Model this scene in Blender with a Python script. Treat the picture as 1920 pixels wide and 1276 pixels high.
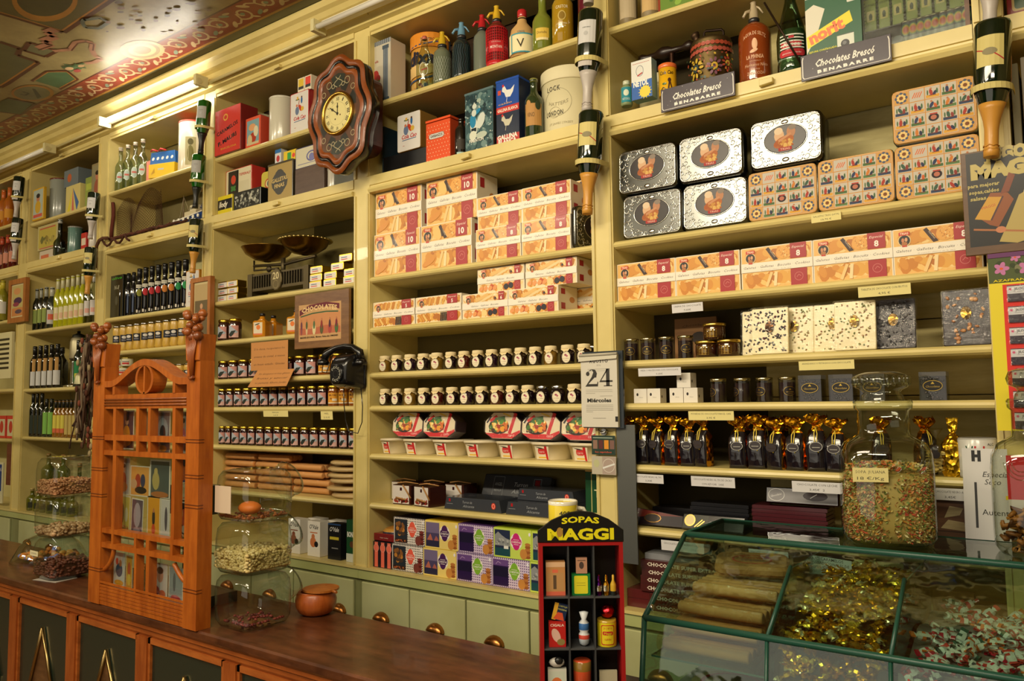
import bpy,bmesh,math,random
from mathutils import Vector,Matrix
R=math.radians
random.seed(7)
for _o in list(bpy.data.objects):bpy.data.objects.remove(_o)
SC=bpy.context.scene
COL=SC.collection
# camera
cam=bpy.data.cameras.new('camera');cam.sensor_width=36.0;cam.lens=27.594
cam.clip_start=0.05;cam.clip_end=60
camo=bpy.data.objects.new('camera',cam);COL.objects.link(camo);SC.camera=camo
YAW,PIT,ROL,FPX=0.62687809,0.07644760,-0.0127396064,1471.66
CAMP=Vector((0,-2.5,1.65))
fwd=Vector((-math.sin(YAW)*math.cos(PIT),math.cos(YAW)*math.cos(PIT),math.sin(PIT)))
_r0=Vector((math.cos(YAW),math.sin(YAW),0));_u0=_r0.cross(fwd)
rgt=_r0*math.cos(ROL)+_u0*math.sin(ROL);upv=-_r0*math.sin(ROL)+_u0*math.cos(ROL)
_m=Matrix((rgt,upv,-fwd)).transposed().to_4x4();_m.translation=CAMP;camo.matrix_world=_m
def ray(px,py):return fwd+rgt*((px-960)/FPX)-upv*((py-638)/FPX)
def at(px,py,Y=0.0):
 d=ray(px,py);return CAMP+d*((Y+2.5)/d.y)
def atz(px,py,Z):
 d=ray(px,py);return CAMP+d*((Z-1.65)/d.z)
def atx(px,py,Z,Y):
 d=ray(px,py)
 for _ in range(3):
  q=CAMP+d*((Y+2.5)/d.y);py+=(q.z-Z)*FPX/((q-CAMP).dot(fwd));d=ray(px,py)
 return q.x
# world, exposure
W=bpy.data.worlds.new('world');SC.world=W;W.use_nodes=True
W.node_tree.nodes['Background'].inputs[0].default_value=(1.0,.86,.62,1)
W.node_tree.nodes['Background'].inputs[1].default_value=.16
SC.view_settings.view_transform='Standard';SC.view_settings.look='None'
SC.view_settings.gamma=1.0;SC.view_settings.use_curve_mapping=False
SC.view_settings.exposure=0.0
try:
 SC.cycles.transparent_max_bounces=32;SC.cycles.max_bounces=8;SC.cycles.caustics_reflective=False;SC.cycles.caustics_refractive=False
 SC.cycles.sample_clamp_indirect=4.0
except Exception:pass
# room lamps (the ceiling row hangs where the shop's other lamps are, behind the viewer) and added fill
def area(name,loc,target,sx,sy,power,col):
 l=bpy.data.lights.new(name,'AREA');l.shape='RECTANGLE';l.size=sx;l.size_y=sy;l.energy=power;l.color=col
 o=bpy.data.objects.new(name,l);COL.objects.link(o);o.location=loc
 o.rotation_euler=(Vector(target)-Vector(loc)).to_track_quat('-Z','Z').to_euler();return o
WARM=(1.0,.86,.62)
for _x,_p in((-6.6,40),(-4.2,38),(-1.9,32),(.4,30)):
 area('ceiling_lamp_light',(_x,-3.7,3.35),(_x*.9-.2,.2,1.5),1.2,.12,_p,WARM)
area('counter_lamp_light',(-1.2,-2.6,3.45),(-1.2,-.4,.9),2.0,.6,60,WARM)  # added fill for the counter and glass case, stands for no real lamp
area('shop_window_light',(-1.6,-4.3,1.75),(-1.9,0,1.7),4.2,1.9,24,(1.0,.90,.72))  # invented broad fill from behind the camera, brightens the shelf undersides
# colours
def lin(c):return c/12.92 if c<=.04045 else((c+.055)/1.055)**2.4
_cc={}
def C(h):
 if not isinstance(h,str):return h
 if h not in _cc:
  s=h.lstrip('#');_cc[h]=tuple(lin(int(s[i:i+2],16)/255)for i in(0,2,4))+(1.0,)
 return _cc[h]
# materials (colour comes from each face's own 'Col' attribute)
_mats={}
SPEC=dict(paper=(.62,0,.35,0),gloss=(.35,0,.4,.05),tin=(.22,0,.5,.25),plaster=(.85,0,.2,0),cloth=(.9,0,.15,0),ceramic=(.12,0,.5,.6),rubber=(.25,0,.5,.3),metal=(.3,1,.5,0),dullmetal=(.5,.85,.5,0),silver=(.2,1,.5,0),brass=(.28,1,.5,0),dglass=(.05,0,.6,.8),food=(.5,0,.4,0),candy=(.3,0,.5,.2),goldwrap=(.24,.75,.5,0))
def mat(name):
 if name in _mats:return _mats[name]
 m=bpy.data.materials.new(name);m.use_nodes=True;nt=m.node_tree;N=nt.nodes;L=nt.links
 bs=N['Principled BSDF'];at_=N.new('ShaderNodeAttribute');at_.attribute_name='Col'
 def inp(n,v):
  if n in bs.inputs:bs.inputs[n].default_value=v
 def noise(scale,detail=4,rough=.6,sc=None):
  n=N.new('ShaderNodeTexNoise');n.inputs['Scale'].default_value=scale;n.inputs['Detail'].default_value=detail;n.inputs['Roughness'].default_value=rough
  tc=N.new('ShaderNodeTexCoord');mp=N.new('ShaderNodeMapping');L.new(tc.outputs['Object'],mp.inputs[0]);L.new(mp.outputs[0],n.inputs['Vector'])
  if sc:mp.inputs['Scale'].default_value=sc
  return n
 def ramp(src,a,b,ca,cb):
  r=N.new('ShaderNodeValToRGB');r.color_ramp.elements[0].position=a;r.color_ramp.elements[1].position=b
  r.color_ramp.elements[0].color=ca;r.color_ramp.elements[1].color=cb;L.new(src,r.inputs[0]);return r.outputs[0]
 def mix(a,b,fac,mode='MULTIPLY'):
  x=N.new('ShaderNodeMix');x.data_type='RGBA';x.blend_type=mode
  if isinstance(fac,(int,float)):x.inputs[0].default_value=fac
  else:L.new(fac,x.inputs[0])
  for i,v in((6,a),(7,b)):
   if isinstance(v,tuple):x.inputs[i].default_value=v
   else:L.new(v,x.inputs[i])
  return x.outputs[2]
 def bump(src,st,dist):
  b=N.new('ShaderNodeBump');b.inputs['Strength'].default_value=st;b.inputs['Distance'].default_value=dist
  L.new(src,b.inputs['Height']);L.new(b.outputs[0],bs.inputs['Normal'])
 col=at_.outputs['Color'];W1=(1,1,1,1)
 if name=='paint':
  n1=noise(2.2);c=mix(col,ramp(n1.outputs[0],.35,.65,(.82,.80,.70,1),W1),1.0)
  n2=noise(34,6,.72,(1,1,.55));c=mix(c,(.12,.075,.03,1),ramp(n2.outputs[0],.70,.735,(0,0,0,1),(.75,.75,.75,1)),'MIX')
  L.new(c,bs.inputs['Base Color']);inp('Roughness',.38);inp('Coat Weight',.1);bump(noise(60,3,.6,(1,1,.3)).outputs[0],.12,.002)
 elif name=='wallwood':
  n1=noise(5,5,.6,(1,1,6));c=mix(col,ramp(n1.outputs[0],.3,.7,(.70,.66,.55,1),W1),1.0)
  n2=noise(9,7,.7,(.6,1,1.6));c=mix(c,(.26,.18,.09,1),ramp(n2.outputs[0],.66,.69,(0,0,0,1),W1),'MIX')
  L.new(c,bs.inputs['Base Color']);inp('Roughness',.6);bump(n2.outputs[0],.2,.003)
 elif name in('pine','darkwood','counter','wood'):
  sc=dict(pine=(9,9,1.1),darkwood=(9,9,1.5),counter=(1.2,6,6),wood=(1.2,8,8))[name]
  n1=noise(4.5,6,.65,sc);lo=dict(pine=(.62,.48,.36,1),darkwood=(.4,.35,.3,1),counter=(.35,.30,.26,1),wood=(.55,.45,.4,1))[name]
  c=mix(col,ramp(n1.outputs[0],.3,.68,lo,W1),1.0)
  n2=noise(3.1 if name=='counter' else 7,5,.7);c=mix(c,ramp(n2.outputs[0],.38,.62,(.5,.42,.38,1)if name=='counter' else(.85,.8,.75,1),(1.25,1.2,1.1,1)if name=='counter' else W1),.85)
  L.new(c,bs.inputs['Base Color']);inp('Roughness',.32 if name=='counter' else .38);inp('Coat Weight',.1);bump(n1.outputs[0],.15,.002)
 elif name=='mural':
  n1=noise(2.5,7,.7);c=mix(col,ramp(n1.outputs[0],.3,.7,(.55,.50,.48,1),(1.1,1.05,1,1)),1.0)
  n2=noise(11,6,.75);c=mix(c,(.16,.10,.07,1),ramp(n2.outputs[0],.62,.74,(0,0,0,1),(.5,.5,.5,1)),'MIX')
  L.new(c,bs.inputs['Base Color']);inp('Roughness',.33);inp('Specular IOR Level',.5)
 elif name in('foil','cello'):
  L.new(col,bs.inputs['Base Color']);inp('Metallic',1.0 if name!='cello' else .0);inp('Roughness',.22 if name!='cello' else .12)
  v=N.new('ShaderNodeTexVoronoi');tc=N.new('ShaderNodeTexCoord');L.new(tc.outputs['Object'],v.inputs['Vector'])
  v.inputs['Scale'].default_value=55 if name=='foil' else 40;bump(v.outputs['Distance'],.9 if name=='foil' else .35,.006)
  if name=='cello':inp('Coat Weight',.8)
 elif name in('glass','film'):
  tr=N.new('ShaderNodeBsdfTransparent');pass;gl=N.new('ShaderNodeBsdfGlossy');gl.inputs['Roughness'].default_value=.03 if name=='glass' else .09
  gl.inputs[0].default_value=(1,1,1,1)
  fr=N.new('ShaderNodeLayerWeight');fr.inputs[0].default_value=.5;ms=N.new('ShaderNodeMixShader')
  pw=N.new('ShaderNodeMath');pw.operation='POWER';pw.inputs[1].default_value=3.5;L.new(fr.outputs['Facing'],pw.inputs[0])
  mth=N.new('ShaderNodeMath');mth.operation='MULTIPLY_ADD';mth.inputs[1].default_value=.7 if name=='glass' else .35;mth.inputs[2].default_value=.06 if name=='glass' else .025
  p2=N.new('ShaderNodeMath');p2.operation='POWER';p2.inputs[1].default_value=3.0;L.new(fr.outputs['Facing'],p2.inputs[0])
  L.new(mix(col,mix(col,(.42,.47,.42,1),1.0),p2.outputs[0],'MIX')if name=='glass' else col,tr.inputs[0])
  L.new(pw.outputs[0],mth.inputs[0]);L.new(mth.outputs[0],ms.inputs[0]);L.new(tr.outputs[0],ms.inputs[1]);L.new(gl.outputs[0],ms.inputs[2])
  L.new(ms.outputs[0],N['Material Output'].inputs[0])
  if name=='film':
   v=noise(38,3,.6);b=N.new('ShaderNodeBump');b.inputs['Strength'].default_value=.9;b.inputs['Distance'].default_value=.008
   L.new(v.outputs[0],b.inputs['Height']);L.new(b.outputs[0],gl.inputs['Normal']);L.new(b.outputs[0],fr.inputs['Normal'])
  else:
   v=noise(14,2,.5);b=N.new('ShaderNodeBump');b.inputs['Strength'].default_value=.25;b.inputs['Distance'].default_value=.004
   L.new(v.outputs[0],b.inputs['Height']);L.new(b.outputs[0],gl.inputs['Normal'])
 elif name in('lamp','lampfar'):
  em=N.new('ShaderNodeEmission');em.inputs[0].default_value=(1,.93,.80,1);em.inputs[1].default_value=38.0 if name=='lamp' else 4.5
  L.new(em.outputs[0],N['Material Output'].inputs[0])
 elif name=='screen':
  em=N.new('ShaderNodeEmission');L.new(col,em.inputs[0]);em.inputs[1].default_value=2.0;L.new(em.outputs[0],N['Material Output'].inputs[0])
 elif name=='printed':
  v=N.new('ShaderNodeTexVoronoi');tc=N.new('ShaderNodeTexCoord');L.new(tc.outputs['Object'],v.inputs['Vector']);v.inputs['Scale'].default_value=90
  c=mix(col,ramp(v.outputs['Distance'],.15,.6,(1.5,1.4,1.2,1),(.35,.4,.45,1)),.9);L.new(c,bs.inputs['Base Color']);inp('Roughness',.3);inp('Coat Weight',.4)
 else:
  ro,me,sp,ct=SPEC[name];L.new(col,bs.inputs['Base Color'])
  inp('Roughness',ro);inp('Metallic',me);inp('Specular IOR Level',sp);inp('Coat Weight',ct);inp('Coat Roughness',.08)
 _mats[name]=m;return m
# text outlines (built-in font), cached as flat triangles
_tc={}
def glyphs(s,shear=0.0,bold=0.0,wide=1.0):
 k=(s,shear,bold,wide)
 if k in _tc:return _tc[k]
 cu=bpy.data.curves.new('t','FONT');cu.body=s;cu.shear=shear;cu.offset=bold;cu.resolution_u=1 if len(s)>9 else 2;cu.space_character=wide
 cu.fill_mode='FRONT'
 ob=bpy.data.objects.new('t',cu);me=bpy.data.meshes.new_from_object(ob)
 vs=[(v.co.x,v.co.y)for v in me.vertices];fs=[tuple(p.vertices)for p in me.polygons]
 bpy.data.objects.remove(ob);bpy.data.meshes.remove(me);bpy.data.curves.remove(cu)
 if vs:
  x0=min(v[0]for v in vs);x1=max(v[0]for v in vs);y0=min(v[1]for v in vs);y1=max(v[1]for v in vs)
 else:x0=x1=y0=y1=0
 _tc[k]=(vs,fs,x0,x1,y0,y1);return _tc[k]
# mesh builder
class MB:
 def __init__(s):s.v=[];s.f=[];s.c=[];s.m=[];s.s=[];s.names=[];s.T=None
 def vt(s,p):
  p=Vector(p)
  if s.T is not None:p=s.T@p
  s.v.append(p);return len(s.v)-1
 def face(s,idx,col,m='paper',sm=False):
  if m not in s.names:s.names.append(m)
  s.f.append(tuple(idx));s.c.append(C(col));s.m.append(s.names.index(m));s.s.append(sm)
 def quad(s,a,b,c,d,col,m='paper'):s.face([s.vt(a),s.vt(b),s.vt(c),s.vt(d)],col,m)
 def box(s,x0,x1,y0,y1,z0,z1,col,m='paper',top=None,side=None):
  i=[s.vt((x,y,z))for z in(z0,z1)for y in(y0,y1)for x in(x0,x1)]
  s.face((i[0],i[1],i[5],i[4]),col,m)
  s.face((i[3],i[2],i[6],i[7]),side or col,m)
  s.face((i[1],i[3],i[7],i[5]),side or col,m);s.face((i[2],i[0],i[4],i[6]),side or col,m)
  s.face((i[4],i[5],i[7],i[6]),top or col,m);s.face((i[2],i[3],i[1],i[0]),col,m)
 def slab(s,out,a,b,col,m='paper',bev=0.0,axis='y',side=None,sm=False):
  """out: 2-D outline (anticlockwise seen from the front), extruded along axis from a (front) to b (back)"""
  n=len(out);cx=(min(p[0]for p in out)+max(p[0]for p in out))/2;cy=(min(p[1]for p in out)+max(p[1]for p in out))/2
  hw=(max(p[0]for p in out)-min(p[0]for p in out))/2 or 1;hh=(max(p[1]for p in out)-min(p[1]for p in out))/2 or 1
  def P(u,v,d):return(u,d,v)if axis=='y' else((d,u,v)if axis=='x' else(u,v,d))
  sg=1 if b>a else-1
  def ring(k,d):return[s.vt(P(cx+(p[0]-cx)*(1-k/hw),cy+(p[1]-cy)*(1-k/hh),d))for p in out]
  rs=[ring(bev,a),ring(0,a+bev*sg),ring(0,b-bev*sg),ring(bev,b)]if bev else[ring(0,a),ring(0,b)]
  s.face(rs[0],col,m);s.face(rs[-1][::-1],col,m)
  for r0,r1 in zip(rs,rs[1:]):
   for i in range(n):s.face((r0[i],r1[i],r1[(i+1)%n],r0[(i+1)%n]),side or col,m,sm)
 def lathe(s,prof,seg=20,col='#fff',m='paper',cx=0,cy=0,cz=0,sq=None,axis='z',cap=True,sc=(1,1)):
  """prof: (radius, height[, colour[, material]]) bottom to top; colour rules the band above its point; sq = superellipse power for square-ish plans"""
  rs=[]
  for q in prof:
   ring=[]
   for k in range(seg):
    a=2*math.pi*(k+.5)/seg;ca,sa=math.cos(a),math.sin(a)
    if sq:
     e=2.0/sq;ca=math.copysign(abs(ca)**e,ca);sa=math.copysign(abs(sa)**e,sa)
    x,y,z=cx+q[0]*ca*sc[0],cy+q[0]*sa*sc[1],cz+q[1]
    if axis=='y':x,y,z=cx+q[0]*ca*sc[0],cy+q[1],cz+q[0]*sa*sc[1]
    elif axis=='x':x,y,z=cx+q[1],cy+q[0]*ca*sc[0],cz+q[0]*sa*sc[1]
    ring.append(s.vt((x,y,z)))
   rs.append(ring)
  flip=axis=='y'
  for i,(r0,r1)in enumerate(zip(rs,rs[1:])):
   c=prof[i][2]if len(prof[i])>2 and prof[i][2]else col;mm=prof[i][3]if len(prof[i])>3 else m
   for k in range(seg):
    q=(r0[k],r0[(k+1)%seg],r1[(k+1)%seg],r1[k]);s.face(q[::-1]if flip else q,c,mm,True)
  if cap:
   c0=prof[0][2]if len(prof[0])>2 and prof[0][2]else col;m0=prof[0][3]if len(prof[0])>3 else m
   if prof[0][0]>1e-5:s.face(rs[0]if flip else rs[0][::-1],c0,m0)
   j=-1;c1=prof[-1][2]if len(prof[-1])>2 and prof[-1][2]else(prof[-2][2]if len(prof[-2])>2 and prof[-2][2]else col);m1=prof[-1][3]if len(prof[-1])>3 else(prof[-2][3]if len(prof[-2])>3 else m)
   if prof[-1][0]>1e-5:s.face(rs[-1][::-1]if flip else rs[-1],c1,m1)
 def tube(s,pts,r,col,m='metal',seg=8,closed=False):
  pts=[Vector(p)for p in pts];n=len(pts);rs=[];rr=r if isinstance(r,(list,tuple))else[r]*n;prev=None
  for i,p in enumerate(pts):
   if closed:t=pts[(i+1)%n]-pts[i-1]
   else:t=pts[min(i+1,n-1)]-pts[max(i-1,0)]
   t.normalize()
   if prev is None:a=t.orthogonal().normalized()
   else:a=(prev-t*prev.dot(t));a=a.normalized()if a.length>1e-6 else t.orthogonal().normalized()
   prev=a;b=t.cross(a)
   rs.append([s.vt(p+(a*math.cos(2*math.pi*k/seg)+b*math.sin(2*math.pi*k/seg))*rr[i])for k in range(seg)])
  for i in range(n if closed else n-1):
   r0,r1=rs[i],rs[(i+1)%n]
   for k in range(seg):s.face((r0[k],r0[(k+1)%seg],r1[(k+1)%seg],r1[k]),col,m,True)
  if not closed:s.face(rs[0][::-1],col,m);s.face(rs[-1],col,m)
 def ell(s,c,rad,col,m='food',seg=8,rings=5,rot=None,jit=0):
  c=Vector(c);rm=rot or Matrix.Identity(3);rs=[]
  top=s.vt(c+rm@Vector((0,0,rad[2])));bot=s.vt(c+rm@Vector((0,0,-rad[2])))
  for i in range(1,rings):
   a=math.pi*i/rings
   rs.append([s.vt(c+rm@Vector((rad[0]*math.sin(a)*math.cos(2*math.pi*k/seg)*(1+jit*random.uniform(-1,1)),rad[1]*math.sin(a)*math.sin(2*math.pi*k/seg)*(1+jit*random.uniform(-1,1)),rad[2]*math.cos(a))))for k in range(seg)])
  for k in range(seg):
   s.face((top,rs[0][k],rs[0][(k+1)%seg]),col,m,True);s.face((bot,rs[-1][(k+1)%seg],rs[-1][k]),col,m,True)
  for r0,r1 in zip(rs,rs[1:]):
   for k in range(seg):s.face((r0[k],r1[k],r1[(k+1)%seg],r0[(k+1)%seg]),col,m,True)
 def build(s,name,parent=None,loc=None,rot=None):
  me=bpy.data.meshes.new(name);me.from_pydata([tuple(v)for v in s.v],[],s.f)
  for n in s.names:me.materials.append(mat(n))
  me.polygons.foreach_set('material_index',s.m);me.polygons.foreach_set('use_smooth',s.s)
  a=me.color_attributes.new('Col','FLOAT_COLOR','CORNER');buf=[]
  for f,c in zip(s.f,s.c):buf.extend(c*len(f))
  a.data.foreach_set('color',buf);me.update()
  o=bpy.data.objects.new(name,me);COL.objects.link(o)
  if parent:o.parent=parent
  if loc is not None:o.location=loc
  if rot is not None:o.rotation_euler=rot
  return o
def rrect(w,h,r,n=4,cx=0,cz=0,base=True):
 """rounded rectangle outline; base=True puts its bottom on cz"""
 z0=cz if base else cz-h/2;o=[]
 for(x,z,a0)in((cx-w/2+r,z0+r,180),(cx+w/2-r,z0+r,270),(cx+w/2-r,z0+h-r,0),(cx-w/2+r,z0+h-r,90)):
  for k in range(n+1):
   a=R(a0+90*k/n);o.append((x+r*math.cos(a),z+r*math.sin(a)))
 return o
# flat printing on a face
LAY=.00006
class Art:
 """draws in (u right, v up) metres on a plane, or round a cylinder when cyl=(cx, cy, radius); first layer lies just off the surface"""
 def __init__(s,mb,o=(0,0,0),U=(1,0,0),V=(0,0,1),m='paper',cyl=None,k0=1):
  s.b=mb;s.o=Vector(o);s.U=Vector(U);s.V=Vector(V);s.N=s.U.cross(s.V).normalized();s.m=m;s.cyl=cyl;s.k=k0
 def P(s,u,v):
  d=s.k*LAY*(1.6 if s.cyl else 1)+(s.cyl[2]*.006 if s.cyl else 0)
  if s.cyl:
   cx,cy,r=s.cyl;a=u/r;return(cx+(r+d)*math.sin(a),cy-(r+d)*math.cos(a),s.o.z+v)
  return s.o+s.U*u+s.V*v+s.N*d
 def emit(s,pts,col,m=None):
  if s.cyl:
   st=s.cyl[2]*.22;u0=min(p[0]for p in pts);u1=max(p[0]for p in pts)
   if u1-u0>st*1.15:
    def clip(q,c,sg):
     out=[]
     for i in range(len(q)):
      a,b=q[i-1],q[i];ia,ib=sg*(a[0]-c)>=0,sg*(b[0]-c)>=0
      if ia!=ib:t=(c-a[0])/(b[0]-a[0]);out.append((c,a[1]+(b[1]-a[1])*t))
      if ib:out.append(b)
     return out
    u=u0
    while u<u1-1e-9:
     q=clip(clip(list(pts),u,1),min(u+st,u1),-1)
     if len(q)>2:s.b.face([s.b.vt(s.P(*p))for p in q],col,m or s.m)
     u+=st
    return
  s.b.face([s.b.vt(s.P(*p))for p in pts],col,m or s.m)
 def poly(s,pts,col,m=None):s.emit(pts,col,m);s.k+=1 if not s.cyl else 2
 def polys(s,lst,col,m=None):
  for pts in lst:s.emit(pts,col,m)
  s.k+=1 if not s.cyl else 2
 def rect(s,u0,v0,u1,v1,col,m=None):
  if s.cyl:
   n=max(1,int((u1-u0)/(s.cyl[2]*.28)+.99));w=(u1-u0)/n
   s.polys([[(u0+i*w,v0),(u0+(i+1)*w,v0),(u0+(i+1)*w,v1),(u0+i*w,v1)]for i in range(n)],col,m)
  else:s.poly([(u0,v0),(u1,v0),(u1,v1),(u0,v1)],col,m)
 def rr(s,u0,v0,u1,v1,r,col,m=None):s.poly([(p[0],p[1])for p in rrect(u1-u0,v1-v0,r,3,(u0+u1)/2,v0)],col,m)
 def el(s,u,v,ru,rv,col,rot=0,n=14,m=None):
  c,q=math.cos(rot),math.sin(rot)
  if s.cyl and ru>s.cyl[2]*.3:
   out=[]
   for i in range(8):
    a0,a1=math.pi*i/8,math.pi*(i+1)/8;out.append([(u-ru*math.cos(a0),v-rv*math.sin(a0)),(u-ru*math.cos(a1),v-rv*math.sin(a1)),(u-ru*math.cos(a1),v+rv*math.sin(a1)),(u-ru*math.cos(a0),v+rv*math.sin(a0))])
   s.polys(out,col,m);return
  s.poly([(u+ru*math.cos(a)*c-rv*math.sin(a)*q,v+ru*math.cos(a)*q+rv*math.sin(a)*c)for a in[2*math.pi*i/n for i in range(n)]],col,m)
 def ring(s,u,v,ru,rv,w,col,n=24,m=None):
  p=[(math.cos(2*math.pi*i/n),math.sin(2*math.pi*i/n))for i in range(n+1)]
  s.polys([[(u+ru*p[i][0],v+rv*p[i][1]),(u+ru*p[i+1][0],v+rv*p[i+1][1]),(u+(ru-w)*p[i+1][0],v+(rv-w)*p[i+1][1]),(u+(ru-w)*p[i][0],v+(rv-w)*p[i][1])]for i in range(n)],col,m)
 def line(s,pts,w,col,m=None):
  out=[]
  for(a,b),(c,d)in zip(pts,pts[1:]):
   L_=math.hypot(c-a,d-b)or 1;nx,ny=-(d-b)/L_*w/2,(c-a)/L_*w/2;out.append([(a-nx,b-ny),(c-nx,d-ny),(c+nx,d+ny),(a+nx,b+ny)])
  s.polys(out,col,m)
 def frame(s,u0,v0,u1,v1,w,col,m=None):
  s.polys([[(u0,v0),(u1,v0),(u1,v0+w),(u0,v0+w)],[(u0,v1-w),(u1,v1-w),(u1,v1),(u0,v1)],[(u0,v0+w),(u0+w,v0+w),(u0+w,v1-w),(u0,v1-w)],[(u1-w,v0+w),(u1,v0+w),(u1,v1-w),(u1-w,v1-w)]],col,m)
 def text(s,t,u,v,h,col,w=None,al='c',shear=0,bold=0,wide=1.0,rot=0,arc=0,m=None):
  """cap height h; w squeezes or stretches to that width; v is the baseline"""
  vs,fs,x0,x1,y0,y1=glyphs(t,shear,bold,wide)
  if not vs:return
  k=h/.70;kx=(w/(x1-x0))if w else k;W_=(x1-x0)*kx;off={'c':-W_/2,'l':0,'r':-W_}[al];c,q=math.cos(rot),math.sin(rot);P2=[]
  for x,y in vs:
   a=off+(x-x0)*kx;b=y*k
   if arc:b+=arc*(1-(2*a/W_)**2)
   P2.append((u+a*c-b*q,v+a*q+b*c))
  if s.cyl:
   for f in fs:s.emit([P2[i]for i in f],col,m)
  else:
   base=len(s.b.v)
   for p in P2:s.b.vt(s.P(*p))
   for f in fs:s.b.face([base+i for i in f],col,m or s.m)
  s.k+=1
 def dots(s,u0,v0,u1,v1,n,r0,r1,cols,seed=1,asp=1.5,m=None):
  rn=random.Random(seed)
  for _ in range(3):
   k=n//3;out={}
   for _ in range(k):
    r=rn.uniform(r0,r1);u=rn.uniform(u0+r,u1-r)if u1-u0>2*r else(u0+u1)/2;v=rn.uniform(v0+r,v1-r)if v1-v0>2*r else(v0+v1)/2
    a=rn.uniform(0,math.pi);rb=r/rn.uniform(1,asp);c,q=math.cos(a),math.sin(a)
    out.setdefault(rn.choice(cols),[]).append([(u+r*math.cos(t)*c-rb*math.sin(t)*q,v+r*math.cos(t)*q+rb*math.sin(t)*c)for t in[2*math.pi*i/9 for i in range(9)]])
   for cc,ps in out.items():
    for q in ps:s.poly(q,cc,m);s.k-=.8
# things, parts, copies
def put(o,label=None,cat=None,group=None,kind=None):
 if label:o['label']=label
 if cat:o['category']=cat
 if group:o['group']=group
 if kind:o['kind']=kind
 return o
def face(x,y=.05):return .85*math.atan2(-x,2.5+y)
def thing(name,label,cat,loc=(0,0,0),rz=0.0,group=None,rot=None):
 o=bpy.data.objects.new(name,None);COL.objects.link(o);o.empty_display_size=.02;o.location=loc;o.rotation_euler=rot or(0,0,rz)
 return put(o,label,cat,group)
_kids={}
def kids(o):
 if o.name not in _kids:_kids[o.name]=[c for c in COL.objects if c.parent==o]
 return _kids[o.name]
def clone(o,loc,rz=0.0,label=None,group=None,scale=None,rot=None):
 c=o.copy();COL.objects.link(c);c.location=loc;c.rotation_euler=rot or(0,0,rz)
 if scale:c.scale=scale
 if label:c['label']=label
 if group:c['group']=group
 for ch in kids(o):
  d=ch.copy();COL.objects.link(d);d.parent=c
  for g in kids(ch):
   e=g.copy();COL.objects.link(e);e.parent=d
 return c
_ord=['','second','third','fourth','fifth','sixth','seventh','eighth','ninth','tenth']
def nth(i,n,l='left',r='right'):
 if i==0:return l+'most' if l in('left',)else 'nearest the '+l
 if i==n-1:return r+'most' if r in('right',)else 'nearest the '+r
 if n%2 and i==n//2:return 'middle one'
 return f'{_ord[i]} from {l}' if i<n/2 else f'{_ord[n-1-i]} from {r}'
_proto={}
def fit(xs,R_):
 return min([1.0]+[(b-a)/(2*R_)*.985 for a,b in zip(xs,xs[1:])])
def rep(key,make,loc,rz=0.0,label=None,group=None,scale=None,rot=None):
 """first call builds the thing and puts it there, later calls copy it"""
 loc=(loc[0],loc[1],loc[2]+.0006)
 if key not in _proto:
  o=make();_proto[key]=o;o.location=loc;o.rotation_euler=rot or(0,0,rz)
  if scale:o.scale=scale
  if label:o['label']=label
  if group:o['group']=group
  return o
 return clone(_proto[key],loc,rz,label,group,scale,rot)
def solo(name,mb,label,cat,loc=(0,0,0),rz=0.0,group=None,rot=None):
 return put(mb.build(name,None,loc,rot or(0,0,rz)),label,cat,group)
def struct(name,mb,loc=None):return put(mb.build(name,None,loc),kind='structure')
# the room
CREAM,CREAM2,GREENISH='#e0ce88','#d6c582','#b9bf80'
CEIL=3.62
Z_LEDGE,Z_OPEN,Z_DIV0,Z_DIV1,Z_UP,Z_TOP=.92,2.62,2.615,2.69,3.03,3.365
b=MB();b.box(-8.4,2.2,.34,.44,0,CEIL,'#8a7c54','plaster');struct('wall_back',b)
b=MB();b.box(-8.4,2.2,-4.7,-4.6,0,CEIL,'#54462c','plaster');struct('wall_front',b)
b=MB();b.box(-8.5,-8.4,-4.7,.44,0,CEIL,'#b5a468','plaster');struct('wall_left',b)
b=MB();b.box(2.2,2.3,-4.7,.44,0,CEIL,'#b5a468','plaster');struct('wall_right',b)
b=MB();b.box(-8.5,2.3,-4.7,.44,-.1,0,'#8a6a48','plaster');struct('floor',b)
b=MB();b.box(-8.5,2.3,-4.7,.44,CEIL,CEIL+.1,'#a39566','mural')
a=Art(b,(0,0,CEIL),(1,0,0),(0,-1,0),'mural')
a.rect(-8.4,-.3,2.2,.085,'#57553a')
a.rect(-8.4,.085,2.2,.098,'#b98a3c');a.rect(-8.4,.10,2.2,.262,'#8e3b2c');a.rect(-8.4,.262,2.2,.272,'#5a2a22')
rs=random.Random(3)
x=-7.9;k=0;cream=[];teal=[]
def arc_pts(cx,cy,r0,r1,a0,a1,n=12):return[(cx+(r0+(r1-r0)*i/n)*math.cos(a0+(a1-a0)*i/n),cy+(r0+(r1-r0)*i/n)*math.sin(a0+(a1-a0)*i/n))for i in range(n+1)]
while x<1.6:
 s=1 if k%2 else-1;cy=.181
 a.k=6;a.line(arc_pts(x,cy,.058,.012,s*2.6,s*(2.6-7.2),16),.013,'#cdb98c')
 a.k=7;a.line([(x-.125,cy+s*.045),(x-.09,cy+s*.055),(x-.05,cy+s*.03),(x-.03,cy-s*.02)],.011,'#cdb98c')
 a.k=8;a.el(x+.065,cy-s*.045,.035,.013,'#cdb98c',.7*s);a.k=9;a.el(x+.09,cy+s*.04,.03,.012,'#7d927d',-.5*s)
 a.k=10;a.el(x,cy,.014,.012,'#7d927d');a.k=11;a.el(x-.07,cy-s*.05,.024,.009,'#cdb98c',.2*s);a.k=12;a.el(x+.035,cy+s*.055,.026,.009,'#cdb98c',2.4)
 x+=.19;k+=1
a.k=20
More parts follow.
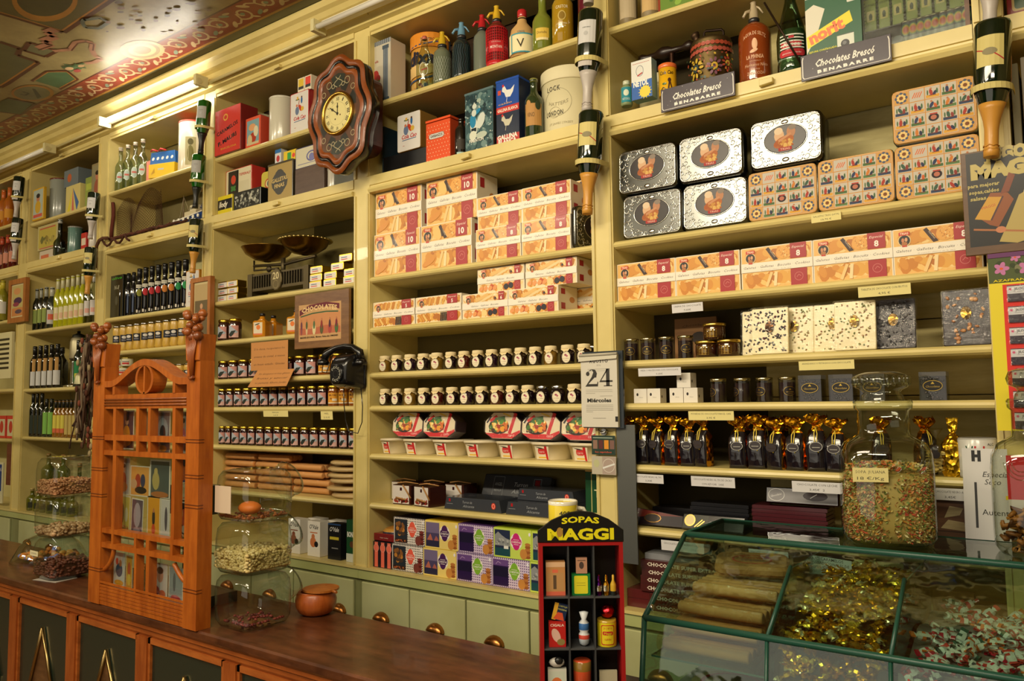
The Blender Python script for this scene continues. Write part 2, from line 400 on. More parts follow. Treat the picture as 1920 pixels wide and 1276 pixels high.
for(rx,ry,c)in((.15,.10,'#cbb88a'),(.12,.08,'#a8987a'),(.095,.062,'#d6c594'),(.06,.04,'#a09070')):a.el(-4.13,.27,rx,ry,c,0,24)
def mpx(px,py):
 q=atz(px,py,CEIL);return(q.x,-q.y)
def mp(l):return[mpx(*q)for q in l]
a.poly(mp([(-260,-130),(60,-80),(215,-10),(118,60),(0,24),(-120,-10)]),'#625b38')
a.line(mp([(0,24),(60,42),(118,60),(150,38),(215,-6)]),.035,'#5a2f22')
a.line(mp([(0,22),(60,40),(116,57),(148,35),(212,-8)]),.010,'#b07c34')
def mell(cx,cy,rx,ry,n=28):return mp([(cx+rx*math.cos(2*math.pi*i/n),cy+ry*math.sin(2*math.pi*i/n))for i in range(n)])
a.poly(mell(84,-2,62,42),'#b07c34');a.poly(mell(84,-4,53,34),'#4d4a31')
a.poly(mp([(0,80),(40,90),(42,105),(75,116),(12,158),(0,165),(-60,150),(-60,70)]),'#5f6141')
a.line(mp([(0,78),(38,91),(32,103),(72,116),(14,156),(0,163)]),.03,'#5a2f22');a.line(mp([(0,160),(10,154),(66,117)]),.010,'#b07c34')
a.poly(mp([(55,80),(92,90),(106,94),(84,105),(48,93)]),'#6e7052');a.line(mp([(44,94),(55,79),(95,91),(107,95),(85,106),(44,94)]),.024,'#5a2f22')
a.poly(mp([(66,151),(90,135),(126,134),(145,148),(112,165)]),'#4f7350');a.line(mp([(60,152),(88,133),(126,132),(146,148),(112,167)]),.016,'#6a3524')
a.line(mp([(64,151),(90,134.5),(125,134),(142,148),(112,164)]),.006,'#c08a3a')
a.poly(mell(61,174,40,15.5),'#b07c34');a.poly(mell(60,174,34,12.5),'#7b7a58');a.poly(mp([(60,165),(66,166),(78,181),(70,184)]),'#3c3a2e')
a.line(mp([(38,176),(48,178),(54,174),(42,171)]),.012,'#4a4636')
a.poly(mp([(0,190),(14,184),(62,193),(38,213),(0,209)]),'#4b5f3f');a.line(mp([(14,183),(66,194),(40,214),(0,209)]),.018,'#5a2f22')
a.line(mp([(72,90),(96,82),(80,76),(104,68),(86,60),(104,54)]),.05,'#b07a62');a.line(mp([(72,93),(98,84),(82,78)]),.010,'#5f3328')
a.line(mp([(100,95),(132,92),(142,78),(160,76),(174,80),(172,92),(178,104),(190,110),(176,116),(160,118)]),.030,'#b58468');a.line(mp([(134,94),(146,80),(160,78),(176,82),(174,94)]),.008,'#6a3a2c')
for i in range(26):
 t=rs.uniform(0,6.28);r=rs.uniform(4,26);a.k=60+i;px,py=141+r*math.cos(t),124+.35*r*math.sin(t);a.line(mp([(141,124),(px,py)]),rs.uniform(.008,.02),rs.choice(['#4f6a48','#5d7a55','#425a3a']))
a.k=90;a.poly(mell(130,127,8,3),'#d8b68c');a.poly(mell(145,131,7,3),'#a84c4c');a.poly(mell(152,122,6,2.5),'#c9a67c')
a.line(mp([(158,36),(186,32),(204,40),(186,52),(160,50),(154,40),(158,34)]),.02,'#5d6459')
for i in range(30):a.k=95+i;a.poly(mell(rs.uniform(190,400),rs.uniform(2,62)if True else 0,rs.uniform(2,9),rs.uniform(1,3),8),rs.choice(['#6a4b42','#7a5a4a','#8c6a58','#584038']))
struct('ceiling',b)
b=MB()
prof=[(-.005,3.405),(-.03,3.41),(-.03,3.43),(-.045,3.44),(-.045,3.455),(-.02,3.462),(-.02,3.495),(-.05,3.51),(-.065,3.53),(-.085,3.54),(-.085,3.565),(-.03,3.575),(-.03,3.618),(.33,3.618),(.33,3.405)]
b.slab([(p[0],p[1])for p in prof][::-1],-8.38,2.18,CREAM,'paint',axis='x');struct('trim_1',b)
# built-in shelving: one cabinet per bay
POSTS=[(-6.28,-6.13),(-5.13,-5.0),(-3.94,-3.835),(-2.715,-2.61),(-1.442,-1.35),(-.195,-.12)]
DEP=.32
def nose(zt,t=.027):
 return[(.31,zt-t),(.31,zt),(.012,zt),(.003,zt-.006),(0,zt-t/2),(.003,zt-t+.006),(.012,zt-t)]
def cabinet(label,x0,x1,pl,pr,shelves,back_lo,back_hi,drawers,handles=(),post_l=False,extra=None,gap=None):
 t=thing('shelf_cabinet',label,'shelves')
 for(p0,p1,on)in((pl[0],pl[1],post_l),(pr[0],pr[1],True)):
  if not on:continue
  b=MB();b.box(p0+.0005,p1-.0005,0,.33,Z_LEDGE,3.404,CREAM,'paint')
  for xx in(p0+.006,p1-.016):b.box(xx,xx+.010,-.006,0,Z_LEDGE+.001,Z_DIV0-.005,CREAM2,'paint')
  for xx in(p0+.004,p1-.018):b.box(xx,xx+.014,-.007,0,Z_DIV1+.002,3.36,CREAM,'paint')
  b.build('post',t)
 b=MB()
 def panel(a0,a1,z0,z1,col,m):b.box(a0,a1,DEP,DEP+.018,z0,z1,col,'plaster' if col in(DK,DKB,OLV,'#3b3320','#6d6238')else m)
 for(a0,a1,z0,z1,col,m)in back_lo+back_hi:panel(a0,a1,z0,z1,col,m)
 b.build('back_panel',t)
 for z in shelves:
  b=MB();b.slab(nose(z),x0,x1,CREAM,'paint',axis='x',sm=False);b.build('shelf',t)
 b=MB();b.slab([(.31,2.615),(.31,Z_DIV1),(-.004,Z_DIV1),(-.004,2.648),(.002,2.646),(.002,2.636),(-.012,2.634),(-.016,2.624),(-.008,2.612)],x0+.001,x1-.001,CREAM,'paint',axis='x')
 b.build('divider_ledge',t)
 b=MB();b.slab([(.31,Z_TOP),(.31,3.405),(-.004,3.405),(-.004,Z_TOP+.016),(.004,Z_TOP+.012),(.004,Z_TOP)],x0+.001,x1-.001,CREAM,'paint',axis='x');b.build('top_rail',t)
 bl,br=(pl[0]+pl[1])/2+.0005,(pr[0]+pr[1])/2-.0005
 if abs(pl[1]+2.61)<.01:bl=-2.6775
 if abs(pr[1]+2.61)<.01:br=-2.6785
 b=MB();b.box(bl,br,-.004,.33,.865,Z_LEDGE-.0003,GREENISH,'paint',top=CREAM);b.box(bl,br,-.012,-.004,Z_LEDGE-.012,Z_LEDGE-.0003,CREAM,'paint')
 b.box(bl,br,.012,.33,.05,.865,'#8d9063','paint');b.build('base',t)
 for i,(d0,d1)in enumerate(drawers):
  b=MB();b.slab([(d0+.004,.60),(d1-.004,.60),(d1-.004,.852),(d0+.004,.852)],-.003,.011,'#c5c796','paint',bev=.003)
  d=b.build('drawer',t)
  b=MB();cx=handles[i]if i<len(handles)else(d0+d1)/2;cz=.716;n=9
  rings=[]
  for k in range(5):
   ph=math.pi/2*k/4;rings.append([b.vt((cx+.046*math.cos(math.pi*i2/n),-.004-.030*math.sin(ph)*(.35+.65*math.sin(math.pi*i2/n)),cz-.012+.036*math.sin(math.pi*i2/n)*math.cos(ph*.9)))for i2 in range(n+1)])
  for r0,r1 in zip(rings,rings[1:]):
   for k in range(n):b.face((r0[k],r0[k+1],r1[k+1],r1[k]),'#a8703c','brass',True)
  b.build('handle',d)
 for z in(2.667,3.385):
  b=MB();cx=(x0+x1)/2;b.slab([(cx-.022,z-.012),(cx+.022,z-.008),(cx+.022,z+.008),(cx-.022,z+.010)],-.022,-.004,CREAM,'paint',bev=.002)
  b.build('catch',t)
 if extra:extra(t)
 return t
SH=[1.2025,1.42,1.635,1.785,1.997,2.222,Z_UP]
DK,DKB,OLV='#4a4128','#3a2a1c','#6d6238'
def planks(x0,x1,z0,z1,col,n,m='wallwood'):
 h=(z1-z0)/n;return[(x0,x1,z0+i*h,z0+(i+1)*h-.004,col,m)for i in range(n)]
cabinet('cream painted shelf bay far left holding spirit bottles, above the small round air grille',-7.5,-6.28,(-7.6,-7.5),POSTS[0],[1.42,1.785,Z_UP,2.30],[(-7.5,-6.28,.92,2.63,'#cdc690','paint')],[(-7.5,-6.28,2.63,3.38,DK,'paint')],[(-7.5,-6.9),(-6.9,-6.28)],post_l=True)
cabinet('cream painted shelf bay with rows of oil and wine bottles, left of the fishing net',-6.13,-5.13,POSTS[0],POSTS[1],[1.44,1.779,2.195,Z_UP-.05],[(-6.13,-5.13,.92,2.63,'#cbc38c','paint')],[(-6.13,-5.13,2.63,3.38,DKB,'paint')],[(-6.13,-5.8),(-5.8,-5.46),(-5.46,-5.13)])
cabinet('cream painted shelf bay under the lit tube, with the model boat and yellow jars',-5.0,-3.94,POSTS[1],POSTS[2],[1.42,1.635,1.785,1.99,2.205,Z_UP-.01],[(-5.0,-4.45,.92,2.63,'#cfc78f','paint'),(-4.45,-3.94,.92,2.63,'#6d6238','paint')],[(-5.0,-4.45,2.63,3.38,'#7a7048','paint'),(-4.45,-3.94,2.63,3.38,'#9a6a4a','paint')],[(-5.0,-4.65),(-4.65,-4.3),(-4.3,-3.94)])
cabinet('cream painted shelf bay with the brass scale, dark jam jars and flat cakes',-3.835,-2.715,POSTS[2],POSTS[3],[1.2025,1.435,1.635,1.785,1.995,2.211,Z_UP-.01],[(-3.835,-3.38,.92,2.63,'#b9ab6c','paint'),(-3.38,-2.715,.92,2.63,'#6d6238','paint')],[(-3.835,-2.715,2.63,3.38,DKB,'paint')],[(-3.835,-3.46),(-3.46,-3.129),(-3.129,-2.709)],[-3.65,-3.3,-2.80])  # lower back panel: the lit left part is put in as a lighter colour
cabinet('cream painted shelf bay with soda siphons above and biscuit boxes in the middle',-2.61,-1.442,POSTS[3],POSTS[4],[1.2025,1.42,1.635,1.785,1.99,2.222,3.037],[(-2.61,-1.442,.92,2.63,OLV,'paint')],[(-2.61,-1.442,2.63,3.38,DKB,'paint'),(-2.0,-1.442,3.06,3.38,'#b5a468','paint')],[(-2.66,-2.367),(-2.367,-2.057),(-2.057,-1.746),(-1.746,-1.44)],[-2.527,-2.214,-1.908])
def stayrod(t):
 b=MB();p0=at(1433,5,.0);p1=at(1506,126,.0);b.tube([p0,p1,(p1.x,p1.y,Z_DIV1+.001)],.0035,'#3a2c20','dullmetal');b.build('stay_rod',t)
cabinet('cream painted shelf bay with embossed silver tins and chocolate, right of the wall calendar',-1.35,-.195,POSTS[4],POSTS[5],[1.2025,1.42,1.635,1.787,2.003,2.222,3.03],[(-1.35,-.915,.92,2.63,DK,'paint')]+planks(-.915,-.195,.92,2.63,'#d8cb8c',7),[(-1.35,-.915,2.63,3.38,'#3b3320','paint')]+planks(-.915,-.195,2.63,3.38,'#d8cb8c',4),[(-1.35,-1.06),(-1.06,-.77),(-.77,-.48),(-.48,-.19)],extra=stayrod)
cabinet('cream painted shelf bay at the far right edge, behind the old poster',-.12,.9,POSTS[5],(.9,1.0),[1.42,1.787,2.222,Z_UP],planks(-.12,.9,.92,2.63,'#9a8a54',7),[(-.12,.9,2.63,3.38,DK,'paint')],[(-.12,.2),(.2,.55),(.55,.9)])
# fluorescent tubes
def tube_fixture(label,x0,x1,y,z,lit,far=False):
 t=thing('fluorescent_light',label,'light',(x0,y,z),group='strip lights on the cornice')
 L_=x1-x0;b=MB();b.box(.02,L_-.02,.02,.055,.005,.035,'#e8e2c8','gloss');b.build('batten',t)
 for s in(0,1):
  xx=s*L_;b=MB();b.box(xx-.012,xx+.012,-.02,.055,-.022,.036,'#d8cf9c','gloss');b.lathe([(.017,-.016),(.017,.016)],12,'#c9bf90','gloss',xx,0,0,axis='x');b.build('lamp_holder',t)
 b=MB();b.lathe([(.013,.012),(.013,L_-.012)],14,'#f4f2e6',('lampfar' if far else 'lamp')if lit else 'ceramic',0,0,0,axis='x');b.build('glass_tube',t)
tube_fixture('glowing white fluorescent tube above the bay with the model boat',-4.88,-3.83,-.115,3.415,True)
tube_fixture('unlit white fluorescent tube on the cornice above the soda siphons',-2.86,-1.72,-.115,3.43,False)
tube_fixture('unlit fluorescent tube on the cornice at the far left',-6.75,-5.62,-.115,3.40,False)
for i,xx in enumerate((-6.4,-4.3,-3.0,-1.2)):
 tube_fixture('glowing fluorescent tube on the opposite wall behind the viewer, '+nth(i,4),xx,xx+1.15,-4.5,3.27,True,True)
for(x0,x1,w_)in((-5.6,-4.9,'left'),(-3.81,-2.88,'right')):
 b=MB();b.tube([(x0,-.056,3.425),(x1,-.056,3.43)],.008,'#d8cb90','gloss');solo('cable_conduit',b,f'thin cream conduit along the cornice, {w_} of the glowing tube','conduit')
# front counter
t=thing('shop_counter','long wooden shop counter with dark worn top and green diamond panels','counter')
CF,CB=-.955,-.535
b=MB();b.slab([(CB,.865),(CB,.9),(CF+.006,.9),(CF,.894),(CF-.001,.875),(CF+.008,.865)],-7.6,-.96,'#6a3f26','counter',axis='x');b.build('counter_top',t)
b=MB();b.box(-7.6,-.96,CF+.035,CB-.02,.06,.865,'#3a2415','darkwood');b.build('carcass',t)
b=MB();O='#a65a24'
b.slab([(CF+.036,.82),(CF+.036,.864),(CF+.012,.864),(CF+.012,.85),(CF+.02,.845),(CF+.02,.83),(CF+.026,.82)],-7.6,-.96,O,'wood',axis='x')
b.box(-7.6,-.96,CF+.02,CF+.036,.10,.2,O,'wood');b.build('front_rail',t)
sx=[at(q[0],q[1],CF).x for q in((22,1140),(125,1200),(263,1250))];pitch=(sx[2]-sx[0])/2
xs=[sx[1]+pitch*k for k in range(-5,6)if-7.6<sx[1]+pitch*k<-.95]
for x in xs:
 b=MB();b.box(x-.035,x+.035,CF+.014,CF+.036,.2,.82,O,'pine');b.build('stile',t)
for x0,x1 in zip(xs,xs[1:]):
 b=MB();u0,u1=x0+.035,x1-.035;b.box(u0,u1,CF+.030,CF+.040,.2,.82,'#1d2a22','tin')
 for q in((u0,u0+.014,.2,.82),(u1-.014,u1,.2,.82),(u0,u1,.8,.82)):b.box(q[0],q[1],CF+.020,CF+.034,q[2],q[3],'#b5672c','wood')
 p=b.build('panel',t);cx=(u0+u1)/2;cz=.45;b=MB();rx,rz=.115,.275;y=CF+.030
 b.face([b.vt(q)for q in((cx-rx,y-.001,cz),(cx,y-.001,cz-rz),(cx+rx,y-.001,cz),(cx,y-.001,cz+rz))],'#6a4c30','counter')
 P4=[(cx-rx,cz),(cx,cz-rz),(cx+rx,cz),(cx,cz+rz)]
 for q0,q1 in zip(P4,P4[1:]+P4[:1]):b.tube([(q0[0],y-.006,q0[1]),(q1[0],y-.006,q1[1])],.008,'#a98f5c','brass',4)
 b.build('diamond_inlay',p)
# shared makers
def sx(px,z,y=.02):return atx(px,600,z,y)
GOLD=['#e0a648','#d6923a','#edc271','#c9822f','#f0cf8a','#b8702a']
def cookie_box(kind):
 def f():
  w,h={'10':(.284,.192),'8':(.2275,.134),'6':(.236,.100),'5':(.258,.112)}[kind]
  t=thing('biscuit_box','x','box');b=MB();b.box(-w/2,w/2,0,.14,0,h,'#eee5d0','gloss',side='#e8ddc4')
  a=Art(b,(-w/2,0,0),m='gloss');n={'10':1,'8':1,'6':.9,'5':1}[kind];sd=int(kind)
  lo,hi=(.40,.62)if kind in('10','8')else(.38,.64)
  for(v0,v1,s2)in((0.0,lo*h,1),(hi*h,h*.985,2)):
   a.rect(0.012*w,v0,.985*w,v1,'#e8b868')
   if kind in('6','5'):a.rect(.012*w,v0,.985*w,v1,'#eed7a8')
   a.dots(.012*w,v0,.985*w,v1,66,.07*h,.17*h,GOLD if kind!='6' else GOLD+['#c4552c','#f3e2bd'],sd*3+s2,1.9)
  if kind in('10','8'):
   a.poly([(.36*w,.93*h),(.40*w,.97*h),(.53*w,.66*h),(.47*w,.64*h)],'#3a2420');a.text('Ramonet',.45*w,.79*h,.028*h*1.4,'#cdb8a0',rot=-1.0)
   a.el(.60*w,.80*h,.11*h*1.5,.15*h,'#e3a650');a.dots(.53*w,.68*h,.67*w,.93*h,24,.008*h,.02*h,['#c27f34','#f1cf8b'],5)
   a.line([(.36*w,.02*h),(.44*w,.36*h)],.07*h,'#edc986');a.line([(.48*w,.02*h),(.50*w,.36*h)],.07*h,'#f1d9a4')
   if kind=='10':a.line([(.40*w,.95*h),(.44*w,.70*h)],.06*h,'#3a2420');a.el(.16*w,.16*h,.14*w,.07*h,'#d8913c',.4)
  else:
   if kind=='5':
    for k in range(6):a.line([((.30+.06*k)*w,hi*h),((.34+.06*k)*w,.96*h)],.09*h,GOLD[k%5])
    for k in range(7):a.line([((.56+.035*k)*w,.02*h),((.57+.035*k)*w,.35*h)],.06*h,'#2e2226')
    for k in range(4):a.line([((.05+.06*k)*w,.32*h),((.14+.06*k)*w,.05*h)],.09*h,GOLD[k%5])
   else:
    for k in range(4):a.el((.08+.1*k)*w,.17*h,.05*w,.09*h,'#e59a5a',.6)
    a.el(.62*w,.17*h,.05*w,.12*h,'#2c2830',-.5);a.el(.72*w,.2*h,.05*w,.12*h,'#2c2830',-.5);a.el(.73*w,.75*h,.02*w,.05*h,'#2c2830')
    a.line([(.30*w,.70*h),(.58*w,.93*h)],.14*h,'#e8bb70');a.line([(.44*w,.68*h),(.68*w,.90*h)],.1*h,'#efcf94')
  a.rect(0,lo*h,w,hi*h,'#f0e8d6')
  tx='Galetes · Galletas · Biscuits · Cookies' if kind!='6' else 'Galetes · Galletas · Biscuits'
  a.text(tx,.50*w,(lo+.085)*h,.060*h if kind!='6' else .07*h,'#4a4038',w=.93*w if kind!='6' else .6*w,shear=.28);a.text('El surtido clasico de la casa',.5*w,(lo+.02)*h,.022*h,'#b0a08a',w=.42*w)
  ru=.70 if kind!='6' else .80;rw=.22 if kind!='6' else .12
  a.rect(ru*w,(hi+.02)*h,(ru+rw)*w,h,'#a82c30');a.rect(ru*w,0,(ru+rw)*w,(lo-.01)*h,'#a82c30')
  a.text('Especial',(ru+rw/2)*w,.88*h,.055*h,'#f2d8c8',w=rw*.78*w,shear=.3);a.text(kind,(ru+rw/2)*w,.69*h,.13*h,'#f8efe2',bold=.03)
  a.ring((ru+rw/2)*w,.20*h,.10*h,.10*h,.006*h+.0006,'#cf7a72');a.line([((ru+rw/2)*w-.05*h,.18*h),((ru+rw/2)*w,.24*h),((ru+rw/2)*w+.05*h,.2*h)],.012*h,'#cf7a72')
  ex=.14*w;a.el(ex,.74*h,.115*h*1.15,.135*h,'#e8c78e');a.el(ex,.74*h,.10*h*1.15,.115*h,'#2a2620');a.el(ex-.03*h,.745*h,.030*h,.05*h,'#c9825a');a.el(ex+.035*h,.755*h,.028*h,.045*h,'#d8a078');a.el(ex,.67*h,.06*h,.04*h,'#b0703e')
  a.rr(ex-.11*h,.85*h,ex+.11*h,.93*h,.02*h,'#c8402c');a.text('TRIAS',ex,.87*h,.045*h,'#f6e2c0',bold=.02)
  a.rr(ex-.05*h,.60*h,ex+.05*h,.635*h,.01*h,'#c8402c')
  s_=Art(b,(w/2,0,0),(0,1,0),(0,0,1),'gloss');s_.rect(.02,.1*h,.05,.35*h,'#a82c30');s_.rect(.02,.68*h,.05,.9*h,'#a82c30');s_.el(.10,.5*h,.02,.12*h,'#c88a4a')
  b.build('carton',t)
  b=MB();b.box(-w/2+.004,w/2-.004,-.0,.0,h,h,'#fff')if False else None
  b=MB();b.slab([(-w/2+.003,h-.0002),(w/2-.003,h-.0002),(w/2-.003,h+.0012),(-w/2+.003,h+.0012)],.003,.05,'#e6dcc6','paper');b.build('lid_flap',t)
  return t
 return f
W8={'10':.284,'8':.2275,'6':.236,'5':.258};H8={'10':.192,'8':.134,'6':.100,'5':.112}
def put_cookie(kind,px,z,y,label,grp='boxes of assorted biscuits'):
 x=sx(px,z,y)+W8[kind]/2;return rep('cookie'+kind,cookie_box(kind),(x,y,z),label=label,group=grp)
Z4=2.222
G1='large boxes of assorted biscuits marked 10'
G2='boxes of assorted biscuits marked 8 in the middle bay'
put_cookie('10',702,Z4,.02,'large biscuit carton marked 10, bottom left of the four, on the upper shelf',G1)
put_cookie('10',790,Z4,.02,'large biscuit carton marked 10, bottom right of the four, beside a carton marked 8',G1)
put_cookie('10',705,Z4+.1948,.03,'large biscuit carton marked 10, top left of the four, in the corner',G1)
put_cookie('10',802,Z4+.1948,.03,'large biscuit carton marked 10, top right of the four, highest carton there',G1)
put_cookie('8',893,Z4,.02,'biscuit carton marked 8, lower of the pair beside the cartons marked 10',G2)
put_cookie('8',981,Z4,.02,'biscuit carton marked 8, lower of the pair beside the single silver tin',G2)
put_cookie('8',894,Z4+.1362,.03,'biscuit carton marked 8, upper of the pair beside the cartons marked 10',G2)
put_cookie('8',981.5,Z4+.1362,.03,'biscuit carton marked 8, upper of the pair beside the orange foil bottle neck',G2)
rep('cookie8',None,(-1.557,.174,Z4+.170),label='biscuit carton marked 8, half hidden at the back behind a hanging bottle',group=G2)
Z5=1.99;G3='long low boxes of biscuits marked 5 and 6'
rep('cookie5',cookie_box('5'),(-2.478,.02,Z5),label='low biscuit carton marked 5 beside the old chocolates picture',group=G3)
rep('cookie5',None,(-2.213+.0,.02,Z5),label='low biscuit carton marked 5, right one of two',group=G3)
rep('cookie6',cookie_box('6'),(-1.960,.02,Z5),label='low biscuit carton marked 6, left one of three in the lower layer',group=G3)
rep('cookie6',None,(-1.722,.02,Z5),label='low biscuit carton marked 6, middle one of the lower layer',group=G3)
rep('cookie6',None,(-1.562,.175,Z5),label='low biscuit carton marked 6, right end of the lower layer',group=G3)
rep('cookie6',None,(-1.886,.03,Z5+.1018),label='low biscuit carton marked 6, left one of two in the upper layer',group=G3)
rep('cookie6',None,(-1.643,.03,Z5+.1018),label='low biscuit carton marked 6, right one of two in the upper layer',group=G3)
# jars with cloth caps
def cloth_jar(jam,tilt=0,cap=True):
 def f():
  t=thing('jam_jar','x','jar');b=MB()
  b.lathe([(.031,0),(.036,.004),(.037,.03),(.035,.048),(.027,.056),(.026,.060)],8,jam,'dglass',sq=None)
  a=Art(b,(0,0,0),cyl=(0,0,.0358),m='paper');a.k=5
  if True:
   aa=Art(b,(0,-.0352,0),m='paper');aa.el(0,.027,.021,.022,'#ece2c4');aa.ring(0,.027,.019,.02,.0012,'#b9a98a');aa.el(-.003,.035,.006,.004,'#9c4a5a');aa.el(.004,.031,.005,.004,'#b8687a');aa.text('La Confitura',0,.020,.0045,'#8a4a44',w=.026,shear=.2);aa.rect(-.008,.013,.008,.0145,'#a89a84')
  b.build('glass_body',t);b=MB()
  if cap:
   b.lathe([(.030,0),(.0315,.002),(.0315,.012),(.029,.016),(.004,.018)],16,'#e8d6a8','cloth',0,0,.058);b.build('lid',t)
   b=MB();n=24;r0=[b.vt((.0265*math.cos(2*math.pi*k/n),.0265*math.sin(2*math.pi*k/n),.060))for k in range(n)]
   r1=[]
   for k in range(n):
    q=1+.16*abs(math.cos(2*math.pi*k/n*2+.3));r1.append(b.vt((.034*q*math.cos(2*math.pi*k/n),.034*q*math.sin(2*math.pi*k/n),.062-.013*abs(math.cos(2*math.pi*k/n*2+.3))-.004*(k%2))))
   for k in range(n):b.face((r0[k],r1[k],r1[(k+1)%n],r0[(k+1)%n]),'#e6d3a2','cloth',True)
   b.tube([(.0285*math.cos(2*math.pi*k/12),.0285*math.sin(2*math.pi*k/12),.0612)for k in range(12)],.0014,'#c05a78','cloth',5,True);b.build('cloth_cap',t)
  else:
   b.lathe([(.029,0),(.030,.002),(.030,.012),(.028,.013)],18,'#b9bcc0','silver',0,0,.058);b.build('lid',t)
  return t
 return f
JAMS={'d':'#1c0f14','r':'#4a1410','m':'#2a1a0c','o':'#7a5a1a','p':'#2a1424'}
def jar_row(pxs,z,y,kinds,place,grp,sc=1.0):
 n=len(pxs);f_=fit([sx(p,z,y)for p in pxs],.0375)
 for i,px in enumerate(pxs):
  k=kinds[i%len(kinds)];cap=k!='s';jam=JAMS['d' if k=='s' else k]
  d=dict(d='blackish',r='dark red',m='brown',o='golden',p='purple',s='blackish')[k]
  cc='cream cloth cap' if cap else 'silver lid'
  rep('cj'+k,cloth_jar(jam,cap=cap),(sx(px,z,y),y,z),rz=.55*face(sx(px,z,y))+random.uniform(-.12,.12),scale=(f_,f_,sc),label=f'{d} jam jar with {cc}, {nth(i, n)} {place}',group=grp)
jar_row([707,729,748,768,792],1.785,.055,'odpdo','of five beside the telephone','cloth capped jam jars on the upper jar shelf')
jar_row([838,858,882,908,934,960,989,1024,1053,1082],1.785,.055,'drdpdmdodd','of the long upper row','cloth capped jam jars on the upper jar shelf')
rep('cjs',cloth_jar(JAMS['d'],cap=False),(sx(1103,1.785,.10),.12,1.785),label='blackish jam jar with silver lid at the end by the calendar',group='cloth capped jam jars on the upper jar shelf')
rep('cjd',None,(sx(806,1.785,.10),.13,1.785),label='blackish jam jar with cream cloth cap, set back behind the five',group='cloth capped jam jars on the upper jar shelf')
jar_row([708,734,754,779,801,825,848,871,899,926,963,995,1024,1051,1078],1.635,.055,'mdodrdpdrddssdd','of the long lower row','cloth capped jam jars on the lower jar shelf')
# octagonal gift tubs of sweets
def tub_art(a,w,h,seed):
 a.dots(0,0,w,h,24,.01,.02,['#2a2a2c','#e9dcc0','#33363f','#c8bfa8'],seed,3)
def tub_face():
 t=thing('gift_tub','x','sweets tub');w,h=.185,.118;c=.042
 oc=[(-w/2+c,0),(w/2-c,0),(w/2,c*.7),(w/2,h-c),(w/2-c,h),(-w/2+c,h),(-w/2,h-c),(-w/2,c*.7)]
 b=MB();b.slab(oc,0,.075,'#e6d8b8','gloss',bev=.004,side='#3a2c30');b.build('tub',t)
 b=MB();a=Art(b,(0,0,0),m='gloss')
 a.poly([(p[0]*.96,h/2+(p[1]-h/2)*.95)for p in oc],'#ded0ae');a.poly([(-w/2+c,.004),(w/2-c,.004),(w/2-.004,c*.7),(w/2-.006,c*.95),(w/2-c*1.1,.024),(-w/2+.006,.024),(-w/2+.004,c*.62)],'#c8262c')
 a.line([(.035,.024),(.062,h-.006)],.016,'#c8262c');a.el(-.02,.055,.052,.034,'#2a2018')
 a.dots(-.07,.026,.03,.092,60,.006,.014,['#e6a02e','#e8c050','#a03424','#4f8a3a','#d8742a','#38301e','#e9d27e','#3f6f30'],4,1.6)
 a.line([(-.065,.078),(-.03,.100)],.012,'#cf2a2a');a.line([(-.04,.086),(.01,.094)],.012,'#3a6a34');a.line([(-.08,.07),(-.06,.1)],.008,'#2c2c34');a.line([(.04,.098),(.0,.112)],.006,'#e6c23c')
 a.text('caro',.045,.012,.012,'#f0c8c0');b.build('lid',t)
 b=MB();b.slab([(p[0]*1.02,h/2+(p[1]-h/2)*1.02)for p in oc],-.003,.06,'#ffffff','film');b.build('cellophane',t)
 return t
def tub_side():
 t=thing('gift_tub','x','sweets tub');b=MB();w=.185;h=.066
 b.lathe([(.078,0),(.095,h-.008,'#c8262c'),(.099,h-.008),(.099,h),(.0,h)],8,'#e2d5b4','gloss',0,.095,0,cap=False);b.build('tub',t)
 b=MB();a=Art(b,(0,.0205,0),(1,0,0),Vector((0,-.235,1)).normalized(),'gloss');a.k=3
 a.poly([(-.029,.002),(.029,.002),(.034,h-.012),(-.034,h-.012)],'#e6dabb');a.rr(-.020,.022,.016,.046,.008,'#cf3a3a');a.text('caro',-.002,.028,.010,'#f6d2ca',w=.026)
 a.rect(-.020,.007,.018,.012,'#e3b22c');a.poly([(.018,.002),(.027,.002),(.024,h-.012),(.012,h-.012)],'#c4202a');a.poly([(-.034,h-.014),(.0,h-.018),(.01,h-.024),(-.01,h-.022)],'#3a4038')
 L2=Art(b,(-.052,.049,0),Vector((.72,-.70,0)).normalized(),Vector((-.17,-.17,1)).normalized(),'gloss');L2.k=3
 L2.line([(-.02,.005),(.005,.045)],.008,'#33384a');L2.line([(-.005,.004),(.016,.04)],.006,'#9aa0ac');L2.line([(-.028,.02),(-.01,.05)],.01,'#2a2a2a')
 b.build('label_panel',t)
 b=MB();b.lathe([(.080,.001),(.1005,h+.001)],8,'#ffffff','film',0,.095,0,cap=False);b.build('cellophane',t)
 return t
GT='octagonal tubs of sweets in red and cream wrapping'
for i,px in enumerate([717,765,824,882,947,1016,1082]):
 rep('tubs',tub_side,scale=(.94 if i else .7,1,1),loc=(sx(px,1.42,.025),.0255,1.42),label=f'red and cream octagonal sweets tub lying flat, {nth(i, 7)} in the lower layer',group=GT)
for i,px in enumerate([761,820,947,1016,1082]):
 rep('tubf',tub_face,(sx(px,1.4875,.05),.055,1.4875),rot=(-.12,0,0),scale=(1,1,.93),label=f'octagonal sweets tub showing fruit lid, {nth(i, 5)} standing on the lower layer',group=GT)
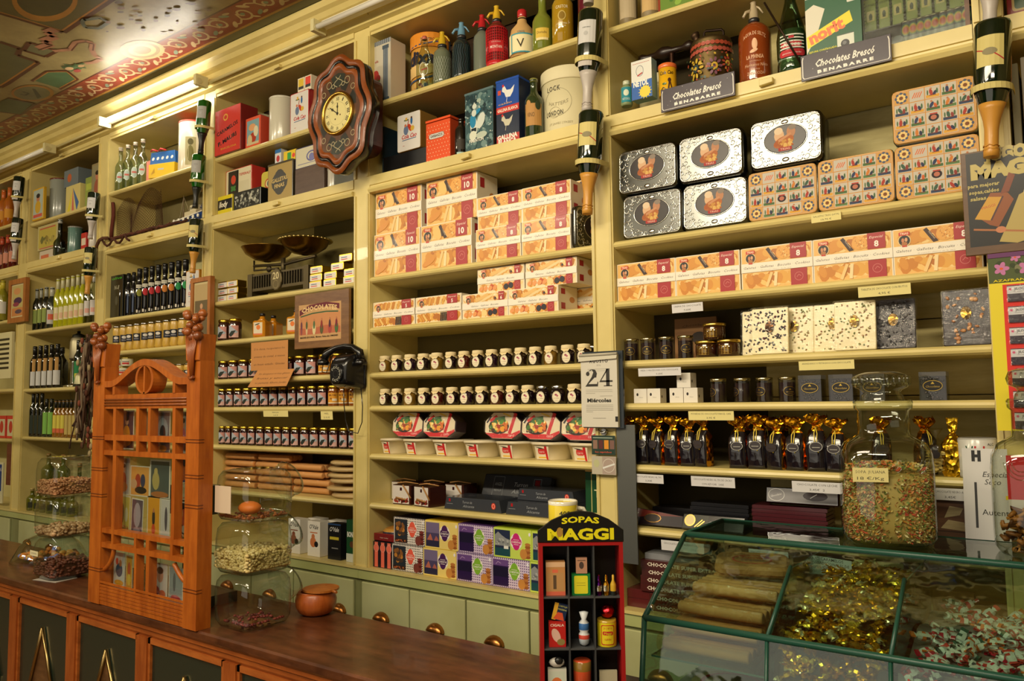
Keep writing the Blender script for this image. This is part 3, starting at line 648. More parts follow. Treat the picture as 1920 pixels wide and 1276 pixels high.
# dark nougat boxes and brown chocolate gift boxes
def nougat_box(win):
 def f():
  t=thing('nougat_box','x','box');w,h,d=.30,.05,.15;b=MB();b.slab([(-w/2,0),(w/2,0),(w/2-.012,h),(-w/2+.012,h)],0,d,'#3c4048','tin',bev=.002)
  a=Art(b,(-w/2,0,0),m='tin');a.text('Turron de',.42*w,.028,.010,'#9ea2a8',w=.05,shear=.25);a.text('Alicante',.44*w,.012,.010,'#9ea2a8',w=.06,shear=.25);a.rect(.09*w,.032,.12*w,.044,'#b02028');a.rect(.05*w,.022,.16*w,.024,'#8a8e94');a.el(.87*w,.026,.011,.013,'#d8402c');a.ring(.87*w,.026,.007,.009,.002,'#f2c0b0')
  T=Art(b,(-w/2,0,h),(1,0,0),(0,1,0),'tin');T.frame(.2*w,.02,.36*w,.13,.0012,'#7c8088');T.text('ANGEL',.28*w,.075,.014,'#8a8e94',w=.035)
  b.build('box_body',t);return t
 return f
def nougat_stand():
 t=thing('nougat_box','x','box');w,h=.35,.125;b=MB();b.slab(rrect(w,h,.006,2),0,.03,'#34383f','tin',bev=.003)
 a=Art(b,(-w/2,0,0),m='tin');a.frame(.16*w,.02,.32*w,.115,.0014,'#8a8e92');a.text('ANGEL',.24*w,.075,.014,'#a0a4a6',w=.04);a.text('PREMIUM',.24*w,.05,.009,'#a0a4a6',w=.04)
 a.text('Turron',.58*w,.075,.018,'#a9adb0',w=.07,shear=.25);a.text('Alicante',.60*w,.045,.018,'#a9adb0',w=.10,shear=.25);a.frame(.76*w,.055,.87*w,.112,.0014,'#8a8e92');a.rect(.78*w,.06,.85*w,.107,'#7c1c24');b.build('box_body',t);return t
GN='slate grey nougat boxes'
rep('nb',nougat_box(0),(-2.05+.0,.03,1.2025),label='slate grey nougat box lying flat with red round seal, right of the brown gift boxes',group=GN)
rep('nb',None,(-1.725,.03,1.2025),label='slate grey nougat box lying flat at the right end behind the yellow mug',group=GN)
rep('nb',None,(-1.725,.11,1.2535),label='slate grey nougat box stacked on the right end one',group=GN).scale=(.9,.9,.9)
rep('ns',nougat_stand,(-1.985,.205,1.203),rot=(-.36,0,0),label='slate grey nougat box leaning upright behind the flat ones, with silver writing',group=GN)
def gift_box():
 t=thing('chocolate_gift_box','x','gift box');b=MB();w,h,d=.105,.085,.09;b.box(0,w,0,d,0,h,'#3a1a14','tin');a=Art(b,(0,0,0),m='tin')
 a.rect(.0,.004,w*.88,h*.96,'#ddd6cf');a.rect(.040,h*.70,.052,h*.86,'#3a1418');a.dots(.004,.004,w*.86,.032,30,.004,.008,['#6a3420','#8a5a34','#43201a','#a87c4a','#a02c28'],3,1.5);b.build('box_body',t)
 b=MB()
 for p in(((.06,-.003,h),(w,-.003,.03)),((.02,-.003,.03),(w*.75,-.004,.022))):b.tube([p[0],p[1]],.0035,'#b0824e','cloth',5)
 b.tube([(.01,.02,h+.004),(.05,.03,h+.01),(w,.05,h+.002)],.003,'#b0824e','cloth',5);b.build('ribbon',t);return t
GG='brown chocolate gift boxes tied with straw ribbon'
rep('gb',gift_box,(-2.493,.03,1.2025),rz=.05,label='brown and white chocolate gift box tied with straw, left one at the front',group=GG)
rep('gb',None,(-2.365,.03,1.2025),rz=-.14,label='brown and white chocolate gift box tied with straw, right one at the front',group=GG)
rep('gb',None,(-2.603,.135,1.2025),label='brown chocolate gift box half hidden in the left corner at the back',group=GG)
rep('gb',None,(-2.44,.145,1.2025),label='brown chocolate gift box directly behind the two front ones',group=GG)
rep('gb',None,(-2.30,.165,1.2025),label='brown chocolate gift box right at the back beside nougat boxes',group=GG)
b=MB();b.box(0,.08,0,.05,0,.185,'#1d4a2e','tin');a=Art(b,(0,0,0),m='tin');a.frame(.025,.02,.075,.17,.003,'#c9c07a');a.text('T',.05,.08,.03,'#e0dcb0');a.rect(0,.175,.08,.185,'#c9a25a')
solo('tea_tin',b,'tall dark green tin with pale border behind the yellow mug','tin',(sx(1098,1.3,.1),.10,1.2025))
# small square biscuit boxes
CH={'r':('#1d1a1e','#e8e0d8','#2a3038','#b06a3a','#e8604a','chequered black and white, orange badge'),'y':('#e3c33c','#ead27a','#4c4468','#a8605a','#4a2458','yellow, purple badge'),'v':('#5a3a78','#d9c8e0','#2c1a48','#1c1630','#82b438','violet chequered, green badge'),'g':('#b9d03a','#c8dc60','#26304c','#8a8c8e','#c82c7a','lime green, pink badge')}
def chesi(k):
 bg,ck,p1,p2,bd,_=CH[k]
 def f():
  t=thing('biscuit_box','x','box');w,h=.183,.1145;b=MB();b.box(0,w,0,.12,0,h-.0006,bg,'gloss');a=Art(b,(0,0,0),m='gloss')
  a.rect(.001,.001,w-.001,h-.001,ck)
  if k in 'rv':
   out=[]
   for i in range(19):
    for j in range(12):
     if i<7 and 0<j<11:continue
     u,v=.005+i*.0096,.004+j*.0097;s=.0033;out.append([(u-s,v),(u,v-s),(u+s,v),(u,v+s)])
   a.polys(out,bg)
  a.rect(.005,.006,w*.44,h-.008,p1)
  if k=='r':a.dots(.008,.03,w*.38,h*.86,24,.004,.011,['#c08038','#8a5a30','#4a3a30'],2);a.rect(.005,.006,w*.44,.022,'#3a2420');a.dots(.008,.008,w*.4,.02,18,.002,.004,['#a03a2a','#c87a40'],4)
  elif k=='y':a.rect(.005,h*.55,w*.44,h-.008,'#75688c');a.poly([(.01,.03),(.02,.045),(.03,.06),(.036,.05),(.044,.032)],'#b86a58');a.poly([(.05,.03),(.062,.052),(.07,.045),(.078,.03)],'#a8605a');a.rect(.005,.006,w*.44,.032,'#2e2c46')
  elif k=='v':a.rect(.005,h*.72,w*.44,h-.008,'#6a4a88');a.rect(.005,.04,w*.44,h*.68,'#1e1834');a.line([(.02,h*.76),(.03,h*.85),(.045,h*.8)],.002,'#b89ac8')
  else:a.poly([(.005,.045),(.005,.085),(.022,.098),(.04,.085),(.06,.075),(w*.44,.07),(w*.44,.045)],'#8f9294');a.dots(.008,.045,w*.42,.075,20,.003,.006,['#6c7074','#b0b2b0'],4);a.rect(.005,.006,w*.44,.036,'#1f4a52');a.rect(.05,.034,.072,.046,'#e6e6e0')
  cx,cy=w*.60,h*.58;r=.026
  a.polys([[(cx+q*r*1.12*math.cos(t2),cy+q*r*1.2*math.sin(t2))for t2 in[2*math.pi*i/14 for i in range(14)]]for q in(1.0,)],'#efe8e0')
  for(dx,dy)in((0,.011),(0,-.011)):a.el(cx+dx,cy+dy,.017,.022,bd)
  a.el(cx,cy,.026,.018,bd);a.text('CHESITAS',cx,cy-.006,.0075,'#f6f0ea',w=.045,bold=.01);a.rect(cx-.014,cy+.006,cx+.014,cy+.0075,'#efe8e0');a.rect(cx-.012,cy-.012,cx+.012,cy-.0105,'#efe8e0')
  for q in range(6):a.el(w*.90,.012+q*.0095,.013,.0062,['#9a5a2c','#b8763c'][q%2]if k!='r' else['#5a2420','#7a3430'][q%2])
  a.el(w*.79,.022,.017,.020,'#c98a44' if k!='r' else '#7a3c34');a.el(w*.95,h*.86,.005,.007,'#f0ecf4')
  b.build('carton',t)
  b=MB();b.slab([(.002,h-.0006),(w-.002,h-.0006),(w-.002,h+.0004),(.002,h+.0004)],.002,.04,bg,'gloss');b.build('lid_flap',t)
  return t
 return f
GC='small square boxes of artisan biscuits'
for k,px,lev,y,why in(('r',738,0,.02,'lower one'),('r',738,1,.02,'upper, by the round tin'),('y',795,0,.02,'lower one'),('y',799,1,.02,'upper one'),('v',859,0,.02,'lower left of three'),('v',921.5,0,.02,'lower right of three'),('v',862.5,1,.02,'upper one of three'),('g',927,1,.02,'upper left one'),('g',989.5,1,.02,'upper, by the rack'),('g',987,0,.02,'lower, by the rack')):
 z=.92+lev*.1155;rep('ch'+k,chesi(k),(sx(px,z,y),y,z),label=f'{CH[k][5]} square biscuit box, {why}',group=GC)
def side_box():
 t=thing('biscuit_box','x','box');b=MB();b.box(0,.038,0,.18,0,.112,'#2a1e22','gloss');a=Art(b,(0,0,0),m='gloss');a.rect(.009,.002,.029,.110,'#e8705a');a.el(.019,.085,.016,.017,'#e8705a');a.ring(.019,.085,.016,.017,.001,'#f6c8b8')
 b.build('carton',t);b=MB();b.slab([(.001,.112),(.037,.112),(.037,.1125),(.001,.1125)],.002,.04,'#2a1e22','gloss');b.build('lid_flap',t);return t
for i,x in enumerate((-2.606,-2.566,-2.526)):rep('sb',side_box,(x,.02,.92),label=f'dark narrow biscuit box with salmon stripe, {nth(i, 3)} beneath the round tin',group=GC)
t=thing('biscuit_tin','dark red tin of butter biscuits with round cookies on its lid','tin',(-2.55,.10,1.0325))
b=MB();b.slab(rrect(.13,.032,.003,2),-.075,.07,'#7a1a1c','tin',bev=.002,side='#8a1c1e');a=Art(b,(0,-.075,0),m='tin');a.text('butter cookies',0,.012,.006,'#d8c8b0',w=.05);b.build('tin_body',t)
b=MB();b.lathe([(.06,0,'#2c3444'),(.060,.006,'#c49040'),(.045,.018,'#b07a34'),(.02,.026,'#b07a34'),(0,.028)],16,'#c89a4a','gloss',0,0,.032,cap=False);b.build('lid',t)
# bay right of the calendar: lower shelves
GE='row of biscuit boxes marked 8 under the tins'
for i,px in enumerate([1158,1267.5,1391.5,1527,1676]):
 rep('cookie8',None,(sx(px,2.003,.02)+.114+.0,.02,2.003),label=f'biscuit carton marked 8 in the row under the tins, {nth(i, 5)}',group=GE)
def silver_tin():
 t=thing('embossed_tin','x','tin');w,h=.232,.165;b=MB();b.slab(rrect(w,h,.022,5),0,.085,'#70716e','silver',bev=.006,sm=True);b.build('tin_body',t)
 b=MB();b.slab(rrect(w-.006,h-.006,.02,5,0,.003),-.002,.004,'#6c6d6a','silver',bev=.003)
 sc_='#dcdcd6';b.tube([(p[0],-.0022,p[1])for p in rrect(w-.014,h-.014,.018,4,0,.007)],.0016,sc_,'silver',6,True)
 def curl(cx,cz,r,a0,s_,n=12,t_=1.0):b.tube([(cx+r*(1-k/(n*1.15))*math.cos(a0+s_*k*.52),-.0024,cz+r*(1-k/(n*1.15))*math.sin(a0+s_*k*.52))for k in range(n)],[.0021*t_*(1-.5*k/n)for k in range(n)],sc_,'silver',6)
 for sx_ in(-1,1):
  for sz_ in(-1,1):
   m_=sx_*sz_;q=lambda u,v:(sx_*u,h/2+sz_*v)
   for(u,v,r,a0,d_)in((.088,.054,.020,.3,1),(.066,.062,.012,2.4,-1),(.097,.026,.015,1.2,-1),(.079,.032,.010,4.2,1),(.044,.062,.012,.5,1),(.022,.066,.011,2.6,-1),(.090,.008,.010,.2,1),(.104,.046,.007,5,-1),(.055,.052,.007,1,1),(.034,.070,.006,0,1),(.078,.048,.007,3,1)):
    if sz_<0 or True:
     x_,z_=q(u,v);curl(x_,z_,r,(a0 if sx_>0 else math.pi-a0)*sz_,d_*m_)
 b.ell((0,-.002,h-.020),(.012,.003,.008),sc_,'silver');b.ell((0,-.002,.020),(.012,.003,.008),sc_,'silver')
 b.tube([(.069*math.cos(k*.21),-.0030,h/2+.006+.048*math.sin(k*.21))for k in range(30)],.0018,sc_,'silver',6,True)
 b.build('embossed_lid',t)
 b=MB();n=30;b.slab([(.067*math.cos(2*math.pi*k/n),h/2+.006+.046*math.sin(2*math.pi*k/n))for k in range(n)],-.0045,0,'#241a1a','gloss',bev=.001)
 a=Art(b,(0,-.0045,0),m='paper');c=h/2
 a.el(-.018,c+.018,.016,.022,'#d8b08a');a.el(-.020,c+.034,.014,.012,'#e0c8a8');a.el(.020,c+.026,.014,.020,'#b98564');a.el(.024,c+.040,.012,.009,'#8c8074');a.el(-.004,c-.004,.034,.018,'#b0683c',.3);a.dots(-.04,c-.03,.03,c+.005,30,.004,.009,['#c8924a','#a85c34','#d8ae62'],3)
 a.line([(-.02,c+.0),(.02,c+.02)],.008,'#c89068');a.rr(-.022,c-.034,.022,c-.022,.004,'#a83a3a');a.text('TRIAS',0,c-.0315,.007,'#e8c8b0',w=.03);b.build('portrait_medallion',t);return t
Z6=2.222;GSL='embossed silver tins with oval portraits'
SW,SHh=.236,.168
for i,(px,z,lab)in enumerate([(1300.5-112,Z6,''),(1300.5,Z6,'')]):pass
xl=[sx(p,Z6,.03)for p in(1193,1302)]
tp=.06
def stin(x,z,rot,lab):rep('stin',silver_tin,(x,.035,z),rot=rot,label=lab,group=GSL)
stin(-1.157,Z6,(-.045,0,0),'embossed silver tin, lower layer, second from the post, glinting brightly')
stin(-.932,Z6,(-.06,0,0),'embossed silver tin, lower layer, next to a painted tile tin')
stin(-1.235+.008,Z6+.167,(-.03,0,0),'embossed silver tin, upper layer, nearest the calendar post')
stin(-.995+.006,Z6+.167,(-.03,0,.0),'embossed silver tin, middle one of the upper layer')
stin(-.765+.03,Z6+.171,(-.03,0,0),'embossed silver tin, right end of the upper layer on a tile tin')
for lab,x,y,z in(('embossed silver tin cut off by the post at lower left',-1.30+.03,.13,Z6),):rep('stin',None,(x,y,z),label=lab,group=GSL)
rep('stin',None,(-1.497,.125,Z4),rot=(0,0,1.32),scale=(.95,.28,1),label='single embossed silver tin beside the biscuit cartons, left of the post')
def tile_tin():
 t=thing('tile_pattern_tin','x','tin');w,h=.222,.166;b=MB();b.slab(rrect(w,h,.016,4),0,.07,'#b5b4ae','silver',bev=.005,sm=True);b.build('tin_body',t)
 b=MB();b.slab(rrect(w-.004,h-.004,.015,4,0,.002),-.003,.004,'#c99a50','gloss',bev=.002);a=Art(b,(-w/2,-.003,0),m='paper');a.rect(.006,.006,w-.006,h-.006,'#c98e3e')
 nx,nz=5,4;tw,th=(w-.014)/nx,(h-.014)/nz;rn=random.Random(11)
 cells=[(i,j)for i in range(nx)for j in range(nz)];a.polys([[(.007+i*tw+.0012,.007+j*th+.0012),(.007+(i+1)*tw-.0012,.007+j*th+.0012),(.007+(i+1)*tw-.0012,.007+(j+1)*th-.0012),(.007+i*tw+.0012,.007+(j+1)*th-.0012)]for i,j in cells],'#c4bcae')
 K=a.k
 for i,j in cells:
  cx,cy=.007+(i+.5)*tw,.007+(j+.5)*th;a.k=K
  if(i in(0,4))and(j in(0,3)):
   a.rect(cx-tw*.45,cy-th*.45,cx+tw*.45,cy+th*.45,'#cf9a48');a.polys([[(cx+.0125*math.cos(q)+.0055*math.cos(r_),cy+.0125*math.sin(q)+.0055*math.sin(r_))for r_ in[6.283*z_/7 for z_ in range(7)]]for q in[6.283*z_/8 for z_ in range(8)]],'#4a5670')
   a.polys([[(cx+.009*math.cos(q)+.004*math.cos(r_),cy+.009*math.sin(q)+.004*math.sin(r_))for r_ in[6.283*z_/7 for z_ in range(7)]]for q in[6.283*z_/8+.39 for z_ in range(8)]],'#e8c880');a.el(cx,cy,.0055,.0055,'#7a4a28')
  elif(i,j)==(2,1):a.el(cx,cy,.014,.012,'#2a2024');a.el(cx,cy,.008,.007,'#b8705a');a.rect(cx-.010,cy+.009,cx+.010,cy+.013,'#b8483c')
  elif(i,j)==(1,3):
   for q in range(4):a.line([(cx-.012+.006*q,cy-.008),(cx-.004+.006*q,cy+.008)],.0025,'#d86a34')
  else:
   col=[('#2c3a5c','#c8602c','#4a6a3c'),('#a83a2c','#2c3450','#d8a03c'),('#3c5a48','#8a3a34','#34405c'),('#c87a30','#28304a','#5a7a48')][(i*3+j*5)%4]
   a.rect(cx-tw*.42,cy-th*.42,cx+tw*.42,cy-th*.20,col[2]);a.el(cx-.004,cy,.0045,.010,col[0],rn.uniform(-.6,.6));a.el(cx+.006,cy-.003,.004,.008,col[1],rn.uniform(-.6,.6));a.el(cx-.004,cy+.011,.003,.003,'#b87a54');a.el(cx+.012,cy+.002,.0025,.008,'#4a6a44')
   a.el(cx-.013,cy+.0,.002,.008,'#4a6a44');a.line([(cx-.009,cy-.009),(cx+.009,cy-.009)],.002,'#7a3a28')
 b.build('printed_lid',t);return t
GTT='tins printed with painted tile scenes'
def ttin(x,z,lab,rx=-.05,y=.035):rep('ttin',tile_tin,(x,y,z),rot=(rx,0,0),label=lab,group=GTT)
ttin(sx(1421,Z6,.03)+.111,Z6,'tile pattern tin beside the silver tins, a silver one rests on it')
ttin(sx(1551,Z6,.03)+.111,Z6,'tile pattern tin with bright glint at its lower left',-.055)
ttin(-.395+.111,Z6,'tile pattern tin at the bottom of the right pair, beside the juice poster',-.03)
ttin(-.395+.109,Z6+.168,'tile pattern tin on top of the right pair under the hanging bottle',-.02)
def ticket(px0,px1,py,z,lines,col,lab,y=-.004,h=.032,rx=.08):
 x0,x1=at(px0,py,y).x,at(px1,py,y).x;w=x1-x0;b=MB();b.slab([(0,0),(w,0),(w,h),(0,h)],0,.0012,col,'paper');a=Art(b,(0,0,0))
 for i,s_ in enumerate(lines):a.text(s_,w/2,h*(.62-.45*i)if len(lines)<3 else h*(.74-.27*i),h*(.19 if len(lines)<3 else .16),'#3c3a34',w=min(w*.88,len(s_)*h*.19)if i==0 else min(w*.5,len(s_)*h*.17))
 return solo('price_ticket',b,lab,'price tag',(x0,y,z-h),0,'price tickets on the shelf edges',rot=(rx,0,0))
YT,WT='#e6d992','#d8d6d6'
ticket(1521,1577,404,2.213,['GALLETAS TRIAS (LATA)','13,70 €'],YT,'small yellow price ticket under the tile pattern tins',h=.026)
ticket(1609,1708,543,1.975,['TABLETA DE CHOCOLATE CON FRUTOS','4,95 €'],YT,'long yellow price ticket above the dark studded slab')
ticket(1260,1318,572,1.972,['CREMA DE CHOCOLATE','7,60€'],WT,'white price ticket above the stacked glass cream pots',h=.03)
ticket(1197,1277,694,1.757,['PIEZA O MACEDONIA CON CHOCOLATE','5,25€'],WT,'white price ticket above the small white cube boxes',h=.028)
ticket(1498,1602,685,1.760,['ARANDANOS O PISTACHOS CON CHOCOLATE','  '],YT,'long yellow price ticket left of the jar lid',h=.028)
ticket(1291,1376,774,1.607,['MONEDAS DE CHOCOLATE PARA EL CAFE','3,95 €'],YT,'yellow price ticket above the gap between gold bags',h=.030)
ticket(1189,1244,892,1.390,['CHOCOLATE NEGRO AL 70%','3,30€'],WT,'white price ticket beside the calendar post, under gold bags',h=.03)
ticket(1296,1378,898,1.392,['CHOCOLATE NEGRO AL 73% DE CACAO','CON AZUCAR   3,45€'],WT,'white price ticket above the black chocolate bars',h=.033)
ticket(1485,1580,906,1.392,['CHOCOLATE CON LECHE','3,45€  2'],WT,'white price ticket above the silver flat box',h=.033)
ticket(1750,1812,912,1.392,['CHOCOLATE NEGRO AL','3,45€'],WT,'white price ticket right of the soup jar',h=.033)
ticket(1240,1320,1012,1.172,['CHOCOLATE NEGRO AL 55% DE CACAO',' '],WT,'white price ticket behind the top left corner of the glass case',h=.034)
ticket(1404,1478,1032,1.172,['CHOCOLATE A LA PIEDRA 60%','3,80€'],WT,'white price ticket above the wrapped wafer rolls',h=.034)
ticket(1602,1694,1050,1.172,['CHOCOLATE NEGRO AL 80% DE CACAO','5,30 €'],YT,'yellow price ticket behind the sweets sign in the case',h=.034)
ticket(495,541,705,1.615,['MERMELADA',' 3,25 €'],YT,'small yellow price ticket below the handwritten note',h=.030)
ticket(602,624,776,1.612,['MIEL','5,10 €'],YT,'tiny yellow price ticket below the honey jars',h=.040)
ticket(496,514,624,1.782,[' ',' '],YT,'tiny blank yellow ticket above the handwritten note',h=.028)
def slab_bar(kind):
 def f():
  t=thing('chocolate_slab','x','chocolate');w,h=.118,.15 if kind!='al' else .16;b=MB();dark=kind in('dk','al');base='#251b1a' if dark else '#e9dcab'
  b.slab(rrect(w,h,.003,1),0,.012,base,'candy',bev=.002);b.build('bar',t);b=MB();rn=random.Random({'bl':1,'pi':2,'dk':3,'al':4}[kind])
  for i in range({'bl':120,'pi':74,'dk':110,'al':26}[kind]):
   x,z=rn.uniform(-w/2+.007,w/2-.007),rn.uniform(.007,h-.008);r={'bl':.0042,'pi':.0036,'dk':.0045,'al':.007}[kind]*rn.uniform(.7,1.2)
   c=rn.choice({'bl':['#1c1420','#241820','#5a1420','#181014','#3a1018'],'pi':['#8a8a3c','#a0824a','#6f7a34','#b08a54','#9a6a44'],'dk':['#1a1616','#2a2020','#141212'],'al':['#b98652','#a87040','#c89a64']}[kind])
   b.ell((x,-.001,z),(r,.0035,r*rn.uniform(.5,.9)),c,'candy',7,4,Matrix.Rotation(rn.uniform(0,3),3,'Y'))
  b.build('nuts_and_fruit',t);b=MB()
  b.slab([(.014*math.cos(k*.449),h*.58+.019*math.sin(k*.449))for k in range(14)],-.006,-.004,'#b08a3a' if kind!='bl' else '#5a3a1c','foil',bev=.0008);b.build('gold_seal',t)
  b=MB();b.slab(rrect(w+.010,h+.004,.004,1),-.007,.014,'#ffffff','film',bev=.003);b.build('cellophane',t);return t
 return f
GS='cellophane wrapped chocolate slabs standing upright';ZS=1.787
for kind,px,y,rz,lab in(('bl',1412,.07,.35,'white chocolate slab with dark berries, seen edge-on at the left end'),('bl',1445,.03,0,'white chocolate slab thickly studded with dark berries'),('pi',1494,.045,.1,'white chocolate slab with pistachios, leftmost of the three'),('pi',1556,.04,.0,'white chocolate slab with pistachios, middle one'),('pi',1606,.03,0,'white chocolate slab with pistachios, rightmost of the three'),('dk',1676,.04,0,'black chocolate slab with shiny dark studs and gold seal'),('al',1816,.04,0,'dark chocolate slab with whole almonds beside the saffron card')):
 rep('slab'+kind,slab_bar(kind),(sx(px,ZS,y),y,ZS),rot=(-.10,0,rz*.0),label=lab,group=GS)
def pot_glass():
 t=thing('chocolate_cream_pot','x','jar');b=MB();b.lathe([(.030,0),(.036,.003),(.0375,.02),(.037,.042),(.034,.047)],20,'#3a1c0e','dglass');a=Art(b,cyl=(0,0,.0375));a.k=8
 for j in range(6):a.rect(-.022,.009+j*.0052,.022,.0105+j*.0052,'#c9a24e','brass')
 for u in(-.022,-.011,0,.010,.020):a.rect(u,.008,u+.0012,.038,'#c9a24e','brass')
 b.build('glass_body',t);b=MB();b.lathe([(.038,0),(.039,.001),(.039,.008),(.036,.010)],22,'#d9b85a','brass',0,0,.047);b.build('lid',t);return t
GP='glass pots of chocolate cream with gold lids'
rep('pot',pot_glass,(sx(1318,ZS,.05)-.0,.055,ZS),label='chocolate cream pot with gold lid, lower left of three',group=GP)
rep('pot',None,(sx(1364,ZS,.05),.055,ZS),label='chocolate cream pot with gold lid, lower right of three',group=GP)
rep('pot',None,(sx(1340,ZS,.05),.055,ZS+.058),label='chocolate cream pot with gold lid, on top of the other two',group=GP)
def canister(tall=True,gold=True):
 def f():
  t=thing('chocolate_canister','x','canister');b=MB();b.lathe([(.024,.002),(.024,.062)],18,'#3a2a2c','candy');b.build('contents',t)
  b=MB();b.lathe([(.026,0),(.0265,.004),(.0265,.070)],20,'#dddddd','glass',cap=False);a=Art(b,cyl=(0,0,.0265));a.k=6;a.el(0,.034,.020,.015,'#1c1416',m='gloss');a.k=9
  a.ring(0,.034,.0195,.0145,.0012,'#c9a850',m='brass');a.line([(-.012,.031),(.012,.031)],.0016,'#c9a850','brass');a.poly([(-.004,.037),(.004,.037),(0,.043)],'#c9a850','brass');a.line([(-.008,.026),(.008,.026)],.001,'#c9a850','brass');b.build('plastic_body',t)
  b=MB();b.lathe([(.0275,0),(.0275,.008),(.025,.0095)],20,'#c9c2a0','silver',0,0,.070);b.build('lid',t);return t
 return f
GK='clear canisters of chocolate bits with gold oval labels'
for i,px in enumerate([1181,1213,1245,1275]):rep('can',canister(),(sx(px,ZS,.05),.055,ZS),rz=.4+.1*i-.2,label=f'dark canister with gold oval label, {nth(i, 4)} on the upper shelf by the post',group=GK)
for i,(px,r_)in enumerate([(1347,-.7),(1397,-.8),(1435,-.35),(1474,.6)]):rep('can',None,(sx(px,1.635,.05),.055,1.635),rz=r_,label=f'canister with turned gold label, {nth(i, 4)} on the shelf of cube boxes',group=GK)
def cube_pack():
 t=thing('chocolate_bit_pack','x','clear box');b=MB();b.box(-.032,.032,.002,.052,.001,.070,'#241c1e','candy')
 rn=random.Random(4)
 for i in range(34):b.ell((rn.uniform(-.028,.028),.002,rn.uniform(.004,.066)),(.005,.002,.004),rn.choice(['#2a2022','#1a1416','#3a2c2c']),'candy',6,4)
 b.build('contents',t);b=MB();b.box(-.035,.035,-.003,.055,0,.082,'#e4e4e4','glass');a=Art(b,(0,-.003,0),m='brass');a.k=6;a.el(0,.042,.026,.016,'#17120f',m='gloss');a.ring(0,.042,.0255,.0155,.0014,'#c9a850',m='brass');a.text('Chocolates',0,.037,.006,'#c9a850',w=.036,shear=.2,m='brass');a.poly([(-.005,.047),(.005,.047),(0,.054)],'#c9a850','brass');b.build('clear_box',t);return t
GQ='clear square packs of dark chocolate bits'
for px,lab in((1513,'leftmost, beside the canisters'),(1577,'second, left of the jar lid'),(1636,'half hidden behind the jar lid'),(1750,'alone right of the jar lid')):rep('cp',cube_pack,(sx(px,1.635,.04),.045,1.635),label=f'clear square pack of dark chocolate bits, {lab}',group=GQ)
def cube_box():
 t=thing('white_cube_box','x','box');b=MB();b.box(0,.050,0,.050,0,.050,'#e2ddd2','paper',side='#d8d0c0');a=Art(b,(0,0,0));a.el(.014,.030,.004,.0055,'#2a2422');a.text('choco',.028,.018,.004,'#8a8478',w=.014);s_=Art(b,(.05,0,0),(0,1,0),(0,0,1));s_.el(.014,.022,.004,.0055,'#2a2422');b.build('carton',t)
 b=MB();b.box(.001,.049,.001,.049,.050,.0505,'#efebe2','paper');b.build('lid',t);return t
GW='small white cube boxes'
x1_,x2_=sx(1189,1.635,.03),sx(1256,1.635,.03)
for x,y,z,lab in((x1_,.03,0,'left pair, left one'),(x1_+.052,.03,0,'left pair, right one'),(x2_,.03,0,'right group, bottom left'),(x2_+.052,.03,0,'right group, bottom right'),(x2_+.028,.03,.0515,'right group, on top of the two')):rep('wc',cube_box,(x,y,1.635+z),label=f'small white cube box, {lab}',group=GW)
b=MB();b.box(0,.16,0,.01,0,.155,'#8a6238','paper');a=Art(b,(0,0,0));a.text('Chocolates',.08,.12,.008,'#4a3018',w=.1,arc=.006);a.el(.095,.082,.03,.022,'#2e221a');a.text('a la taza',.08,.02,.018,'#4a3018',w=.13,shear=.2)
solo('cardboard_display',b,'brown cardboard display card behind the glass cream pots','card',(sx(1266,ZS,.2),.20,ZS+.001),rot=(-.03,0,0))
def gold_bag():
 t=thing('gold_chocolate_bag','x','bag');b=MB();rn=random.Random(8);w,d=.054,.050
 prof=[(.0,.98),(.012,1.0),(.06,1.03),(.10,.96),(.118,.55),(.128,.30),(.134,.42),(.150,.95),(.158,1.05)]
 rings=[]
 for(z,s_)in prof:
  ring=[]
  for k in range(16):
   a_=2*math.pi*k/16;ca,sa=math.cos(a_),math.sin(a_);x=w/2*s_*math.copysign(abs(ca)**.45,ca);y=d/2*s_*math.copysign(abs(sa)**.45,sa)*(1 if z<.11 else .6);jj=.0022 if z<.11 else .006
   ring.append(b.vt((x+rn.uniform(-jj,jj),y+rn.uniform(-jj,jj),z+(rn.uniform(-.008,.012)if z>.14 else 0))))
  rings.append(ring)
 for i,(r0,r1)in enumerate(zip(rings,rings[1:])):
  for k in range(16):
   front=9<=k<=14 and i<4;b.face((r0[k],r0[(k+1)%16],r1[(k+1)%16],r1[k]),'#17131a' if front else '#d99a1e','cello' if front else 'foil',i<4)
 b.face(rings[0][::-1],'#c98c1c','foil');b.build('bag',t)
 b=MB();b.tube([(.009*math.cos(k*.7),.007*math.sin(k*.7)-.001,.128)for k in range(9)],.002,'#e2c84a','foil',5,True)
 b.tube([(0,-.010,.128),(-.004,-.024,.112),(-.003,-.029,.09),(-.005,-.030,.066)],.0016,'#e2c84a','gloss',4);b.tube([(0,-.010,.128),(.004,-.024,.11),(.002,-.029,.085),(.006,-.030,.055)],.0016,'#e2c84a','gloss',4);b.build('ribbon',t)
 b=MB();b.slab([(.018*math.cos(k*.393),.072+.015*math.sin(k*.393))for k in range(16)],-.0315,-.0300,'#3a3436','gloss');a=Art(b,(0,-.0315,0),m='silver');a.ring(0,.072,.017,.014,.0012,'#c8c2b0');a.line([(-.010,.070),(.010,.070)],.0015,'#c8c2b0');b.build('oval_label',t);return t
GB='chocolate bags in gold and dark cellophane'
L1=[1172,1192,1222,1247,1275,1306,1322];L2=[1376,1412,1448,1482,1518,1549,1578]
for i,px in enumerate(L1[:6]):
 px=[1178,1206,1234,1262,1291,1319][i];rep('gbag',gold_bag,(sx(px,1.42,.05),.055,1.42),rz=.25*math.sin(i*2.1)-.05,label=f'gold and dark chocolate bag, {nth(i, 6)} of the group beside the calendar',group=GB,scale=(1,1,1.0+.05*math.sin(i*3)))
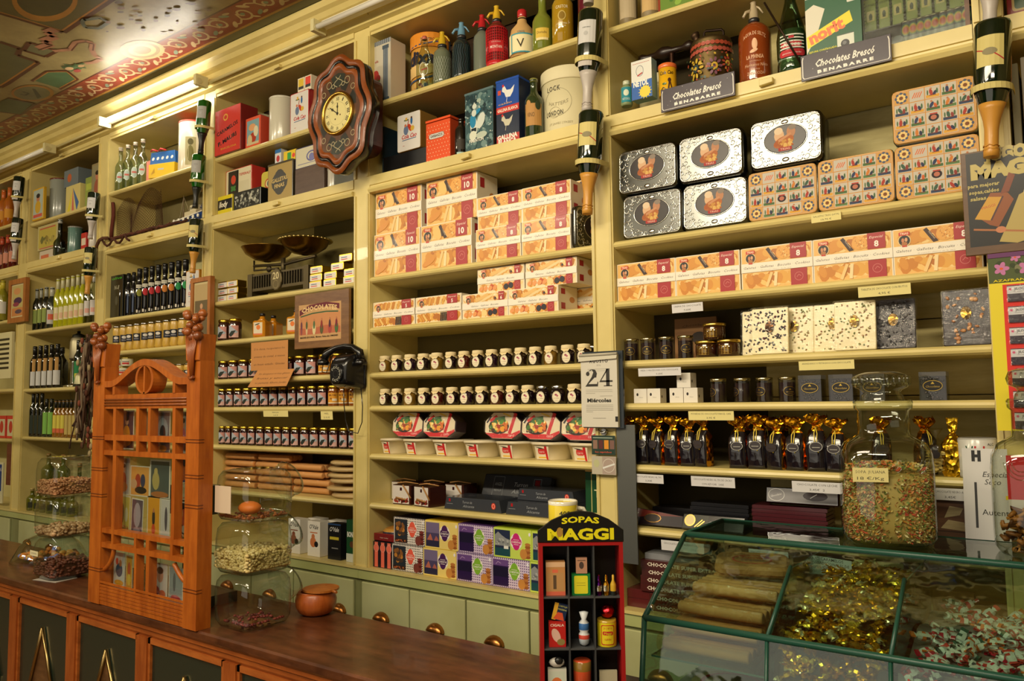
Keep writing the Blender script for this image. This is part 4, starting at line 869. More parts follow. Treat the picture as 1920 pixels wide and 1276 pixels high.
for i,px in enumerate([1385,1421,1457,1494,1532,1570]):rep('gbag',None,(sx(px,1.42,.05),.055,1.42),rz=.25*math.sin(i*1.7+1)-.05,label=f'gold and dark chocolate bag, {nth(i, 6)} of the group left of the soup jar',group=GB,scale=(1.12,1,1.0+.05*math.sin(i*2)))
for i,px in enumerate([1400,1440,1480]):rep('gbag',None,(sx(px,1.42,.16),.16,1.42),rz=.3*i,label=f'gold and dark chocolate bag, {nth(i, 3)} in the second row behind',group=GB)
for px,y,r_,lab in((1655,.06,.3,'seen through the neck of the soup jar'),(1738,.10,.7,'just right of the soup jar neck'),):rep('gbag',None,(sx(px,1.42,y),y,1.42),rz=r_,label=f'gold and dark chocolate bag {lab}',group=GB)
def all_gold():
 t=thing('gold_foil_bag','x','bag');b=MB();rn=random.Random(3);rings=[]
 for z,s_ in((0,.9),(.01,1),(.05,1.05),(.09,.95),(.112,.45),(.122,.16),(.13,.35),(.165,.5)):
  rings.append([b.vt((.032*s_*math.cos(k*.524)+rn.uniform(-.002,.002),.026*s_*math.sin(k*.524)*(1 if z<.12 else .3)+rn.uniform(-.002,.002),z))for k in range(12)])
 for r0,r1 in zip(rings,rings[1:]):
  for k in range(12):b.face((r0[k],r0[(k+1)%12],r1[(k+1)%12],r1[k]),'#e0b02e','foil')
 b.face(rings[0][::-1],'#e0b02e','foil');b.build('bag',t);b=MB();b.tube([(.007*math.cos(k*.7),.006*math.sin(k*.7),.122)for k in range(9)],.002,'#caa030','foil',5,True);b.build('tie',t);return t
rep('allg',all_gold,(sx(1790,1.42,.05),.055,1.42),label='all gold foil bag with twisted top, between soup jar and white can')
def coin_bag():
 t=thing('white_coin_bag','bag of pale chocolate coins with dark label right of the soup jar','bag');b=MB();rn=random.Random(6)
 for i in range(60):b.ell((rn.uniform(-.022,.022),rn.uniform(-.018,.012),rn.uniform(.006,.07)),(.009,.009,.002),'#e2cf8a','candy',8,4,Matrix.Rotation(rn.uniform(-.6,.6),3,'X'))
 b.build('coins',t);b=MB();b.lathe([(.028,0),(.030,.04),(.026,.085),(.008,.108),(.006,.112),(.02,.135)],12,'#f4f0e0','film',cap=False);a=Art(b,(0,-.030,0),m='gloss');a.k=5;a.el(0,.062,.014,.012,'#241a1c');b.build('cellophane',t);return t
rep('coin',coin_bag,(sx(1757,1.42,.04),.05,1.42))
b=MB();b.lathe([(.048,0,'#b9b8b4'),(.049,.006,'#c8c7c4'),(.049,.022,'#d9d7d2'),(.049,.105,'#b9b8b4'),(.046,.110)],24,'#d9d7d2','tin');a=Art(b,cyl=(0,0,.049),m='tin');a.k=4
a.text('V',-.018,.045,.045,'#2c5a44',shear=-.1,w=.02);a.text('H',.006,.045,.045,'#c22c34',shear=.1,w=.028);a.text('ALC',.036,.09,.007,'#4a4a48');a.text('ILLA',.036,.045,.007,'#4a4a48')
solo('white_can',b,'white can with large red and green letters behind the mushroom jar','can',(sx(1838,1.42,.04),.055,1.4206),.05)
def bar(w,d,h,c,m='tin'):
 def f():
  t=thing('chocolate_bar','x','chocolate');b=MB();b.slab(rrect(w,h,.001,1),0,d,c,m);b.build('wrapper',t);b=MB();b.box(-w/2+.004,w/2-.004,.002,d-.002,h,h+.0006,c,m);b.build('seam',t);return t
 return f
GBK='flat black chocolate bars in a stack';ZB=1.2025
xb=sx(1340,ZB,.06)
for i in range(7):rep('bk',bar(.205,.09,.011,'#15151a'),(xb+.003*math.sin(i*2),.075+.012*i*.5,ZB+i*.0126),rz=.02*math.sin(i*3),label=f'flat black chocolate bar, {["bottom of the stack", "second from the bottom", "third from the bottom", "middle of the stack", "third from the top", "second from the top", "top of the stack"][i]}, left stack',group=GBK)
xr=sx(1478,ZB,.06)
for i in range(8):rep('rd',bar(.235,.10,.0108,'#4a1a22'),(xr+.002*math.sin(i*2),.07,ZB+i*.0124),rz=.02*math.sin(i*2),label=f'flat maroon chocolate bar, {["bottom", "second from the bottom", "third from the bottom", "fourth from the bottom", "fourth from the top", "third from the top", "second from the top", "top"][i]} of the stack under the silver box',group='flat maroon chocolate bars in a stack')
b=MB();b.slab([(0,0),(.215,0),(.215,.052),(0,.052)],0,.016,'#2a2622','tin',bev=.002);a=Art(b,(0,0,0),m='tin');a.rect(.002,.002,.09,.05,'#3a3c34');a.el(.026,.030,.020,.021,'#d8b86a',m='brass');a.el(.026,.030,.016,.017,'#f0dca0');a.line([(.045,.008),(.07,.034)],.004,'#d8b86a','brass');a.line([(.055,.008),(.078,.03)],.004,'#d8b86a','brass')
a.poly([(.078,.006),(.085,.022),(.10,.030),(.118,.030),(.122,.022),(.115,.012)],'#9a9c9e','silver')
solo('sample_chocolate_bar',b,'black chocolate bar with round gold seal leaning in front of the black stack','chocolate',(sx(1275,ZB,.04),.035,ZB+.001),rot=(-.45,0,0))
b=MB();b.slab([(0,0),(.215,0),(.215,.040),(0,.062)],0,.018,'#241a1e','tin',bev=.002);a=Art(b,(0,0,0),m='tin');a.poly([(.002,.020),(.10,.034),(.213,.038),(.002,.060)],'#6a2a22');a.el(.10,.026,.033,.016,'#b98a4a',m='brass');a.el(.10,.026,.030,.0135,'#3a3430');a.ring(.012,.042,.011,.013,.0015,'#e0d8cc');a.line([(.03,.030),(.045,.042)],.002,'#e0d8cc')
solo('rust_chocolate_box',b,'flat dark chocolate box with rust red panel beside the post','box',(sx(1166,ZB,.04),.045,ZB+.001),rot=(-.30,0,0))
for i in range(4):rep('bk2',bar(.16,.08,.013,'#1c1a1c'),(-1.215,.15,ZB+i*.0142),label=f'black chocolate bar behind the rust red box, {["bottom", "second from bottom", "second from top", "top"][i]}',group='black chocolate bars behind the rust red box')
b=MB();b.slab([(0,0),(.225,0),(.225,.050),(0,.050)],0,.05,'#8e9094','silver',bev=.003,side='#3a2024');a=Art(b,(0,0,0),m='tin');a.rect(.004,.004,.221,.046,'#8c8a8c');a.ring(.034,.026,.026,.020,.0014,'#e6e4e2');a.text('Chocolates',.034,.022,.007,'#e6e4e2',w=.036,shear=.2,rot=.3);a.el(.155,.027,.038,.015,'#3a3034');a.line([(.14,.02),(.16,.033)],.002,'#c8c8c8')
solo('silver_chocolate_box',b,'silver flat chocolate box with oval window on the maroon stack','box',(sx(1432,ZB+.1,.05),.07,ZB+8*.0124+.001),rot=(-.2,0,0))
b=MB();b.box(0,.10,0,.015,0,.14,'#6a4a34','wood');a=Art(b,(0,0,0),m='wood');a.poly([(.03,.09),(.07,.10),(.08,.12),(.045,.125)],'#c9bd94');a.poly([(.02,.06),(.085,.055),(.08,.08),(.04,.085)],'#bfb288');a.rect(0,.05,.10,.053,'#3a2418')
solo('wooden_box_end',b,'worn brown wooden box end with flaking paint behind the glass case','box',(sx(1750,ZB,.1),.12,ZB+.001))
def extra_box():
 t=thing('chocolate_box','x','box');w=.30;b=MB();b.box(0,w,0,.09,0,.026,'#4a1f1c','tin');a=Art(b,(0,0,0),m='tin');a.text('CHOCOLATE SUPER EXTRA',w/2,.007,.012,'#e8dcc8',w=.25,bold=.03);b.build('carton',t)
 b=MB();b.box(.002,w-.002,.002,.088,.026,.0266,'#5a2a24','tin');b.build('lid',t);return t
GX='brown chocolate boxes stacked flat';x0_=sx(1201,1.0,.03)
for i in range(6):rep('ex',extra_box,(x0_+[.004,.003,0,.001,.006,.002][i],.03,.92+i*.0275),label=f'brown chocolate box, {["bottom", "second from the bottom", "third from the bottom", "third from the top", "second from the top", "top"][i]} of the stack left of the glass case edge',group=GX)
for i in range(6):rep('ex',None,(x0_+.315,.04,.92+i*.0275),label=f'brown chocolate box, {["bottom", "second from the bottom", "third from the bottom", "third from the top", "second from the top", "top"][i]} of the stack behind the wafer rolls',group=GX)
for i in range(2):rep('mb',bar(.09,.12,.03,'#5a2020'),(-1.295,.04,.92+i*.0315),label=f'maroon chocolate box beside the rack, {["lower", "upper"][i]} one',group='maroon chocolate boxes by the tasting rack')
b=MB();b.box(0,.2,0,.12,0,.02,'#8a8c90','paper');solo('grey_box',b,'flat pale grey box on top of the brown chocolate boxes','box',(x0_+.01,.05,.92+6*.0275+.001))
def kraft():
 t=thing('kraft_box','x','box');b=MB();b.box(0,.24,0,.03,0,.17,'#9a6a3c','paper');a=Art(b,(0,0,0));a.el(.14,.10,.045,.028,'#2c2826');a.line([(.13,.08),(.13,.12)],.002,'#5a5450');b.build('carton',t);b=MB();b.box(.001,.239,.001,.029,.17,.1706,'#a8784a','paper');b.build('lid',t);return t
rep('kr',kraft,(-.70,.06,.92),label='brown card box with oval window behind the gold sweets',group='brown card boxes with windows')
rep('kr',None,(-.395,.16,.92),label='brown card box with round window and white sticker, right of the yellow ticket',group='brown card boxes with windows',scale=(.45,1,.9))
for i in range(4):rep('wb',bar(.17,.10,.034,'#8a5c36','paper'),(-.30+.02,.06,.92+i*.0352),label=f'flat brown wooden box, {nth(i, 4, "bottom", "top")} of the pile behind the wrapped sweets',group='flat brown boxes in a pile')
b=MB();b.box(0,.05,0,.012,0,.10,'#c8c8c8','paper');a=Art(b,(0,0,0));a.frame(.008,.05,.028,.085,.002,'#2a2a2a');a.line([(.01,.06),(.026,.08)],.002,'#2a2a2a');a.line([(.035,.01),(.035,.09)],.001,'#2a2a2a')
solo('white_leaflet',b,'small white printed leaflet standing behind the gold sweets','leaflet',(-.76,.05,.9215))
# upper cabinets of the two right bays
def label_on(mb,cyl,u0,v0,u1,v1,col,k=3,m='paper'):
 a=Art(mb,(0,0,0),cyl=cyl,m=m)if cyl else Art(mb,(0,0,0),m=m);a.k=k;a.rect(u0,v0,u1,v1,col);return a
def box_tin(w,d,h,col,art=None,m='tin',side=None,r=.004,lid=None,top=None):
 def f():
  b=MB();b.slab(rrect(w,h,r,3),0,d,col,m,bev=.0015,side=side or col);a=Art(b,(-w/2,0,0),m=m)
  if art:art(a,w,h)
  return b
 return f
def tin(name,mk,label,cat,loc,rz=0,group=None,lid=None,rot=None):
 t=thing(name,label,cat,(loc[0],loc[1],loc[2]+.0006),rz,group,rot);b=mk();b.build('tin_body',t)
 if lid:
  w,d,h,c=lid;b=MB();b.slab(rrect(w+.003,.010,.001,1,0,h-.009),-.0015,d+.0015,c,'tin',bev=.0006);b.build('lid',t)
 return t
ZU,ZD=3.037,2.69
# ---- left tin with column, drum
def art(a,w,h):
 a.rect(.0,0,w,h,'#c9c2b0');a.rect(0,h*.93,w,h,'#9aa0a4')
 for i in range(9):a.rect(.004+i*.0125,h*.93,.010+i*.0125,h,'#5c6470')
 a.rect(w*.60,h*.02,w*.86,h*.90,'#8a94a0')
 for i in range(4):a.rect(w*(.62+.06*i),h*.06,w*(.645+.06*i),h*.84,'#3c4650')
 a.rect(w*.56,h*.84,w*.90,h*.90,'#4c5a68');a.rect(w*.54,.005,w*.92,.02,'#4c5a68');a.el(w*.2,h*.46,.02,.024,'#b03038');a.el(w*.34,h*.40,.014,.018,'#8c242c');a.line([(w*.15,h*.2),(w*.3,h*.4)],.004,'#4a6a3c');a.el(w*.3,h*.33,.02,.008,'#4a6a3c',.6);a.text('ella',w*.25,h*.66,.012,'#b03038',shear=.2)
 a.el(w*.42,h*.2,.014,.02,'#d8b08a')
tin('tall_decorated_tin',box_tin(.12,.1,.30,'#c9c2b0',art),'tall white tin with grey column and red flower beside the clock','tin',(sx(719,ZU,.02),.03,ZU))
t=thing('detergent_drum','large yellow detergent drum printed dixan among the soda siphons','drum',(-2.375,.195,ZU+.0006));b=MB();DR=.090
b.lathe([(DR,0,'#3a5a8a'),(DR+.001,.004,'#e6a84a'),(DR,.30)],36,'#e6b054','gloss');a=Art(b,cyl=(0,0,DR),m='gloss');a.k=4
a.rect(-.12,.005,.12,.075,'#d8c07a');a.dots(-.11,.008,.11,.07,40,.006,.014,['#c9a05a','#3a5a7a','#8a4a3a','#e8d8a0','#4a7a5a'],4,2);a.line([(-.12,.078),(-.06,.082),(0,.09),(.06,.108),(.11,.13)],.008,'#35547e')
a.poly([(-.11,.095),(-.06,.10),(0,.105),(.04,.12),(.04,.17),(0,.165),(-.06,.155),(-.11,.15)],'#ecc680');a.text('dixan',-.02,.155,.062,'#17203a',w=.17,bold=.035,shear=.1);a.text('lavadora',-.01,.135,.012,'#d89c4a',w=.07)
a.rect(-.12,.235,.12,.30,'#e2902e');a.line([(-.12,.24),(0,.25),(.1,.275)],.006,'#2a4a7a');a.text('CONTROL',0,.262,.013,'#2a2a2a',w=.07);a.line([(.06,.1),(.11,.16),(.115,.29)],.016,'#2f5a8c');b.build('drum',t);t.rotation_euler.z=face(-2.4,.13)
b=MB();b.lathe([(DR+.002,0),(DR+.003,.012),(DR-.004,.014)],36,'#e08a2e','gloss',0,0,.292);b.build('lid',t)
# ---- siphons and bottles
def siphon(lab,px,R_,H_,glass,head,art=None,y=.075,mesh=None,m='dglass',headm='rubber'):
 t=thing('soda_siphon',lab,'soda siphon',(sx(px,ZU,y),y,ZU+.0006),face(sx(px,ZU,y)),'old soda siphons on the top shelf');b=MB()
 b.lathe([(R_*.8,0),(R_*.98,.008),(R_,.02),(R_,H_*.62),(R_*.93,H_*.70),(R_*.66,H_*.76),(.018,H_*.80),(.016,H_*.815)],24,glass,m)
 a=Art(b,cyl=(0,0,R_),m='gloss');a.k=6
 if art:art(a,R_,H_)
 b.build('bottle',t)
 if mesh:
  b=MB();n=30;z0,z1=.02,H_*.66
  for j in range(13):b.tube([((R_+.0015)*math.cos(2*math.pi*k/24),(R_+.0015)*math.sin(2*math.pi*k/24),z0+(z1-z0)*j/12)for k in range(24)],.0013,mesh,'rubber',4,True)
  for k in range(n):
   if math.sin(2*math.pi*k/n)<.45:b.tube([((R_+.002)*math.cos(2*math.pi*k/n),(R_+.002)*math.sin(2*math.pi*k/n),z)for z in(z0,z1)],.0016,mesh,'rubber',4)
  b.lathe([(R_+.002,0),(R_+.002,.02)],24,mesh,'rubber',0,0,.0);b.lathe([(R_+.002,z1),(R_*.85,z1+.012),(R_*.5,z1+.03),(.02,H_*.80)],24,mesh,'rubber',cap=False)
  a=Art(b,cyl=(0,0,R_+.003),m='gloss');a.k=4;a.rr(-.035,.055,.035,.105,.004,'#b8222a');a.k=6;a.text('MONTAN',0,.07,.012,'#e8d8d0',w=.05,bold=.01);a.text('AGUA DE SELTZ',0,.095,.004,'#e8d8d0',w=.04);b.build('mesh_sleeve',t)
 b=MB();z=H_*.80;b.lathe([(.020,z,'#2a2a2c'),(.021,z+.014,'#2a2a2c'),(.018,z+.016),(.016,z+.04),(.011,z+.058),(.010,z+.068),(.012,z+.074),(0,z+.080)],14,head,headm)
 b.tube([(-.008,-.004,z+.045),(-.028,-.010,z+.040),(-.038,-.012,z+.022)],[.007,.0055,.005],head,headm,8)
 b.build('spout_head',t);b=MB();b.tube([(.006,0,z+.060),(.020,-.003,z+.052),(.034,-.006,z+.030)],[.0045,.004,.003],head,headm,6);b.build('lever',t);return t
def netted(a,R_,H_):
 for i in range(-7,8):
  a.line([(i*.011,.02),(i*.011+.035,.12)],.0012,'#a8b0a0');a.k-=1;a.line([(i*.011+.035,.02),(i*.011,.12)],.0012,'#a8b0a0')
def wavy(a,R_,H_):
 for i in range(-8,9):a.line([(i*.010+.003*math.sin(j*1.3),.012+j*.0125)for j in range(12)],.0016,'#3a4c54')
t=thing('swing_top_bottle','clear swing top lemonade bottle with oval outline, left of the siphons','bottle',(sx(808,ZU,.045),.05,ZU+.0006),.7);b=MB()
b.lathe([(.034,0),(.038,.006),(.038,.12),(.034,.15),(.018,.19),(.013,.215),(.015,.225),(.015,.235)],20,'#dfe6da','glass');a=Art(b,cyl=(0,0,.038),m='paper');a.k=5
a.ring(-.004,.085,.020,.03,.0022,'#e0e0d4');a.k=7;a.line([(-.014,.08),(.012,.09)],.006,'#9c4038');b.build('bottle',t);b=MB();b.lathe([(.010,.235),(.012,.240),(.010,.252)],12,'#c86a5a','ceramic');b.tube([(.016,0,.215),(.018,0,.245),(0,-.004,.252),(-.018,0,.245),(-.016,0,.215)],.0013,'#8a8a84','metal',4);b.build('stopper',t)
siphon('grey green soda siphon with diamond netting and yellow head',838,.040,.215,'#6d7560','#d2ae2c',netted,.06,m='dglass')
siphon('dark blue green ribbed soda siphon with pale blue head',867,.041,.235,'#16262a','#6d9cb8',wavy,.07)
siphon('grey green glass soda siphon with red head',898,.039,.25,'#70786a','#c0262c',None,.09)
siphon('red plastic meshed soda siphon with yellow head',933,.044,.245,'#6a1a1c','#d8b02e',None,.06,mesh='#c4242c')
t=thing('wicker_bottle','squat straw coloured bottle with large V label and red cap','bottle',(sx(975,ZU,.06),.07,ZU+.0006),.6);b=MB()
b.lathe([(.044,0),(.050,.01),(.051,.10),(.046,.13),(.022,.16),(.017,.185),(.019,.19)],24,'#c9a268','cloth')
for j in range(15):b.tube([(.0515*math.cos(2*math.pi*k/20),.0515*math.sin(2*math.pi*k/20),.008+j*.0066)for k in range(20)],.0014,'#b98f56','cloth',4,True)
b.build('bottle',t);b=MB();b.lathe([(.0535,.018),(.0535,.10)],30,'#efe2b4','paper',cap=False);a=Art(b,cyl=(0,0,.0535));a.k=3;a.rect(-.052,.094,.052,.1,'#4a9aa8');a.rect(-.052,.018,.052,.024,'#4a9aa8');a.rect(-.052,.024,-.046,.094,'#4a9aa8');a.rect(.046,.024,.052,.094,'#4a9aa8');a.text('V',-.008,.04,.036,'#3a3426',shear=-.05);a.text('CROS',-.005,.101,.008,'#2c6a80');b.build('label',t)
b=MB();b.lathe([(.018,.186),(.020,.19),(.020,.213),(.017,.218)],18,'#b8262c','rubber');b.tube([(.018*math.cos(2*math.pi*k/14),.018*math.sin(2*math.pi*k/14),.178)for k in range(14)],.003,'#2c241c','cloth',5,True);b.build('cap',t)
def wine(R_,H_,glass,neck=.013,m='dglass',sh=.62,cap=None,capc='#2a2a2c',lab=None,seg=20,b=None,top=None):
 b=b or MB();b.lathe([(R_*.85,0),(R_,.006),(R_,H_*sh),(R_*.82,H_*(sh+.07)),(R_*.5,H_*(sh+.13)),(neck,H_*(sh+.19)),(neck,H_*.955),(neck*1.18,H_*.96),(neck*1.18,H_*.985),(neck,H_)],seg,glass,m);return b
def bottle(lab,px,z,y,R_,H_,glass,labels=(),cap=None,group=None,neck=.013,m='dglass',sh=.62,name='bottle',key=None,cath=None,rz=0,capm='gloss',seg=20):
 def f():
  t=thing(name,'x',cath or 'bottle');b=wine(R_,H_,glass,neck,m,sh,seg=seg);b.build('glass_body',t)
  if labels:
   b=MB();a=Art(b,cyl=(0,0,R_+.0004));a.k=3
   for q in labels:
    if q[0]=='r':a.rect(*q[1:])
    elif q[0]=='t':a.text(q[1],q[2],q[3],q[4],q[5],w=q[6]if len(q)>6 else None)
    elif q[0]=='e':a.el(*q[1:])
   b.build('label',t)
  if cap:b=MB();b.lathe([(neck+.002,H_*cap[1]),(neck+.0022,H_+.002),(neck*.7,H_+.004)],14,cap[0],capm);b.build('cap',t)
  return t
 loc=(sx(px,z,y),y,z)
 return rep(key or lab,f,loc,rz or face(loc[0]),label=lab,group=group)
GBW='old bottles on the top shelf'
bottle('olive green old bottle with yellow label, right of the straw bottle',1018,ZU,.05,.041,.275,'#76802e',[('r',-.026,.045,.030,.085,'#d8b84a'),('t','Dorado',0,.062,.010,'#4a3a20',.04),('r',-.024,.035,.026,.045,'#e8d8a0')],group=GBW,neck=.016,sh=.45)
bottle('amber bottle with white printed crest, between green and maroon bottles',1053,ZU,.05,.043,.27,'#a8841c',[('t','CASTOR',0,.135,.012,'#efe8c8',.05),('e',0,.105,.016,.02,'#c8b060'),('e',0,.105,.012,.016,'#8a6c1a'),('t','GRAN BUENA',0,.07,.006,'#efe8c8',.04),('t','RESERVA',0,.06,.006,'#efe8c8',.03)],group=GBW,neck=.017,sh=.6)
bottle('maroon bottle with pale lettering behind the hanging bottle neck',1088,ZU,.06,.036,.27,'#5c1526',[('t','BUZET',0,.07,.014,'#c8a0a0',.05),('t','vin',0,.05,.006,'#c8a0a0'),('t','rouge',0,.11,.006,'#c8a0a0')],group=GBW,neck=.014,sh=.65)
# ---- lower row of the upper cabinet
b=MB();b.box(0,.28,0,.14,0,.088,'#16181c','wood');solo('dark_chest',b,'low dark chest under the white drink powder tin beside the clock','box',(-2.545,.045,ZD+.001))
b=MB();b.box(0,.012,0,.14,0,.24,'#1f3440','tin');solo('thin_dark_board',b,'thin upright dark blue board by the clock and chest','board',(-2.575,.05,ZD+.001))
def cola(a,w,h):
 a.rr(.004,.004,w-.004,h-.004,.006,'#dcd8d2');a.el(w*.38,h*.55,.015,.022,'#6a7a98');a.el(w*.55,h*.60,.010,.02,'#c84a34',.5);a.el(w*.66,h*.57,.012,.012,'#d8b04a');a.el(w*.36,h*.68,.007,.007,'#c87a5a');a.el(w*.62,h*.78,.007,.018,'#3a6aa0');a.el(w*.62,h*.86,.005,.005,'#5a3a2a');a.el(w*.4,h*.82,.016,.004,'#5a6a4a');a.rect(w*.36,h*.82,w*.44,h*.89,'#e0b04a');a.line([(w*.5,h*.8),(w*.45,h*.65),(w*.58,h*.58)],.004,'#a83a2c');a.text('Cola Cao',w*.52,h*.33,.018,'#c02a34',w=w*.64,shear=.25,bold=.02);a.line([(w*.22,h*.29),(w*.82,h*.30)],.003,'#3a5a8a');a.rect(w*.24,h*.14,w*.32,h*.15,'#c86a5a')
b=MB();b.box(-.002,.13,.001,.11,.001,.166,'#8a6a30','tin')
tin('drink_powder_tin',box_tin(.145,.11,.172,'#dcd8d2',cola,side='#8a6a30',r=.008),'white cocoa powder tin with small figures, resting on the dark chest','tin',(sx(765,ZD+.09,.03)+.0,.035,ZD+.0895),-.02)
def garb(a,w,h):
 out=[[(u+.0022*math.cos(t_),v+.0022*math.sin(t_))for t_ in[6.283*i/6 for i in range(6)]]for j,v in enumerate([.012+.0165*q for q in range(10)])for u in[.008+.017*i+(.0085 if j%2 else 0)for i in range(8)]if u<w-.004];a.polys(out,'#e8c8a0')
 a.rr(w*.12,h*.58,w*.76,h*.72,.012,'#3a3634');a.rr(w*.135,h*.588,w*.745,h*.712,.011,'#d8d4cc');a.text('GARBANZOS',w*.44,h*.622,.012,'#33302e',w=w*.5,bold=.03)
tin('legume_tin',box_tin(.140,.10,.180,'#e0552c',garb,side='#c84a26'),'orange polka dot tin labelled GARBANZOS','tin',(sx(821,ZD,.02),.025,ZD),lid=(.14,.10,.192,'#e65a2e'))
bottle('small black bottle between the orange tin and the patterned tin',858,ZD,.05,.028,.17,'#1a1712',[('r',-.018,.03,.018,.075,'#37322a'),('r',-.018,.008,.018,.018,'#a8c8c0')],neck=.012,sh=.7)
def pim(a,w,h):
 a.dots(0,0,w,h,170,.008,.017,['#2e4a50','#46666a','#5c7c7e','#22383e','#3a585c','#708c8a'],9,1.3);a.dots(0,0,w,h,60,.002,.005,['#b8c4bc','#8aa0a0'],3,2)
 a.rect(0,0,w,.010,'#e0704a');a.el(w*.33,h*.44,.02,.045,'#d6dcd0',.1);a.el(w*.30,h*.52,.017,.03,'#2a86b0');a.el(w*.46,h*.66,.02,.009,'#2a86b0',.5);a.el(w*.34,h*.65,.013,.015,'#cfd6cc');a.el(w*.36,h*.76,.012,.012,'#d0d8cc');a.el(w*.58,h*.50,.02,.035,'#d0d8ce',-.4);a.rect(w*.24,h*.34,w*.42,h*.40,'#182a34');a.el(w*.3,h*.28,.02,.02,'#d8dcc8');a.el(w*.6,h*.26,.03,.014,'#b8c4b4');a.el(w*.52,h*.84,.012,.008,'#a8b8a8')
 a.text('PIMENTON',w*.42,h*.165,.014,'#e6e6d8',w=w*.5,bold=.03)
tin('paprika_tin',box_tin(.155,.10,.258,'#3a585c',pim,side='#2a2c2a'),'blue green tin covered in pepper pattern, labelled PIMENTON','tin',(sx(898,ZD,.02),.025,ZD),-.03,lid=(.155,.10,.262,'#5a7478'))
def hen(a,w,h):
 a.rect(0,0,w,h*.16,'#b8302c');a.rect(0,h*.16,w,h*.5,'#16243c');a.rect(0,h*.5,w,h*.60,'#c0302c');a.rect(0,h*.60,w,h,'#1c4aa0')
 for(cx,cy,s_,c)in((w*.52,h*.80,1.0,'#e4e4dc'),(w*.46,h*.36,.9,'#c8c4ac')):
  a.poly([(cx-.030*s_,cy+.010*s_),(cx-.018*s_,cy+.002*s_),(cx-.010*s_,cy-.018*s_),(cx+.012*s_,cy-.020*s_),(cx+.026*s_,cy-.002*s_),(cx+.034*s_,cy+.026*s_),(cx+.014*s_,cy+.010*s_),(cx-.006*s_,cy+.012*s_),(cx-.016*s_,cy+.030*s_),(cx-.026*s_,cy+.028*s_),(cx-.029*s_,cy+.018*s_)],c);a.el(cx-.024*s_,cy+.032*s_,.005,.006,'#c8342c');a.line([(cx-.004*s_,cy-.02*s_),(cx-.008*s_,cy-.04*s_)],.002,c)
 a.text('GALLINA BLANCA',w*.5,h*.525,.013,'#f0e4d4',w=w*.9,bold=.03);a.text('GALLINA',w*.48,h*.10,.019,'#f0ece0',w=w*.88,bold=.04);a.text('BLANCA',w*.48,h*.025,.019,'#f0ece0',w=w*.8,bold=.04);a.text('caldo',w*.4,h*.63,.008,'#d8b04a',w=w*.6);a.rect(w*.08,h*.79,w*.22,h*.86,'#c8503a')
tin('stock_tin',box_tin(.115,.09,.275,'#1c4aa0',hen,side='#14284a'),'tall blue and red stock cube tin with two white hens','tin',(sx(962,ZD,.03),.035,ZD),lid=(.115,.09,.279,'#1f4ea8'))
bottle('old dusty green bottle with torn tan label beside the hen tin',996,ZD,.045,.038,.245,'#2c3a1e',[('r',-.036,.045,.036,.135,'#b98a4c'),('t','VINO',-.01,.08,.018,'#4a3218',.03),('e',-.02,.135,.010,.015,'#b98a4c'),('e',.02,.128,.012,.02,'#2c3a1e')],('#8a8a4a',.95),neck=.014,sh=.62)
t=thing('hat_box','large round cream hat box printed LOCK and LONDON','hat box',(sx(1061,ZD,.15)-.008,.18,ZD+.0006),.50);b=MB();RB=.115
b.lathe([(RB-.004,0,'#c87a5a'),(RB-.002,.004),(RB,.008),(RB,.235)],44,'#d8cfa8','paper');a=Art(b,cyl=(0,0,RB));a.k=3
a.text('LOCK',-.065,.178,.020,'#3c382e',w=.062,wide=1.3,bold=.01);a.ring(-.05,.13,.062,.058,.0016,'#a8a080');a.text('HATTERS',-.045,.125,.014,'#a8a080',w=.085,arc=-.01,shear=.1);a.ring(-.06,.09,.026,.022,.0014,'#a8a080');a.text('LONDON',-.062,.078,.019,'#3c382e',w=.078,wide=1.3,bold=.01);a.text('ST JAMES STREET',-.035,.04,.008,'#b0a888',w=.10);b.build('box_body',t)
b=MB();b.lathe([(RB+.003,.222),(RB+.004,.226),(RB+.004,.272),(RB,.276)],44,'#ddd4ae','paper');b.build('lid',t)
# upper cabinet right of the calendar post
t=thing('hat_box','round cream box half hidden at the left end, behind the iron press','hat box',(-1.268,.235,ZD+.0006));t.scale=(.82,.82,1);b=MB();b.lathe([(.085,0),(.087,.01),(.087,.16)],32,'#cfc698','paper');b.build('box_body',t);b=MB();b.lathe([(.090,.15),(.090,.19),(.086,.193)],32,'#d8cfa4','paper');b.build('lid',t)
t=thing('old_press','antique iron copying press with long turned handle on wooden base','press',(-1.212,.09,ZD+.0006));b=MB()
b.slab([(-.128,0),(.118,0),(.113,.018),(.105,.028),(-.120,.028),(-.126,.018)],-.082,.055,'#3c2a1a','darkwood',bev=.004);b.build('base',t)
b=MB();b.lathe([(.012,.028),(.010,.05),(.009,.25),(.014,.26)],14,'#3a2418','dullmetal',.035,.03,0);b.build('screw',t)
b=MB();pr=[(.0,0),(.015,.004),(.018,.02),(.010,.045),(.012,.09),(.020,.11),(.024,.13),(.020,.16),(.012,.18),(.010,.23),(.018,.25),(.020,.27),(.012,.285),(0,.29)]
b.lathe([(r_,z*.78-.12)for r_,z in pr],14,'#2c1c14','wood',.02,.03,.268,axis='x');b.build('handle',t)
b=MB();b.tube([(.035+.06*math.cos(a_),.03,.06+.06*math.sin(a_))for a_ in[math.pi*k/10 for k in range(-1,12)]],.009,'#241c16','dullmetal',8);b.build('iron_arch',t)
bottle('small teal labelled pill bottle standing on the press base',1181,ZD+.029,.05,.022,.092,'#8a9a70',[('r',-.020,.010,.020,.066,'#2c8a98'),('e',0,.045,.010,.012,'#d8e0c8'),('t','NETOSOL',0,.018,.008,'#e0e8d8',.028)],('#d8dcc0',.86),neck=.011,sh=.72)
